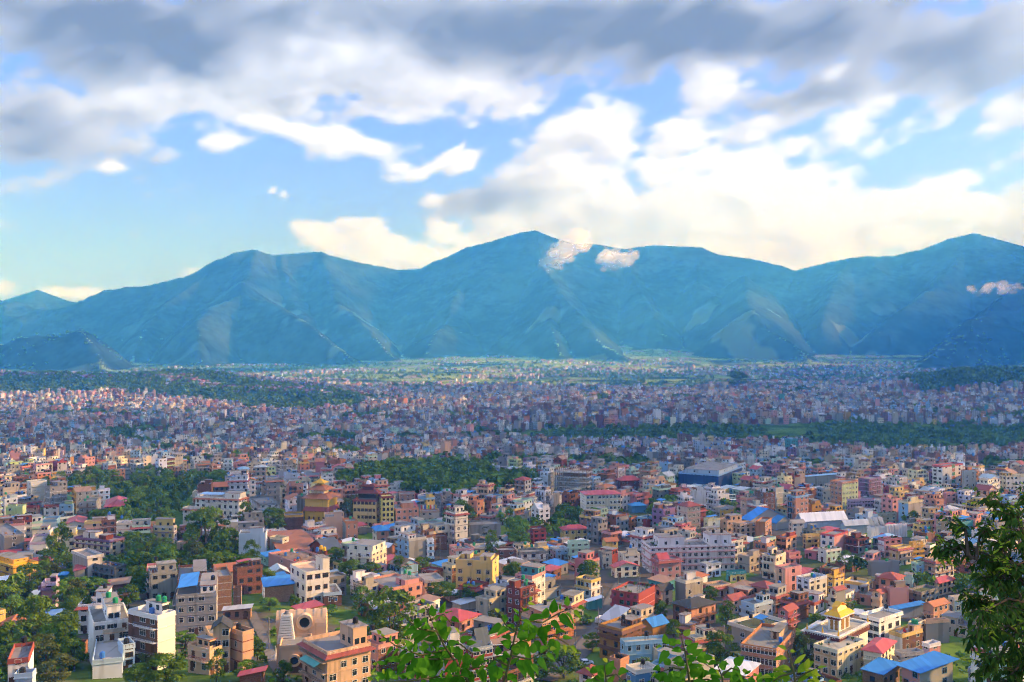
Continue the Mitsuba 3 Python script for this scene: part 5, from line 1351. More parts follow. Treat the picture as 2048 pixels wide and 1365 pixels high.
for i, (x, y) in enumerate(cand):
    r = random.Random(i * 131 + 7)
    left_hill = y < 330 and x < -.16 * y
    if INWOOD[i] or GAPN[i] > .615 or (left_hill and r.random() < .85) or y < 215 + 20 * r.random() or (y < 300 and r.random() < .45):
        continue
    L1, L2 = r.uniform(5.4, 8.6), r.uniform(6, 10.5)
    n = r.choice([1, 1, 2, 2, 2, 3, 3, 4]) if y < 420 else r.choice([1, 2, 2, 3, 3, 3, 4, 4, 5]) if y < 560 else r.choice([1, 2, 2, 3, 3, 3, 4, 4, 5])
    th = math.radians(15 + 60 * min(max((TILT[i] - .25) * 2, 0), 1) + r.uniform(-8, 8))
    c, s = math.cos(-th), math.sin(-th)
    corners = [(x + c * a - s * b, y + s * a + c * b) for a, b in ((-L1, 0), (0, 0), (0, L2), (-L1, L2))]
    poly = Polygon(corners)
    if any(GROUND_TAKEN[j].intersects(poly) for j in tree_ix.query(poly)):
        continue
    cell = (int(x // 12), int(y // 12))
    if any(q.intersects(poly) for a in (-1, 0, 1) for b in (-1, 0, 1) for q in placed_pts.get((cell[0] + a, cell[1] + b), [])):
        continue
    cx = np.array(corners)
    px = 1024 + cx[:, 0] / cx[:, 1] * F
    x0, x1 = px.min(), px.max()
    ok = False
    while n >= 1:
        h = n * 3.0 + .85
        top = 690 - (ZZ[i] + h + 2.2 - ZC) / y * F
        bad = False
        for (a, b, t0, b0, Yt) in TAKEN:
            if Yt > y and min(b, x1) - max(a, x0) > .18 * min(b - a, x1 - x0) and top < b0 - .30 * (b0 - t0) and t0 < 690 - (ZZ[i] - ZC) / y * F:
                bad = True
                break
        if not bad:
            ok = True
            break
        n -= 1
    if not ok:
        continue
    placed_pts.setdefault(cell, []).append(poly)
    fills.append((h * F / y, x, y, ZZ[i], th, L1, L2, n, i))
fills.sort(reverse=True)
KEEP = max(0, 296 - sum(1 for v in labels.values() if v.get('category') in ('house', 'apartment building', 'hut', 'cottage', 'hotel', 'school', 'hall', 'monastery', 'temple', 'shed', 'market hall', 'warehouse', 'building site')))
seen = set()
lm = np.array([q[:2] for q in LANDMARKS])


def relation(x, y):
    """Ways to say where (x, y) lies, by the nearest landmark buildings, best first."""
    d = np.hypot(lm[:, 0] - x, (lm[:, 1] - y) * .8)
    for j in np.argsort(d)[:14]:
        ax, ay, what = LANDMARKS[j]
        u = (x / y - ax / ay) * F
        v = y - ay
        side = 'left of' if u < 0 else 'right of'
        if abs(u) > 24:
            where = side
        elif v > 0:
            where = 'behind'
        else:
            where = 'in front of'
        yield f'{where} the {what}'


def options(r, n, mass):
    c = r.choice(NEARCOL)
    o = dict(c=c, fr=r.choice(['frame', 'frame', 'white', 'wood', 'steel']))
    o['rc'] = r.choice(['roof_grey', 'roof_grey', 'roof_pale', 'roof_rust', 'roof_moss'])
    feat = None
    if r.random() < .45:
        o['c2'] = r.choice(['concrete', 'brick', 'paleconcrete', c, c, 'offwhite'])
    q = r.random()
    if q < .09:
        o['roof'], o['rcol'] = r.choice(['hip', 'gx', 'gy']), r.choice(['sheet_red', 'tile_red', 'tile_orange', 'sheet_rust', 'sheet_paleblue', 'sheet_grey'])
        feat = {'sheet_red': 'red sheet roof', 'tile_red': 'red tiled roof', 'tile_orange': 'orange tiled roof', 'sheet_rust': 'rusty roof', 'sheet_paleblue': 'pale blue sheet roof', 'sheet_grey': 'grey sheet roof'}[o['rcol']]
    elif n <= 1 and q < .45:
        o['roof'], o['rcol'] = 'shed', r.choice(['sheet_grey', 'sheet_blue', 'sheet_rust', 'sheet_red', 'sheet_white'])
        feat = {'sheet_grey': 'slanted grey tin roof', 'sheet_blue': 'slanted blue tin roof', 'sheet_rust': 'slanted rusty tin roof', 'sheet_red': 'slanted red tin roof', 'sheet_white': 'slanted white tin roof'}[o['rcol']]
    else:
        if r.random() < .7:
            o['rooms'] = [ROOMS[r.choice('lrcfb')] + r.choice([(), (), (r.choice(NEARCOL),)])]
            feat = 'roof room'
        if r.random() < .38:
            o['rooms'] = [r.choice([(.0, .62, .30, 1.0, 2.9), (.38, 1.0, .25, 1.0, 2.9), (.0, 1.0, .45, 1.0, 2.9), (.0, .55, .0, 1.0, 2.9)])]
            feat = 'set back top storey'
        if r.random() < .82:
            tc = r.choice(['tank_black'] * 4 + ['tank_green', 'tank_blue'])
            o['tanks'] = [(r.uniform(.15, .85), r.uniform(.15, .85), tc, r.choice([.1, .8, 1.5, 2.7])) for _ in range(r.choice([1, 1, 2]))]
            feat = {'tank_black': 'black roof tank', 'tank_green': 'green roof tank', 'tank_blue': 'blue roof tank'}[tc]
        if r.random() < .16:
            tc = r.choice(['sheet_blue', 'sheet_blue', 'sheet_grey', 'sheet_red', 'sheet_paleblue'])
            o['tarps'] = [(.1, r.uniform(.5, .95), .1, r.uniform(.5, .9), r.uniform(1.9, 2.4), tc)]
            feat = {'sheet_blue': 'blue roof sheet', 'sheet_grey': 'grey roof sheet', 'sheet_red': 'red roof sheet', 'sheet_paleblue': 'pale blue roof sheet'}[tc]
        if r.random() < .2:
            o['eave'] = r.choice(['tile_red', 'tile_orange', 'tile_red'])
            feat = feat or 'tiled roof skirt'
        if r.random() < .22:
            o['par'] = r.choice(['white', 'pink', 'tile_red', 'offwhite', 'yellow', 'mint', 'skyblue'])
        if r.random() < (.35 if mass else .5):
            o['clutter'] = r.randint(2, 4 if mass else 8)
        if r.random() < .25 and not mass:
            o['plants'] = r.randint(3, 10)
        if c in ('brick', 'concrete', 'tanbrick') and r.random() < .5:
            o['rebar'] = 4
            feat = feat or 'bare column stubs on the roof'
    if r.random() < .6:
        o['band'] = r.choice([c, 'offwhite', 'paleconcrete', 'concrete', 'pink', 'white', 'tile_red'])
        o['bo'] = r.choice([.1, .2, .5])
    if r.random() < .5:
        o['bal'] = r.choice(['F', 'R', 'F', 'F R'])
        o['rail'] = r.choice(['bars', 'solid'])
        o['loggia'] = r.random() < .7
    if r.random() < .3:
        o['shade'] = 'offwhite'
    if r.random() < .25:
        o['wR'] = 0
    return o, feat


fills.sort(key=lambda q: (abs(q[1]) > .56 * q[2], -q[0]))
for rank, (size, x, y, z, th, L1, L2, n, i) in enumerate(fills):
    r = random.Random(i * 977 + 3)
    near = rank < KEEP
    o, feat = options(r, n, not near)
    fr = Frame(x, y, z, -th)
    t = Thing('house', fr, None if near else MASS)
    if not near:
        o['rail'] = 'solid'
        o.pop('shade', None)
    if y > 335:
        o['far'] = True
    House(t, L1, L2, n * 3.0 + .85, n, o, r, 2 if near else 1).build()
    if near:
        base = f"{SAY.get(o['c'], o['c'])} {NUM[n]} storey house" + (f' with {feat}' if feat else '')
        label = None
        for where in relation(x, y):
            if (base, where) not in seen and len((base + ' ' + where).split()) <= 16:
                label = base + ' ' + where
                seen.add((base, where))
                break
        t.close(label or base, 'house')
print('fill houses', len(fills), 'kept', KEEP, 'mass verts', MASS.n)

# ---- far city: bodies, parapets and stair rooms as plain boxes, all placed at once
def far_boxes(cx, cy, z0, z1, hx, hy, yaw, side, top, foot):
    n = len(cx)
    c, s = np.cos(yaw), np.sin(yaw)
    sx, sy = np.array([-1, 1, 1, -1]), np.array([-1, -1, 1, 1])
    px = cx[:, None] + c[:, None] * hx[:, None] * sx - s[:, None] * hy[:, None] * sy
    py = cy[:, None] + s[:, None] * hx[:, None] * sx + c[:, None] * hy[:, None] * sy
    lo = np.stack([px, py, np.repeat(z0[:, None], 4, 1)], -1)
    hi = np.stack([px, py, np.repeat(z1[:, None], 4, 1)], -1)
    co = np.concatenate([lo, hi], 1)
    v = co[:, QUADS[:5]].reshape(-1, 3)                                   # n x 5 x 4
    f = (np.arange(n * 5) * 4)[:, None, None] + np.array([[0, 1, 2], [0, 2, 3]])
    col = np.repeat(side[:, None], 5, 1)
    col[:, 4] = top
    u = np.stack([np.repeat(col.reshape(-1), 4) + .5, np.repeat(foot, 20)], 1)
    return v, f.reshape(-1, 3), u


def ids(names):
    return np.array([PAL[q][0] for q in names])


FARCOL = ids(['far_' + c for c in ['white'] * 4 + ['offwhite'] * 10 + ['ivory'] * 5 + ['cream'] * 3 + ['peach'] * 6 + ['pink'] * 4 + ['salmon'] * 4 + ['rose'] * 2 + ['brick'] * 13 + ['tanbrick'] * 10 + ['tan'] * 4 + ['concrete'] * 11 + ['paleconcrete'] * 10 + ['darkconcrete'] * 3 + ['yellow', 'yellow', 'ochre', 'orange', 'red', 'darkred'] + ['skyblue', 'skyblue', 'paleblue', 'paleblue', 'greyblue', 'greyblue', 'greyblue', 'lilac', 'mint', 'mint', 'teal', 'beige', 'beige', 'purple', 'bluewhite', 'bluewhite']])
ROOFCOL = ids(['roof_grey'] * 6 + ['roof_pale'] * 5 + ['roof_rust'] * 3 + ['sheet_blue', 'sheet_red', 'sheet_grey', 'roof_moss', 'tile_red', 'sheet_white'])
PLAIN = ids(['offwhite', 'white', 'pink', 'peach', 'concrete', 'paleconcrete', 'brick', 'tank_black', 'tank_black', 'skyblue', 'sheet_blue'])
FV, FF, FU, fn = [], [], [], 0


def add_far(a):
    global fn
    v, f, u = a
    FV.append(v); FF.append(f + fn); FU.append(u)
    fn += len(v)


TREESPOTS = []
for y0, y1, cell in ((800, 1250, 10.8), (1250, 2000, 12.0), (2000, 3500, 14.2)):
    ny, nx = int((y1 - y0) / cell), int(y1 * .68 / cell) + 1
    IX, IY = np.meshgrid(np.arange(-nx, nx + 1), np.arange(ny))
    x = ((IX + rng.uniform(-.28, .28, IX.shape) + .5 * (IY % 2)) * cell).ravel()
    y = (y0 + (IY + rng.uniform(.2, .8, IX.shape)) * cell).ravel()
    # lanes: drop rows along warped lines
    k = np.abs(x) < .68 * y
    x, y = x[k], y[k]
    gap = fbm2(x, y, 85, 3, 61)
    big = fbm2(x, y, 420, 2, 62)
    wood = within(WOODS, x, y)
    slope = within(SLOPES, x, y)
    edge = 2800 + 650 * (fbm2(x, y, 500, 3, 43) - .5) * 2 - 420 * step(-.20, -.10, x / y) * (1 - step(.02, .12, x / y))
    keep = ~wood & (~slope | (fbm2(x, y, 70, 2, 63) > .76)) & (gap < .61 - .12 * step(.55, .75, big)) & (y < edge) & ~contains_xy(BUSPARK, x, y)
    tr = (wood | slope | (gap > .60)) & ~keep
    TREESPOTS.append((x[tr], y[tr]))
    x, y = x[keep], y[keep]
    free = np.ones(len(x), bool)
    for p in GROUND_TAKEN:
        if p.centroid.y > 700:
            free &= ~contains_xy(p.buffer(7), x, y)
    x, y = x[free], y[free]
    n = len(x)
    z = H(x, y)
    hx, hy = rng.uniform(2.5, 4.4, n), rng.uniform(2.7, 5.0, n)
    fl = rng.choice([1, 2, 2, 3, 3, 3, 4, 4, 5], n) + (rng.random(n) < .03) * 2
    big_b = rng.random(n) < .02
    hx, hy = np.where(big_b, hx * 1.9, hx), np.where(big_b, hy * 1.3, hy)
    h = fl * 3.0
    yaw = (fbm2(x, y, 240, 2, 66) - .5) * 5.0 + rng.uniform(-.12, .12, n)
    side, top = rng.choice(FARCOL, n), rng.choice(ROOFCOL, n)
    add_far(far_boxes(x, y, z - 5, z + h, hx, hy, yaw, side, top, z))
    m = rng.random(n) < .75
    o = rng.uniform(-.45, .45, (n, 2))
    ox = x + np.cos(yaw) * hx * o[:, 0] - np.sin(yaw) * hy * o[:, 1]
    oy = y + np.sin(yaw) * hx * o[:, 0] + np.cos(yaw) * hy * o[:, 1]
    plain = rng.choice(PLAIN, n)
    add_far(far_boxes(ox[m], oy[m], (z + h)[m], (z + h + rng.uniform(1.4, 3.2, n))[m], (hx * rng.uniform(.2, .45, n))[m], (hy * rng.uniform(.2, .45, n))[m], yaw[m], plain[m], rng.choice(ROOFCOL, n)[m], z[m]))
    if y1 <= 2000:
        for sx, sy, lx, ly in ((0, -1, 1, 0), (1, 0, 0, 1), (0, 1, 1, 0), (-1, 0, 0, 1)):      # parapets
            ax, ay = sx * (hx - .08), sy * (hy - .08)
            add_far(far_boxes(x + np.cos(yaw) * ax - np.sin(yaw) * ay, y + np.sin(yaw) * ax + np.cos(yaw) * ay, z + h, z + h + .9, np.where(lx, hx + .1, .12), np.where(ly, hy - .2, .12), yaw, side, side, z - 700))
        for q in range(2):                                                                       # tanks and sheds
            m = rng.random(n) < .5
            o = rng.uniform(-.7, .7, (n, 2))
            ox, oy = x + np.cos(yaw) * hx * o[:, 0] - np.sin(yaw) * hy * o[:, 1], y + np.sin(yaw) * hx * o[:, 0] + np.cos(yaw) * hy * o[:, 1]
            add_far(far_boxes(ox[m], oy[m], (z + h)[m], (z + h + rng.uniform(1, 4.2, n))[m], rng.uniform(.4, .8, n)[m], rng.uniform(.4, .8, n)[m], yaw[m], rng.choice(PLAIN, n)[m], rng.choice(ROOFCOL, n)[m], z[m]))
    print('far houses', n)
# hamlets among the fields and on the ridge of the left hill
n = 14000
u, y = rng.uniform(-.7, .7, n), np.exp(rng.uniform(math.log(2600), math.log(6400), n))
x = u * y
cl = fbm2(x, y, 420, 3, 71)
zz = H(x, y)
sl = np.maximum(np.abs(H(x, y + 25) - zz), np.abs(H(x + 25, y) - zz))
keep = (cl > .53) & (sl < 3.2) & (zz < ZC - 20 + 70 * step(5000, 6000, y)) & ~within(SLOPES, x, y)
x, y, z = x[keep], y[keep], zz[keep]
n = len(x)
hx, hy, h, yaw = rng.uniform(3, 5.5, n), rng.uniform(3, 6, n), rng.choice([6, 6, 9, 9, 12], n), rng.uniform(0, 3, n)
add_far(far_boxes(x, y, z - 4, z + h, hx, hy, yaw, rng.choice(FARCOL, n), rng.choice(ROOFCOL, n), z))
kx = np.interp(rng.uniform(0, 1, 900), np.linspace(0, 1, len(KIRT)), [q[0] for q in KIRT]) + rng.normal(0, 16, 900)
ky = np.interp((kx - KIRT[0][0]) / (KIRT[-1][0] - KIRT[0][0]), np.linspace(0, 1, len(KIRT)), [q[1] for q in KIRT]) + 22 + rng.normal(0, 20, 900)
kz = H(kx, ky)
hk = rng.choice([6, 9, 9, 12], 900)
add_far(far_boxes(kx, ky, kz - 4, kz + hk, rng.uniform(3, 5, 900), rng.uniform(3, 5, 900), rng.uniform(0, 3, 900), rng.choice(ids(['far_brick', 'far_brick', 'far_tanbrick', 'far_salmon', 'far_offwhite', 'far_pink', 'far_paleconcrete', 'far_darkred']), 900), rng.choice(ROOFCOL, 900), kz))

v, f, u_ = MASS.data()
FV.append(v); FF.append(f + fn); FU.append(u_)
fv, ff, fu = np.vstack(FV), np.vstack(FF), np.vstack(FU)
scene['distant_houses'] = mikit.ply((fv, ff), 'paint', False, uv=fu)
labels['distant_houses'] = {'kind': 'stuff', 'label': 'densely packed flat roofed houses filling the valley'}
print('distant houses triangles', len(ff))
# ---------------------------------------------------------------- trees: a tapered trunk with limbs and a crown of many leaf tufts
def tube(pts, rad, sides=6):
    p, t = np.asarray(pts, float), None
    t = np.gradient(p, axis=0)
    t /= np.linalg.norm(t, axis=1, keepdims=True) + 1e-12
    a = np.cross(t, np.where(np.abs(t[:, 2:]) < .9, [0, 0, 1.0], [1.0, 0, 0]))
    a /= np.linalg.norm(a, axis=1, keepdims=True) + 1e-12
    b = np.cross(t, a)
    g = np.arange(sides) * 2 * np.pi / sides
    v = p[:, None] + np.broadcast_to(rad, (len(p),))[:, None, None] * (np.cos(g)[None, :, None] * a[:, None] + np.sin(g)[None, :, None] * b[:, None])
    i, j = np.meshgrid(np.arange(len(p) - 1), np.arange(sides), indexing='ij')
    q = np.stack([i * sides + j, i * sides + (j + 1) % sides, (i + 1) * sides + (j + 1) % sides, (i + 1) * sides + j], -1).reshape(-1, 4)
    return v.reshape(-1, 3), np.vstack([q[:, [0, 1, 2]], q[:, [0, 2, 3]]])


def join(parts):
    v, f, n = [], [], 0
    for a, b in parts:
        v.append(a); f.append(b + n); n += len(a)
    return np.vstack(v), np.vstack(f)


def leaves(c, nrm, size, g, uvv=None):
    """One folded four-cornered tuft per centre, facing roughly along nrm."""
    n = len(c)
    nrm = nrm + g.normal(0, .55, (n, 3))
    nrm /= np.linalg.norm(nrm, axis=1, keepdims=True)
    a = np.cross(nrm, g.normal(0, 1, (n, 3)))
    a /= np.linalg.norm(a, axis=1, keepdims=True)
    b = np.cross(nrm, a)
    s = size * g.uniform(.6, 1.35, (n, 1))
    v = np.stack([c - a * s, c + b * s * .55 + nrm * s * .1, c + a * s, c - b * s * .55 + nrm * s * .1], 1).reshape(-1, 3)
    f = ((np.arange(n) * 4)[:, None, None] + np.array([[0, 1, 2], [0, 2, 3]])).reshape(-1, 3)
    u = np.repeat(np.stack([g.random(n) if uvv is None else uvv, np.zeros(n)], 1), 4, 0)
    return v, f, u


def tree_template(seed, nleaf, clumps, shape, size, trunk=.22):
    """Unit tree: height 1, crown half width .5. shape(z in 0..1) gives the crown's half width."""
    g = np.random.default_rng(seed)
    cs = []
    while len(cs) < clumps:
        z = g.uniform(trunk, .95)
        w = shape((z - trunk) / (1 - trunk))
        a, r = g.uniform(0, 2 * np.pi), w * math.sqrt(g.uniform(.12, 1))
        cs.append((r * math.cos(a) * .5 * .84, r * math.sin(a) * .5 * .84, z))
    cs = np.array(cs)
    rad = g.uniform(.085, .165, clumps) * (1 if clumps < 40 else .8)
    k = rng_k = g.choice(clumps, nleaf, p=rad ** 2 / (rad ** 2).sum())
    d = g.normal(0, 1, (nleaf, 3))
    d /= np.linalg.norm(d, axis=1, keepdims=True)
    d[:, 2] = np.where(d[:, 2] < -.35, -d[:, 2] * .6, d[:, 2])
    rr = rad[k] * g.uniform(.45, 1.08, nleaf) ** .6
    c = cs[k] + d * rr[:, None] * [1, 1, .82]
    v, f, u = leaves(c, d + [0, 0, .35], size, g, np.clip(g.normal(.5, .22, clumps)[k] + g.normal(0, .15, nleaf), 0, 1))
    top = .5
    p = [([0, 0, -.06], .035), ([.01, .005, trunk * .6], .026), ([.0, .01, trunk + .2], .018), ([.01, 0, .72], .006)]
    tr = [tube([q[0] for q in p], np.array([q[1] for q in p]))]
    for i in g.choice(clumps, min(9, clumps), replace=False):
        s = np.array([0, 0, trunk * .7 + .2 * g.random()])
        e = cs[i]
        tr.append(tube([s, (s + e) / 2 + [0, 0, .03], e], np.array([.012, .008, .003]), 4))
    return (v, f, u), join(tr)


round_ = lambda t: math.sin(math.pi * min(max(t * .86 + .12, 0), 1)) ** .6
oval = lambda t: math.sin(math.pi * min(max(t * .88 + .08, 0), 1)) ** .75
cone = lambda t: (1 - t) ** .75 * .95 + .08
wide = lambda t: math.sin(math.pi * min(max(t * .7 + .25, 0), 1)) ** .5
KINDS = {'broad_tree': [tree_template(s, 3400, 34, round_, .030) for s in (1, 2, 3)], 'tall_tree': [tree_template(s, 2600, 30, oval, .026, .14) for s in (4, 5)],
         'conifer_tree': [tree_template(s, 2400, 46, cone, .024, .08) for s in (6,)], 'spreading_tree': [tree_template(s, 3000, 30, wide, .030, .34) for s in (7,)], 'bush': [tree_template(s, 1500, 16, round_, .045, .04) for s in (8, 9)]}
PARTS = {}
for kind, temps in KINDS.items():
    for i, ((v, f, u), (tv, tf)) in enumerate(temps):
        PARTS[kind, i] = (v, f, u, tv, tf)


def tree(kind, label, x, y, z, w, h, r, mat='foliage', group=None):
    key = numbered(kind)
    v, f, u, tv, tf = PARTS[kind, r.randrange(len(KINDS[kind]))]
    m = T().translate([x, y, z]).rotate([0, 0, 1], r.uniform(0, 360)).scale([w, w, h])
    for part, d, b in (('crown', ('c', kind, id(v), mat), mat), ('trunk', ('t', kind, id(v)), 'bark')):
        if d not in PARTS:
            PARTS[d] = mikit.ply((v, f), b, False, uv=u) if part == 'crown' else mikit.ply((tv, tf), b, True)
        scene[f'{key}__{part}'] = {**PARTS[d], 'to_world': m}
    labels[key] = {'label': label, 'category': 'bush' if kind == 'bush' else 'tree', **({'group': group} if group else {})}


TREES = [  # kind, foot x, foot y, height, width (photo pixels), material, label
    ('broad_tree', 780, 1312, 128, 122, 'foliage', 'very large dark round tree below the pink flat-roofed house'),
    ('tall_tree', 724, 1232, 58, 50, 'foliage_bright', 'yellowish tree between the cream villa and the pink flat-roofed house'),
    ('broad_tree', 700, 1168, 46, 56, 'foliage', 'green tree right behind the cream villa tower'),
    ('broad_tree', 672, 1138, 40, 44, 'foliage', 'tree between the cream villa and the pale-blue-roofed cream house'),
    ('broad_tree', 740, 1166, 38, 54, 'foliage', 'tree below the pale-blue-roofed cream house'),
    ('broad_tree', 800, 1160, 46, 60, 'foliage', 'leafy tree in front of the grey and blue narrow house'),
    ('broad_tree', 845, 1152, 36, 44, 'foliage', 'tree right of the grey and blue narrow house'),
    ('broad_tree', 412, 1122, 102, 88, 'foliage', 'large dark tree in front of the cream guest house'),
    ('tall_tree', 385, 1130, 70, 40, 'foliage', 'dark tall tree left of the largest tree by the guest house'),
    ('tall_tree', 494, 1072, 66, 40, 'foliage', 'slim tall tree at the right end of the cream guest house'),
    ('tall_tree', 502, 1156, 72, 42, 'foliage', 'ragged tall tree below the blank white house'),
    ('broad_tree', 442, 1168, 62, 76, 'foliage', 'wide tree left of the ragged tall tree, above the brick tower'),
    ('tall_tree', 405, 1160, 60, 40, 'foliage', 'upright tree above the unfinished brick house'),
    ('broad_tree', 548, 1066, 48, 58, 'foliage', 'round tree right of the slim tree, above the grey house'),
    ('spreading_tree', 706, 1046, 52, 78, 'foliage_olive', 'old spreading tree in front of the yellow monastery'),
    ('broad_tree', 628, 1050, 26, 40, 'foliage', 'small tree at the foot of the golden pagoda temple'),
    ('broad_tree', 914, 1082, 76, 70, 'foliage', 'big round dark tree left of the bare concrete house'),
    ('tall_tree', 1040, 1108, 72, 50, 'foliage_bright', 'tall green tree right of the bare concrete house'),
    ('tall_tree', 986, 1128, 64, 34, 'foliage', 'grey green tree in front of the bare concrete house'),
    ('broad_tree', 1026, 1200, 72, 50, 'foliage', 'left of two dark trees right of the yellow apartment building'),
    ('broad_tree', 1064, 1200, 70, 46, 'foliage', 'right of two dark trees right of the yellow apartment building'),
    ('broad_tree', 992, 1268, 46, 44, 'foliage_olive', 'olive brown tree right of the red hip-roofed pink house'),
    ('broad_tree', 940, 1206, 36, 70, 'foliage', 'trees below the yellow apartment building, left one'),
    ('broad_tree', 1005, 1225, 46, 66, 'foliage', 'dark tree below the yellow apartment building, right one'),
    ('broad_tree', 880, 1205, 38, 60, 'foliage', 'tree in front of the grey balustraded house'),
    ('broad_tree', 1132, 1066, 48, 52, 'foliage', 'dark round tree below the slim ochre tower house'),
    ('broad_tree', 1180, 1064, 44, 56, 'foliage_bright', 'green tree in front of the long cream apartment block'),
    ('broad_tree', 1176, 1176, 52, 54, 'foliage', 'dark tree at the top of the road'),
    ('broad_tree', 1128, 1356, 62, 88, 'foliage', 'large dark bush tree at the foot of the road'),
    ('broad_tree', 1082, 1362, 46, 50, 'foliage', 'dark shrub tree under the middle sapling'),
    ('broad_tree', 1184, 1302, 34, 40, 'foliage', 'tree right of the road, left of the brown balcony house'),
    ('bush', 1166, 1248, 30, 34, 'foliage_bright', 'bright bush left of the road bend'),
    ('broad_tree', 1282, 1252, 22, 62, 'foliage', 'low trees under the crimson house wall'),
    ('broad_tree', 1320, 1244, 40, 34, 'foliage', 'tree right of the crimson house'),
    ('broad_tree', 1346, 1282, 40, 34, 'foliage', 'tree between the blue-roofed ochre shed and the dark-roofed brick house'),
    ('tall_tree', 1456, 1268, 62, 46, 'foliage', 'tree left of the big beige house'),
    ('broad_tree', 1438, 1342, 74, 72, 'foliage', 'large dark tree right of the cream house with red eaves'),
    ('broad_tree', 1420, 1212, 36, 40, 'foliage', 'tree beside the beige house with grey side'),
    ('broad_tree', 1608, 1340, 68, 48, 'foliage_olive', 'dark purple tinged tree between the school block and the monastery'),
    ('broad_tree', 1634, 1266, 36, 36, 'foliage', 'tree behind the white monastery'),
    ('broad_tree', 1585, 1222, 32, 42, 'foliage', 'round tree above the big beige house, left one'),
    ('broad_tree', 1626, 1218, 30, 30, 'foliage', 'round tree below the white apartment house'),
    ('bush', 1590, 1284, 24, 54, 'foliage_bright', 'bright green scrub beside the salmon school block'),
    ('tall_tree', 1690, 1146, 44, 34, 'foliage', 'tree left of the long grey blank terrace wall'),
    ('tall_tree', 1700, 1232, 34, 28, 'foliage', 'thin tree left of the bluish white house'),
    ('broad_tree', 1822, 1056, 32, 34, 'foliage', 'round tree in front of the blue, cream and grey tall house'),
    ('broad_tree', 1885, 1040, 26, 34, 'foliage', 'tree right of the grey wall of the blue-sided tall house'),
    ('tall_tree', 1478, 1120, 40, 24, 'foliage', 'tree at the right end of the white hotel'),
    ('broad_tree', 1290, 978, 20, 36, 'foliage', 'tree by the hall with two red roofs'),
    ('broad_tree', 1372, 1020, 24, 40, 'foliage', 'tree left of the white box house'),
    ('broad_tree', 118, 1130, 78, 46, 'foliage', 'tall greyish tree right of the lavender white house'),
    ('broad_tree', 96, 1140, 40, 46, 'foliage', 'shrubby tree behind the saffron temple hall'),
    ('broad_tree', 62, 1064, 34, 30, 'foliage', 'small tree below the red shop house'),
    ('conifer_tree', 176, 1262, 68, 44, 'foliage', 'dark conifer in front of the older white house'),
    ('tall_tree', 126, 1222, 56, 44, 'foliage_bright', 'bright tree right of the lilac balcony house'),
    ('broad_tree', 158, 1200, 44, 66, 'foliage_bright', 'light green tree above the older white house'),
    ('broad_tree', 195, 1196, 36, 54, 'foliage_bright', 'light green tree right of its twin above the older white house'),
    ('broad_tree', 60, 1182, 52, 60, 'foliage', 'dark tree below the saffron temple hall'),
    ('broad_tree', 18, 1232, 60, 64, 'foliage', 'dark tree at the left edge below the blue temple awning'),
    ('broad_tree', 70, 1290, 92, 84, 'foliage', 'very large dark tree in the grove, left of the cream cottage'),
    ('broad_tree', 130, 1278, 52, 60, 'foliage', 'dark round tree below the cream cottage'),
    ('broad_tree', 26, 1320, 70, 70, 'foliage', 'dark tree behind the pink-banded white house'),
    ('tall_tree', 100, 1330, 78, 50, 'foliage_bright', 'upright bright tree in the grove, right of the pink-banded white house'),
    ('broad_tree', 68, 1340, 62, 62, 'foliage_bright', 'bright round tree right next to the pink-banded white house'),
    ('broad_tree', 150, 1340, 60, 56, 'foliage', 'dark tree left of the light blue house'),
    ('broad_tree', 112, 1372, 58, 76, 'foliage_olive', 'olive crowned tree at the lower edge left of the light blue house'),
    ('broad_tree', 335, 1374, 58, 96, 'foliage', 'broad dark tree at the lower edge below the tall white-walled house'),
    ('broad_tree', 275, 1376, 44, 70, 'foliage', 'dark tree at the lower edge under the light blue tower'),
    ('bush', 322, 1316, 42, 74, 'foliage_bright', 'bright scrub on the slope below the grey apartment block'),
    ('bush', 372, 1296, 32, 66, 'foliage_bright', 'bright scrub above the low peach terrace house'),
    ('bush', 300, 1340, 36, 60, 'foliage_olive', 'yellowish scrub under the tall white-walled house'),
    ('tall_tree', 434, 1366, 66, 42, 'foliage', 'tree in front of the peach tower house'),
    ('broad_tree', 494, 1364, 40, 50, 'foliage_bright', 'tree left of the pink roofed brick shed'),
    ('broad_tree', 516, 1320, 44, 34, 'foliage', 'tree between the peach tower house and the lane'),
    ('broad_tree', 568, 1362, 40, 44, 'foliage', 'tree in front of the barrel vault house porch'),
    ('broad_tree', 540, 1222, 26, 44, 'foliage_bright', 'shrubs below the blue roofed brick shed'),
    ('broad_tree', 588, 1218, 28, 26, 'foliage', 'small garden tree left of the cream villa'),
    ('bush', 652, 1232, 20, 60, 'foliage_bright', 'clipped yellow green hedge bush below the cream villa'),
    ('broad_tree', 536, 1174, 34, 50, 'foliage', 'round tree at the little stupa terrace'),
    ('broad_tree', 296, 1196, 50, 60, 'foliage', 'dark tree behind the tall white-walled house'),
    ('broad_tree', 258, 1216, 44, 44, 'foliage', 'tree right of the older white house'),
    ('broad_tree', 330, 1150, 50, 64, 'foliage_bright', 'light tree above the unfinished brick house'),
    ('broad_tree', 280, 1160, 52, 64, 'foliage', 'dark tree right of the half ruined grey house'),
    ('broad_tree', 326, 1108, 30, 44, 'foliage', 'tree under the orange yellow tower house'),
    ('spreading_tree', 1296, 1362, 40, 70, 'foliage', 'dark spreading tree right of the bright blue house'),
    ('broad_tree', 1350, 1364, 42, 50, 'foliage', 'dark tree behind the right saplings'),
    ('broad_tree', 1476, 778, 34, 48, 'foliage', 'dome shaped dark tree standing above the far roofs'),
]
r = random.Random(3)
for kind, px, py, hp, wp, mat, lab in TREES:
    p = hit(px, py)
    k = p[1] / F
    tree(kind, lab, p[0], p[1], p[2], wp * k * 1.08, hp * k * 1.05, r, mat)

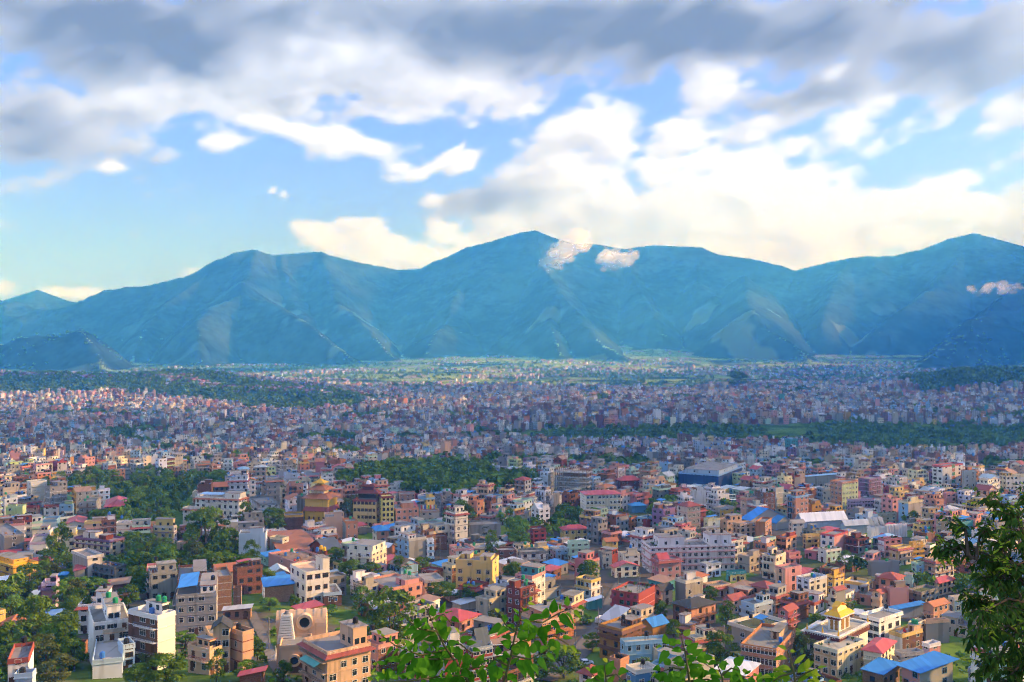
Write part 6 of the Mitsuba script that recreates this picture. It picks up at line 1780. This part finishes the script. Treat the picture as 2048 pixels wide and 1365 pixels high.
# grove trees on the two near wooded areas
def grove(poly, n, label, group, hmin, hmax, ymax=1e9):
    a, b, c, d = poly.bounds
    done = []
    tries = 0
    while len(done) < n and tries < 6000:
        tries += 1
        x, y = r.uniform(a, c), r.uniform(b, d)
        if not poly.contains(Point(x, y)) or any((x - q[0]) ** 2 + (y - q[1]) ** 2 < 30 for q in done) or y > ymax:
            continue
        if any(g.distance(Point(x, y)) < 2.5 for g in GROUND_TAKEN):
            continue
        z = float(H(x, y))
        h = r.uniform(hmin, hmax)
        px, pt = 1024 + x / y * F, 690 - (z + h - ZC) / y * F
        if any(Y > y and px > x0 - 4 and px < x1 + 4 and pt < y1 - .25 * (y1 - y0) and pt > y0 - 40 for x0, x1, y0, y1, Y in TAKEN):
            h *= .5
            if any(Y > y and px > x0 and px < x1 and 690 - (z + h - ZC) / y * F < y1 - .3 * (y1 - y0) and 690 - (z - ZC) / y * F > y0 for x0, x1, y0, y1, Y in TAKEN):
                continue
        done.append((x, y))
        kind, mat = r.choice(['broad_tree', 'broad_tree', 'tall_tree', 'bush']), r.choice(['foliage', 'foliage', 'foliage_bright', 'foliage_olive'])
        look = {'foliage': 'green', 'foliage_bright': 'light green', 'foliage_olive': 'olive'}[mat] + ' ' + {'broad_tree': 'round tree', 'tall_tree': 'upright tree', 'bush': 'low bush'}[kind]
        own = label.replace('green tree', look).replace('dark ', '')
        for where in relation(x, y):
            if (look, where) not in seen and 'behind' not in where:
                seen.add((look, where))
                own = f'{look} in the grove, {where}'
                break
        tree(kind, own, x, y, z, h * r.uniform(.75, 1.15), h, r, mat, group)
    return done


grove(WOODS[3], 95, 'green tree crowded among others on the wooded slope at the lower left', 'trees of the lower left slope', 5, 11)
grove(WOODS[0], 60, 'dark green tree in the dense grove left of the cream guest house', 'trees of the grove behind the orange yellow tower house', 8, 14)


# farther woods and street trees as one mass of light tufted crowns
def crowd(x, y, h, w, per, size, g):
    """Light crowns, all in one mesh."""
    n = len(x)
    z = H(x, y)
    k = 6
    cs = np.stack([g.uniform(-.3, .3, (n, k)), g.uniform(-.3, .3, (n, k)), g.uniform(.35, .8, (n, k))], -1)
    i = g.integers(0, k, (n, per))
    d = g.normal(0, 1, (n, per, 3))
    d /= np.linalg.norm(d, axis=2, keepdims=True)
    d[..., 2] = np.where(d[..., 2] < -.3, -d[..., 2], d[..., 2])
    c = np.take_along_axis(cs, i[..., None], 1) + d * g.uniform(.14, .24, (n, per, 1))
    c = c * np.stack([w, w, h], -1)[:, None] + np.stack([x, y, z], -1)[:, None]
    tone = np.clip(g.normal(.5, .25, (n, 1)) + g.normal(0, .2, (n, per)), 0, 1)
    return leaves(c.reshape(-1, 3), d.reshape(-1, 3) + [0, 0, .4], np.repeat(size * w, per)[:, None], g, tone.reshape(-1))


g = np.random.default_rng(77)
VS, FS, US, vn = [], [], [], 0
def pour(a):
    global vn
    v, f, u = a
    VS.append(v); FS.append(f + vn); US.append(u)
    vn += len(v)


def scatter(poly, n):
    a, b, c, d = poly.bounds
    x, y = g.uniform(a, c, n), g.uniform(b, d, n)
    k = contains_xy(poly, x, y)
    return x[k], y[k]


for poly, n, h0, h1, per in ((WOODS[1], 900, 8, 15, 130), (WOODS[0], 260, 7, 12, 130), (WOODS[2], 3400, 5, 12, 60), (WOODS[3], 300, 1.5, 4, 90)):
    x, y = scatter(poly, n)
    k = np.ones(len(x), bool)
    for q in GROUND_TAKEN:
        if q.centroid.distance(poly) < 60:
            k &= ~contains_xy(q.buffer(3), x, y)
    if poly is WOODS[2]:
        k &= fbm2(x, y, 130, 3, 91) > .535 - .15 * (step(-350, -150, -x) + step(330, 480, x))
    x, y = x[k], y[k]
    h = g.uniform(h0, h1, len(x))
    pour(crowd(x, y, h, h * g.uniform(.8, 1.25, len(x)), per, .115 if per > 100 else .17, g))
for (x, y) in TREESPOTS:
    k = (g.random(len(x)) < .72) & ~within([WOODS[1], WOODS[2]], x, y)
    x, y = x[k], y[k]
    h = g.uniform(7, 14, len(x))
    pour(crowd(x, y, h, h * g.uniform(.8, 1.3, len(x)), 40 if np.mean(y) < 1300 else 26, .20, g))
# street trees between the houses of the middle distance, hill woods far off
x, y = X_[(GAPN > .615) & ~contains_xy(BUSPARK, X_, Y_)], Y_[(GAPN > .615) & ~contains_xy(BUSPARK, X_, Y_)]
k = (y > 300) & (g.random(len(x)) < .8)
x, y = x[k], y[k]
px_, k = 1024 + x / y * F, np.ones(len(x), bool)
for i in range(len(x)):
    pt = 690 - (float(H(x[i], y[i])) + 8 - ZC) / y[i] * F
    k[i] = not any(Y > y[i] and x0 - 6 < px_[i] < x1 + 6 and y0 - 20 < pt < y1 - .25 * (y1 - y0) for x0, x1, y0, y1, Y in TAKEN) and not any(q.distance(Point(x[i], y[i])) < 3 for q in GROUND_TAKEN)
x, y = x[k], y[k]
h = g.uniform(5, 11, len(x))
pour(crowd(x, y, h, h * g.uniform(.8, 1.2, len(x)), 150, .105, g))
for poly, n in ((SLOPES[0], 5200), (SLOPES[1], 2300)):
    x, y = scatter(poly, n)
    h = g.uniform(9, 18, len(x))
    pour(crowd(x, y, h, h * g.uniform(.8, 1.2, len(x)), 22, .24, g))
x = g.uniform(-3400, 3600, 6600)
y = g.uniform(2900, 5600, 6600)
k = (np.abs(x) < .72 * y) & (fbm2(x, y, 300, 3, 95) > .47)
x, y = x[k], y[k]
h = g.uniform(8, 15, len(x))
pour(crowd(x, y, h, h * 1.3, 14, .3, g))
wv, wf, wu = np.vstack(VS), np.vstack(FS), np.vstack(US)
scene['woodland'] = mikit.ply((wv, wf), 'foliage', False, uv=wu)
labels['woodland'] = {'kind': 'stuff', 'label': 'woods and street trees between the far houses'}
print('woodland triangles', len(wf))
# rough grass and scrub on the slope of the near hill
x, y = scatter(WOODS[3], 9000)
h = g.uniform(.6, 1.6, len(x))
a = crowd(x, y, h, h * 1.4, 7, .3, g)
x, y = g.uniform(-140, 140, 6000), g.uniform(150, 300, 6000)
k = (np.abs(x) < .58 * y) & (fbm2(x, y, 35, 3, 97) > .5)
for q in GROUND_TAKEN:
    k &= ~contains_xy(q, x, y)
x, y = x[k], y[k]
h = g.uniform(.5, 1.8, len(x))
b = crowd(x, y, h, h * 1.5, 8, .28, g)
scene['scrub'] = mikit.ply((np.vstack([a[0], b[0]]), np.vstack([a[1], b[1] + len(a[0])])), 'foliage_bright', False, uv=np.vstack([a[2], b[2]]))
labels['scrub'] = {'kind': 'stuff', 'label': 'rough grass and scrub on the near slope'}
# ---------------------------------------------------------------- saplings close to the camera and the tree at the right
def leaf_bsdf(dark, light, s):
    def fn(p, n, uv):
        a = mikit.fbm(p.x * s, p.y * s, p.z * s, 2)
        c = mikit.mix(dark, light, dr.clip(uv.x * .8 + .5 * (a - .5), 0, 1))
        vein = mikit.smoothstep(.10, .0, dr.abs(uv.y))
        return mikit.mix(c, c * 1.35, vein * .5)
    return {'type': 'twosided', 'bsdf': {'type': 'principledthin', 'base_color': mikit.proc(fn), 'roughness': .45, 'diff_trans': .7, 'spec_trans': 0.0}} if False else \
           {'type': 'principledthin', 'base_color': mikit.proc(fn), 'roughness': .42, 'diff_trans': .75, 'spec_trans': 0.0, 'eta': 1.4}


scene['leaf_fresh'] = leaf_bsdf([.055, .22, .012], [.14, .35, .03], 9)
scene['leaf_lime'] = leaf_bsdf([.14, .30, .02], [.42, .52, .05], 9)
scene['leaf_dark'] = leaf_bsdf([.024, .070, .020], [.085, .18, .032], 5)
scene['twig'] = {'type': 'diffuse', 'reflectance': mikit.proc(lambda p, n, uv: mikit.mix([.08, .09, .03], [.17, .15, .07], mikit.noise(p.x * 40, p.y * 40, p.z * 20)))}


def blade(n, wide, tipp, base):
    """Half widths of a leaf along its length."""
    t = np.linspace(0, 1, n)
    return t, wide * np.sin(np.pi * t ** base) ** .8 * (1 - t ** tipp * .25)


def leaf_mesh(P0, d, up, L, wide, tone, fold=.35, droop=.35, base=.62):
    d = d / np.linalg.norm(d)
    side = np.cross(d, up)
    side /= np.linalg.norm(side) + 1e-9
    nrm = np.cross(side, d)
    t, w = blade(7, wide, 2.0, base)
    mid = P0 + np.outer(t * L, d) - np.outer(droop * L * t ** 2, [0, 0, 1])
    a, b = w * L, w * L * fold
    lf = mid - np.outer(a, side) + np.outer(b, nrm)
    rt = mid + np.outer(a, side) + np.outer(b, nrm)
    n = len(t)
    v = np.vstack([lf, mid, rt])
    f = []
    for i in range(n - 1):
        for o in (0, n):
            f += [[o + i, o + i + 1, o + n + i + 1], [o + i, o + n + i + 1, o + n + i]]
    u = np.stack([np.full(3 * n, tone), np.repeat([-1.0, 0.0, 1.0], n)], 1)
    return v, np.array(f), u


def sapling(label, branches, leaf, L, wide, gap, seed, mat='leaf_fresh', tipmat='leaf_lime', Y=3.9, base=.62):
    """branches: polylines of photo pixels (and a depth offset), leaves alternate along them."""
    g = np.random.default_rng(seed)
    key = numbered('sapling')
    k = 0
    for bi, br in enumerate(branches):
        pts = np.array([P(q[0], q[1], Y + (q[2] if len(q) > 2 else 0)) for q in br])
        s = np.r_[0, np.cumsum(np.linalg.norm(np.diff(pts, axis=0), axis=1))]
        if bi == 0:                                         # the main stem goes on to the ground
            foot = pts[0] * [1, 1, 0] + [.1, .25, H(pts[0][0], pts[0][1] + .25) - .05]
            stem = np.vstack([foot, pts])
        else:
            stem = pts
        m = len(stem)
        v, f = tube(stem, np.linspace(.008 if bi == 0 else .0045, .0018, m), 6)
        nm = key + '__stem' + (f'_{bi:03d}' if bi else '')
        scene[nm] = mikit.ply((v, f), 'twig', True)
        q, side, j = s[-1], 1, 0
        while q > .02:
            p = np.array([np.interp(q, s, pts[:, c]) for c in range(3)])
            d0 = np.array([np.interp(min(q + .02, s[-1]), s, pts[:, c]) - np.interp(max(q - .02, 0), s, pts[:, c]) for c in range(3)])
            d0 /= np.linalg.norm(d0) + 1e-9
            x = np.cross(d0, [0, 1, 0])
            x /= np.linalg.norm(x) + 1e-9
            near_tip = (s[-1] - q) / max(s[-1], .1)
            a = .55 if j else .1
            d = d0 * (1 - a * .8) + side * x * a * 1.5 + g.normal(0, .22, 3) + np.array([0, g.uniform(-.7, .5), 0])
            up = np.array([g.normal(0, .35), -.55, .8]) + g.normal(0, .2, 3)
            size = L * g.uniform(.75, 1.2) * (.62 + .5 * min(near_tip * 3, 1))
            v, f, u = leaf_mesh(p + d * .012, d, up, size, wide, float(np.clip(g.normal(.5, .25), 0, 1)), g.uniform(.15, .5), g.uniform(.1, .55), base)
            nm = key + '__leaf' + (f'_{k:03d}' if k else '')
            scene[nm] = mikit.ply((v, f), tipmat if near_tip < .10 and j < 3 else mat, True, uv=u)
            k += 1
            j += 1
            side = -side
            q -= gap * g.uniform(.7, 1.3)
    labels[key] = {'label': label, 'category': 'sapling'}


sapling('bright green broad leaved sapling in front of the gabled house, leftmost of the row', [
    [(948, 1380), (915, 1330), (888, 1290), (868, 1250), (850, 1212)], [(905, 1318, .0), (860, 1318, -.1), (805, 1326, -.1), (755, 1335)], [(890, 1300), (840, 1310, -.15), (790, 1290, -.2), (765, 1272, -.2)],
    [(872, 1262), (840, 1258, -.1), (815, 1240, -.1)], [(930, 1350), (880, 1352, -.2), (820, 1362, -.2), (740, 1366, -.2)], [(880, 1280, .1), (920, 1288, .1), (950, 1310, .1)], [(860, 1240), (888, 1228, .1), (905, 1250, .1)], [(925, 1340), (968, 1332, .1), (1000, 1348, .1)]], 'leaf', .054, .30, .0145, 1)
sapling('tall green sapling with lobed leaves in front of the long orange terrace', [
    [(1002, 1385), (1020, 1320), (1030, 1270), (1042, 1225), (1056, 1203)], [(1028, 1290), (1070, 1275, .1), (1110, 1272, .1), (1138, 1290, .1)], [(1040, 1240), (1085, 1245, .1), (1120, 1225, .1), (1150, 1214, .1)], [(1020, 1310), (1060, 1318, -.1), (1095, 1300, -.1)], [(1014, 1330), (990, 1318), (975, 1330)],
    [(1032, 1262), (1012, 1250), (1000, 1232)]], 'leaf', .057, .30, .017, 2)
sapling('small sapling tip at the lower edge in front of the white red-roofed house', [[(1215, 1392), (1212, 1360), (1208, 1328)], [(1214, 1370), (1192, 1358), (1182, 1345)], [(1212, 1352), (1232, 1348), (1246, 1362)]], 'leaf', .062, .30, .020, 3)
sapling('broad leaved sapling in front of the cream house with red eaves', [
    [(1382, 1390), (1376, 1345), (1370, 1305), (1362, 1272)], [(1376, 1340), (1345, 1335), (1318, 1345)], [(1372, 1318), (1400, 1320, .1), (1425, 1338, .1)], [(1368, 1300), (1345, 1296), (1328, 1290)], [(1380, 1362), (1345, 1362), (1300, 1370)], [(1380, 1362, .1), (1415, 1358, .1), (1440, 1368, .1)]], 'leaf', .058, .30, .016, 4)
sapling('sapling with large leaves left of the lime tipped one, below the salmon school', [[(1446, 1392), (1444, 1355), (1432, 1322)], [(1446, 1372), (1475, 1356), (1500, 1352)], [(1442, 1350), (1462, 1336), (1478, 1340)], [(1448, 1380), (1415, 1376), (1398, 1384)], [(1452, 1385), (1500, 1372), (1560, 1366)]], 'leaf', .058, .30, .017, 5)
sapling('lime yellow tipped sapling with narrow leaves in front of the salmon school', [
    [(1592, 1392), (1588, 1350), (1580, 1318), (1574, 1302)], [(1588, 1360), (1612, 1345), (1628, 1338)], [(1586, 1345), (1560, 1352), (1545, 1362)], [(1590, 1372), (1622, 1368), (1648, 1362)]], 'leaf', .085, .17, .020, 6, 'leaf_lime', 'leaf_lime', 3.9, .8)

# the dark tree at the right
TY = 11.0
key = numbered('leafy_tree')
g = np.random.default_rng(21)
root = P(2120, 1420, TY)
foot = np.array([root[0] + .3, TY, float(H(root[0] + .3, TY)) - .1])
twigs = [tube([foot, root, P(2075, 1290, TY), P(2060, 1150, TY), P(2050, 1040, TY)], np.array([.13, .10, .075, .045, .015]), 9)]
LIMBS = [  # start, end (photo pixels), depth offset, how many sprays
    ((2075, 1300), (1905, 1270), -.5, 26), ((2075, 1290), (1925, 1330), .3, 24), ((2070, 1250), (1905, 1205), .3, 28), ((2065, 1210), (1915, 1225), -.8, 24), ((2060, 1180), (1930, 1165), .0, 22), ((2065, 1240), (1960, 1180), .8, 22),
    ((2070, 1330), (1960, 1365), -.3, 24), ((2075, 1350), (1985, 1300), .8, 22), ((2060, 1160), (1985, 1130), -.4, 14), ((2055, 1120), (1975, 1085), .3, 13), ((2050, 1090), (1995, 1030), -.2, 13), ((2060, 1060), (2030, 1000), .2, 10), ((2055, 1130), (2020, 1060), -.6, 12), ((2070, 1200), (2040, 1140), -.5, 16),
    ((2080, 1290), (2030, 1240), -.9, 22), ((2080, 1340), (2040, 1310), -.6, 20), ((2075, 1250), (1990, 1245), .1, 22), ((2090, 1370), (2010, 1375), .2, 18), ((2070, 1180), (1880, 1085), .2, 30), ((1945, 1118), (1870, 1108), .15, 10), ((1935, 1112), (1905, 1052), .2, 8), ((1950, 1120), (1945, 1062), .1, 9), ((2050, 1070), (1965, 1005), .1, 10), ((2020, 1120), (1965, 1115), .5, 10)]
LV, big = [], []
for (a, b, off, n) in LIMBS:
    A, B = P(*a, TY), P(b[0] + (48 if b[1] > 1120 else 22), b[1], TY + off)
    M = (A + B) / 2 + [0, 0, .10 + g.uniform(0, .12)]
    twigs.append(tube([A, M, B], np.array([.028, .016, .005]), 6))
    for i in range(n):
        t = g.uniform(.30, 1.0) if i > 3 else 1 - i * .05
        c = (1 - t) ** 2 * A + 2 * t * (1 - t) * M + t * t * B
        dirn = (B - A) / np.linalg.norm(B - A) + g.normal(0, .75, 3)
        dirn /= np.linalg.norm(dirn)
        ln = g.uniform(.14, .34)
        tip = c + dirn * ln - [0, 0, .05]
        twigs.append(tube([c, (c + tip) / 2 + [0, 0, .02], tip], np.array([.005, .004, .002]), 4))
        lime = (t > .9 and g.random() < .42) or (c[2] > P(0, 1200, TY)[2] and t > .7 and g.random() < .36)
        for j in range(9):
            q = (j + .5) / 9
            p = c + (tip - c) * q + g.normal(0, .012, 3)
            s = 1 if j % 2 else -1
            x = np.cross(dirn, [0, 0, 1])
            x /= np.linalg.norm(x) + 1e-9
            if lime and q > .35:
                d = dirn * .6 + s * x * .6 + g.normal(0, .25, 3) + [0, 0, .25]
                LV.append((leaf_mesh(p, d, np.array([0, -.4, .9]) + g.normal(0, .3, 3), .085 * g.uniform(.7, 1.1), .15, float(g.random()), .2, .2, .8), 'leaf_lime', p))
            else:
                d = dirn * .5 + s * x * .75 + g.normal(0, .35, 3) - [0, 0, .55]
                LV.append((leaf_mesh(p, d, np.array([0, -.5, .8]) + g.normal(0, .4, 3), .088 * g.uniform(.75, 1.25), .20, float(g.random()), .3, .35, .72), 'leaf_dark', p))
v, f = join(twigs)
scene[key + '__branches'] = mikit.ply((v, f), 'bark', True)
order = sorted(range(len(LV)), key=lambda i: (LV[i][2][0] / LV[i][2][1] > .54, LV[i][2][1]))
k = 0
rest = {'leaf_dark': [], 'leaf_lime': []}
for i in order:
    (v, f, u), mat, p = LV[i]
    if k < 300 and p[0] / p[1] < .535 and ZC + .36 * -p[1] < p[2]:
        scene[key + '__leaf' + (f'_{k:03d}' if k else '')] = mikit.ply((v, f), mat, True, uv=u)
        k += 1
    else:
        rest[mat].append((v, f, u))
for mat, nm in (('leaf_dark', 'leaves'), ('leaf_lime', 'young_leaves')):
    n = np.cumsum([0] + [len(q[0]) for q in rest[mat]])
    scene[f'{key}__{nm}'] = mikit.ply((np.vstack([q[0] for q in rest[mat]]), np.vstack([q[1] + o for q, o in zip(rest[mat], n)])), mat, True, uv=np.vstack([q[2] for q in rest[mat]]))
    labels[f'{key}__{nm}'] = {'kind': 'stuff'}
labels[f'{key}__young_leaves']['label'] = 'yellow green young leaves at the twig tips'
labels[key] = {'label': 'dark leafy tree with yellow green tips close by at the right edge', 'category': 'tree'}
# ---------------------------------------------------------------- the broken cloud layer high up to the right, towards the sun: it breaks the sunlight into patches and beams
ZCL = 3400.0
OFF = SUN[:2] / SUN[2] * ZCL


def cloud_amount(x, y):
    """How much of the sun the layer takes from the ground point (x, y), 0 to 1."""
    c = .38 + .45 * (1 - step(2900, 3600, y)) + .55 * (fbm2(x, y, 1500, 3, 81) - .5)
    c = np.maximum(c, .55 * step(650, 1000, y) * (1 - step(1500, 1900, y)))
    c = np.minimum(c, .36 + .22 * step(520, 950, y))                                       # thin over the near city, thick farther out
    c = np.maximum(c, .95 * step(250, 700, x - .12 * (y - 2000)) * (1 - step(4200, 5600, y)) * step(700, 1100, y))      # and over the right of the valley
    c = np.maximum(c, .97 * step(1300, 1900, x - .10 * y) * step(3000, 4500, y))
    c = np.maximum(c, .80 * step(2900, 3900, y) * (1 - step(.38, .54, fbm2(x - .12 * y, y * .16, 620, 2, 83))))   # streets of cloud with gaps between
    c = c * (1 - np.exp(-(((x + 660) / 560) ** 2 + ((y - 2050) / 520) ** 2) ** 2))         # gaps over the left city, the fields and the middle slopes
    c = c * (1 - np.exp(-(((x - 100) / 1400) ** 2 + ((y - 3900) / 1300) ** 2) ** 2))
    c = c * (1 - .95 * np.exp(-(((x - 900 - .25 * (y - 6000)) / 520) ** 2 + ((y - 6400) / 1700) ** 2) ** 2))
    for x0, y0, r0 in ((-1900, 6300, 330), (-1250, 6000, 330), (520, 6500, 420), (-2050, 4750, 300), (1450, 7000, 350), (-3300, 8600, 500), (-1750, 6900, 520), (-1200, 6950, 520), (1640, 5250, 350), (1000, 6900, 300)):
        c = c * (1 - np.exp(-(((x - x0) / r0) ** 2 + ((y - y0) / (1.5 * r0)) ** 2) ** 2))
    return np.clip(c, 0, 1)


gx, gy = np.meshgrid(np.arange(-5200, 6200, 175.0), np.arange(-600, 10500, 175.0))
g = np.random.default_rng(5)
gx, gy = (gx + g.uniform(-70, 70, gx.shape)).ravel(), (gy + g.uniform(-70, 70, gy.shape)).ravel()
am = cloud_amount(gx, gy)
X0, Y0 = gx + OFF[0], gy + OFF[1]
hole = fbm2(X0, Y0, 520, 4, 87)
hole = np.argsort(np.argsort(hole)) / len(hole)                                             # even ranks: holes of any share
k = (am > .06) & (X0 > .64 * np.abs(Y0)) & (hole < am)
gx, gy, am, X0, Y0 = gx[k], gy[k], am[k], X0[k], Y0[k]
ball = trimesh.creation.icosphere(2)
bv, bf = np.array(ball.vertices), np.array(ball.faces)
n = len(X0)
rad = 150 * g.uniform(.7, 1.35, n)
V = bv[None] * np.stack([rad, rad, rad * g.uniform(.45, .8, n)], -1)[:, None]
V[..., 2] = np.where(V[..., 2] < 0, V[..., 2] * .4, V[..., 2])
V = V + np.stack([X0, Y0, np.full(n, ZCL) + g.uniform(-30, 30, n)], -1)[:, None]
V = V * 1.0
q = V.reshape(-1, 3)
V = (q + 60 * np.stack([meshkit.fbm(q / 90 + o, 3, 90 + o) - .5 for o in (1, 2, 3)], -1)).reshape(V.shape)
Fc = (np.arange(n) * len(bv))[:, None, None] + bf[None]
scene['cloud_white'] = {'type': 'twosided', 'bsdf': {'type': 'diffuse', 'reflectance': {'type': 'rgb', 'value': [.85, .85, .86]}}}
scene['cloud_layer'] = mikit.ply((V.reshape(-1, 3), Fc.reshape(-1, 3)), 'cloud_white', True)
labels['cloud_layer'] = {'kind': 'stuff', 'label': 'broken layer of cloudlets between the sun and the valley'}
print('cloudlets', n)

# three small clouds that hang in front of the far slopes
from manifold3d import Manifold
scene['cloud_mist'] = {'type': 'homogeneous', 'albedo': {'type': 'rgb', 'value': [.965, .985, 1.0]}, 'sigma_t': .0085}
for i, (lab, Y, pts) in enumerate([('small ragged white cloud against the right shoulder of the central peak', 7300, [(1098, 528, 10), (1104, 515, 15), (1118, 505, 19), (1132, 494, 20), (1148, 484, 18), (1160, 474, 13), (1112, 535, 9), (1096, 541, 6), (1140, 506, 12), (1170, 466, 8), (1086, 528, 6)]),
                                   ('small bright cloud hanging right of the ragged one below the skyline', 7300, [(1208, 520, 12), (1222, 511, 17), (1238, 514, 18), (1254, 511, 13), (1268, 506, 8), (1216, 531, 10), (1232, 502, 10), (1197, 520, 6), (1246, 526, 9)]),
                                   ('faint cloud strip in front of the right hand slope', 5400, [(1938, 578, 7), (1950, 581, 7), (1975, 580, 9), (1992, 575, 11), (2010, 574, 11), (2026, 577, 8), (1962, 584, 6), (2000, 584, 7)])]):
    r = random.Random(40 + i)
    balls = []
    for px, py, rr in pts:
        c, k = P(px, py, Y), Y / F
        for q in range(9):
            o = np.array([r.gauss(0, .75), r.gauss(0, .6), r.gauss(0, .5)]) * rr * k
            balls.append(Manifold.sphere(rr * k * r.choice([.4, .55, .7, .85]), 14).scale((1.15, 1.0, .8)).translate(tuple(c + o)))
    u = Manifold.batch_boolean(balls, __import__('manifold3d').OpType.Add)
    key = numbered('cloud')
    scene[key] = mikit.ply(u, {'type': 'null'}, False, interior={'type': 'ref', 'id': 'cloud_mist'}, exterior={'type': 'ref', 'id': 'haze_air'})
    labels[key] = {'label': lab, 'category': 'cloud'}
# ---------------------------------------------------------------- the air: a closed box round camera and scene
ztop = float(mv[:, 2].max()) + 30
zlow = float(min(gv[:, 2].min(), mv[:, 2].min())) - 1
scene['haze'] = {'type': 'cube', 'bsdf': {'type': 'null'}, 'interior': {'type': 'ref', 'id': 'haze_air'},
                 'to_world': T().translate([0, 5000, (ztop + zlow) / 2]).scale([11500, 5600, (ztop - zlow) / 2])}
labels['haze'] = {'kind': 'stuff', 'label': 'blue haze of the valley air'}
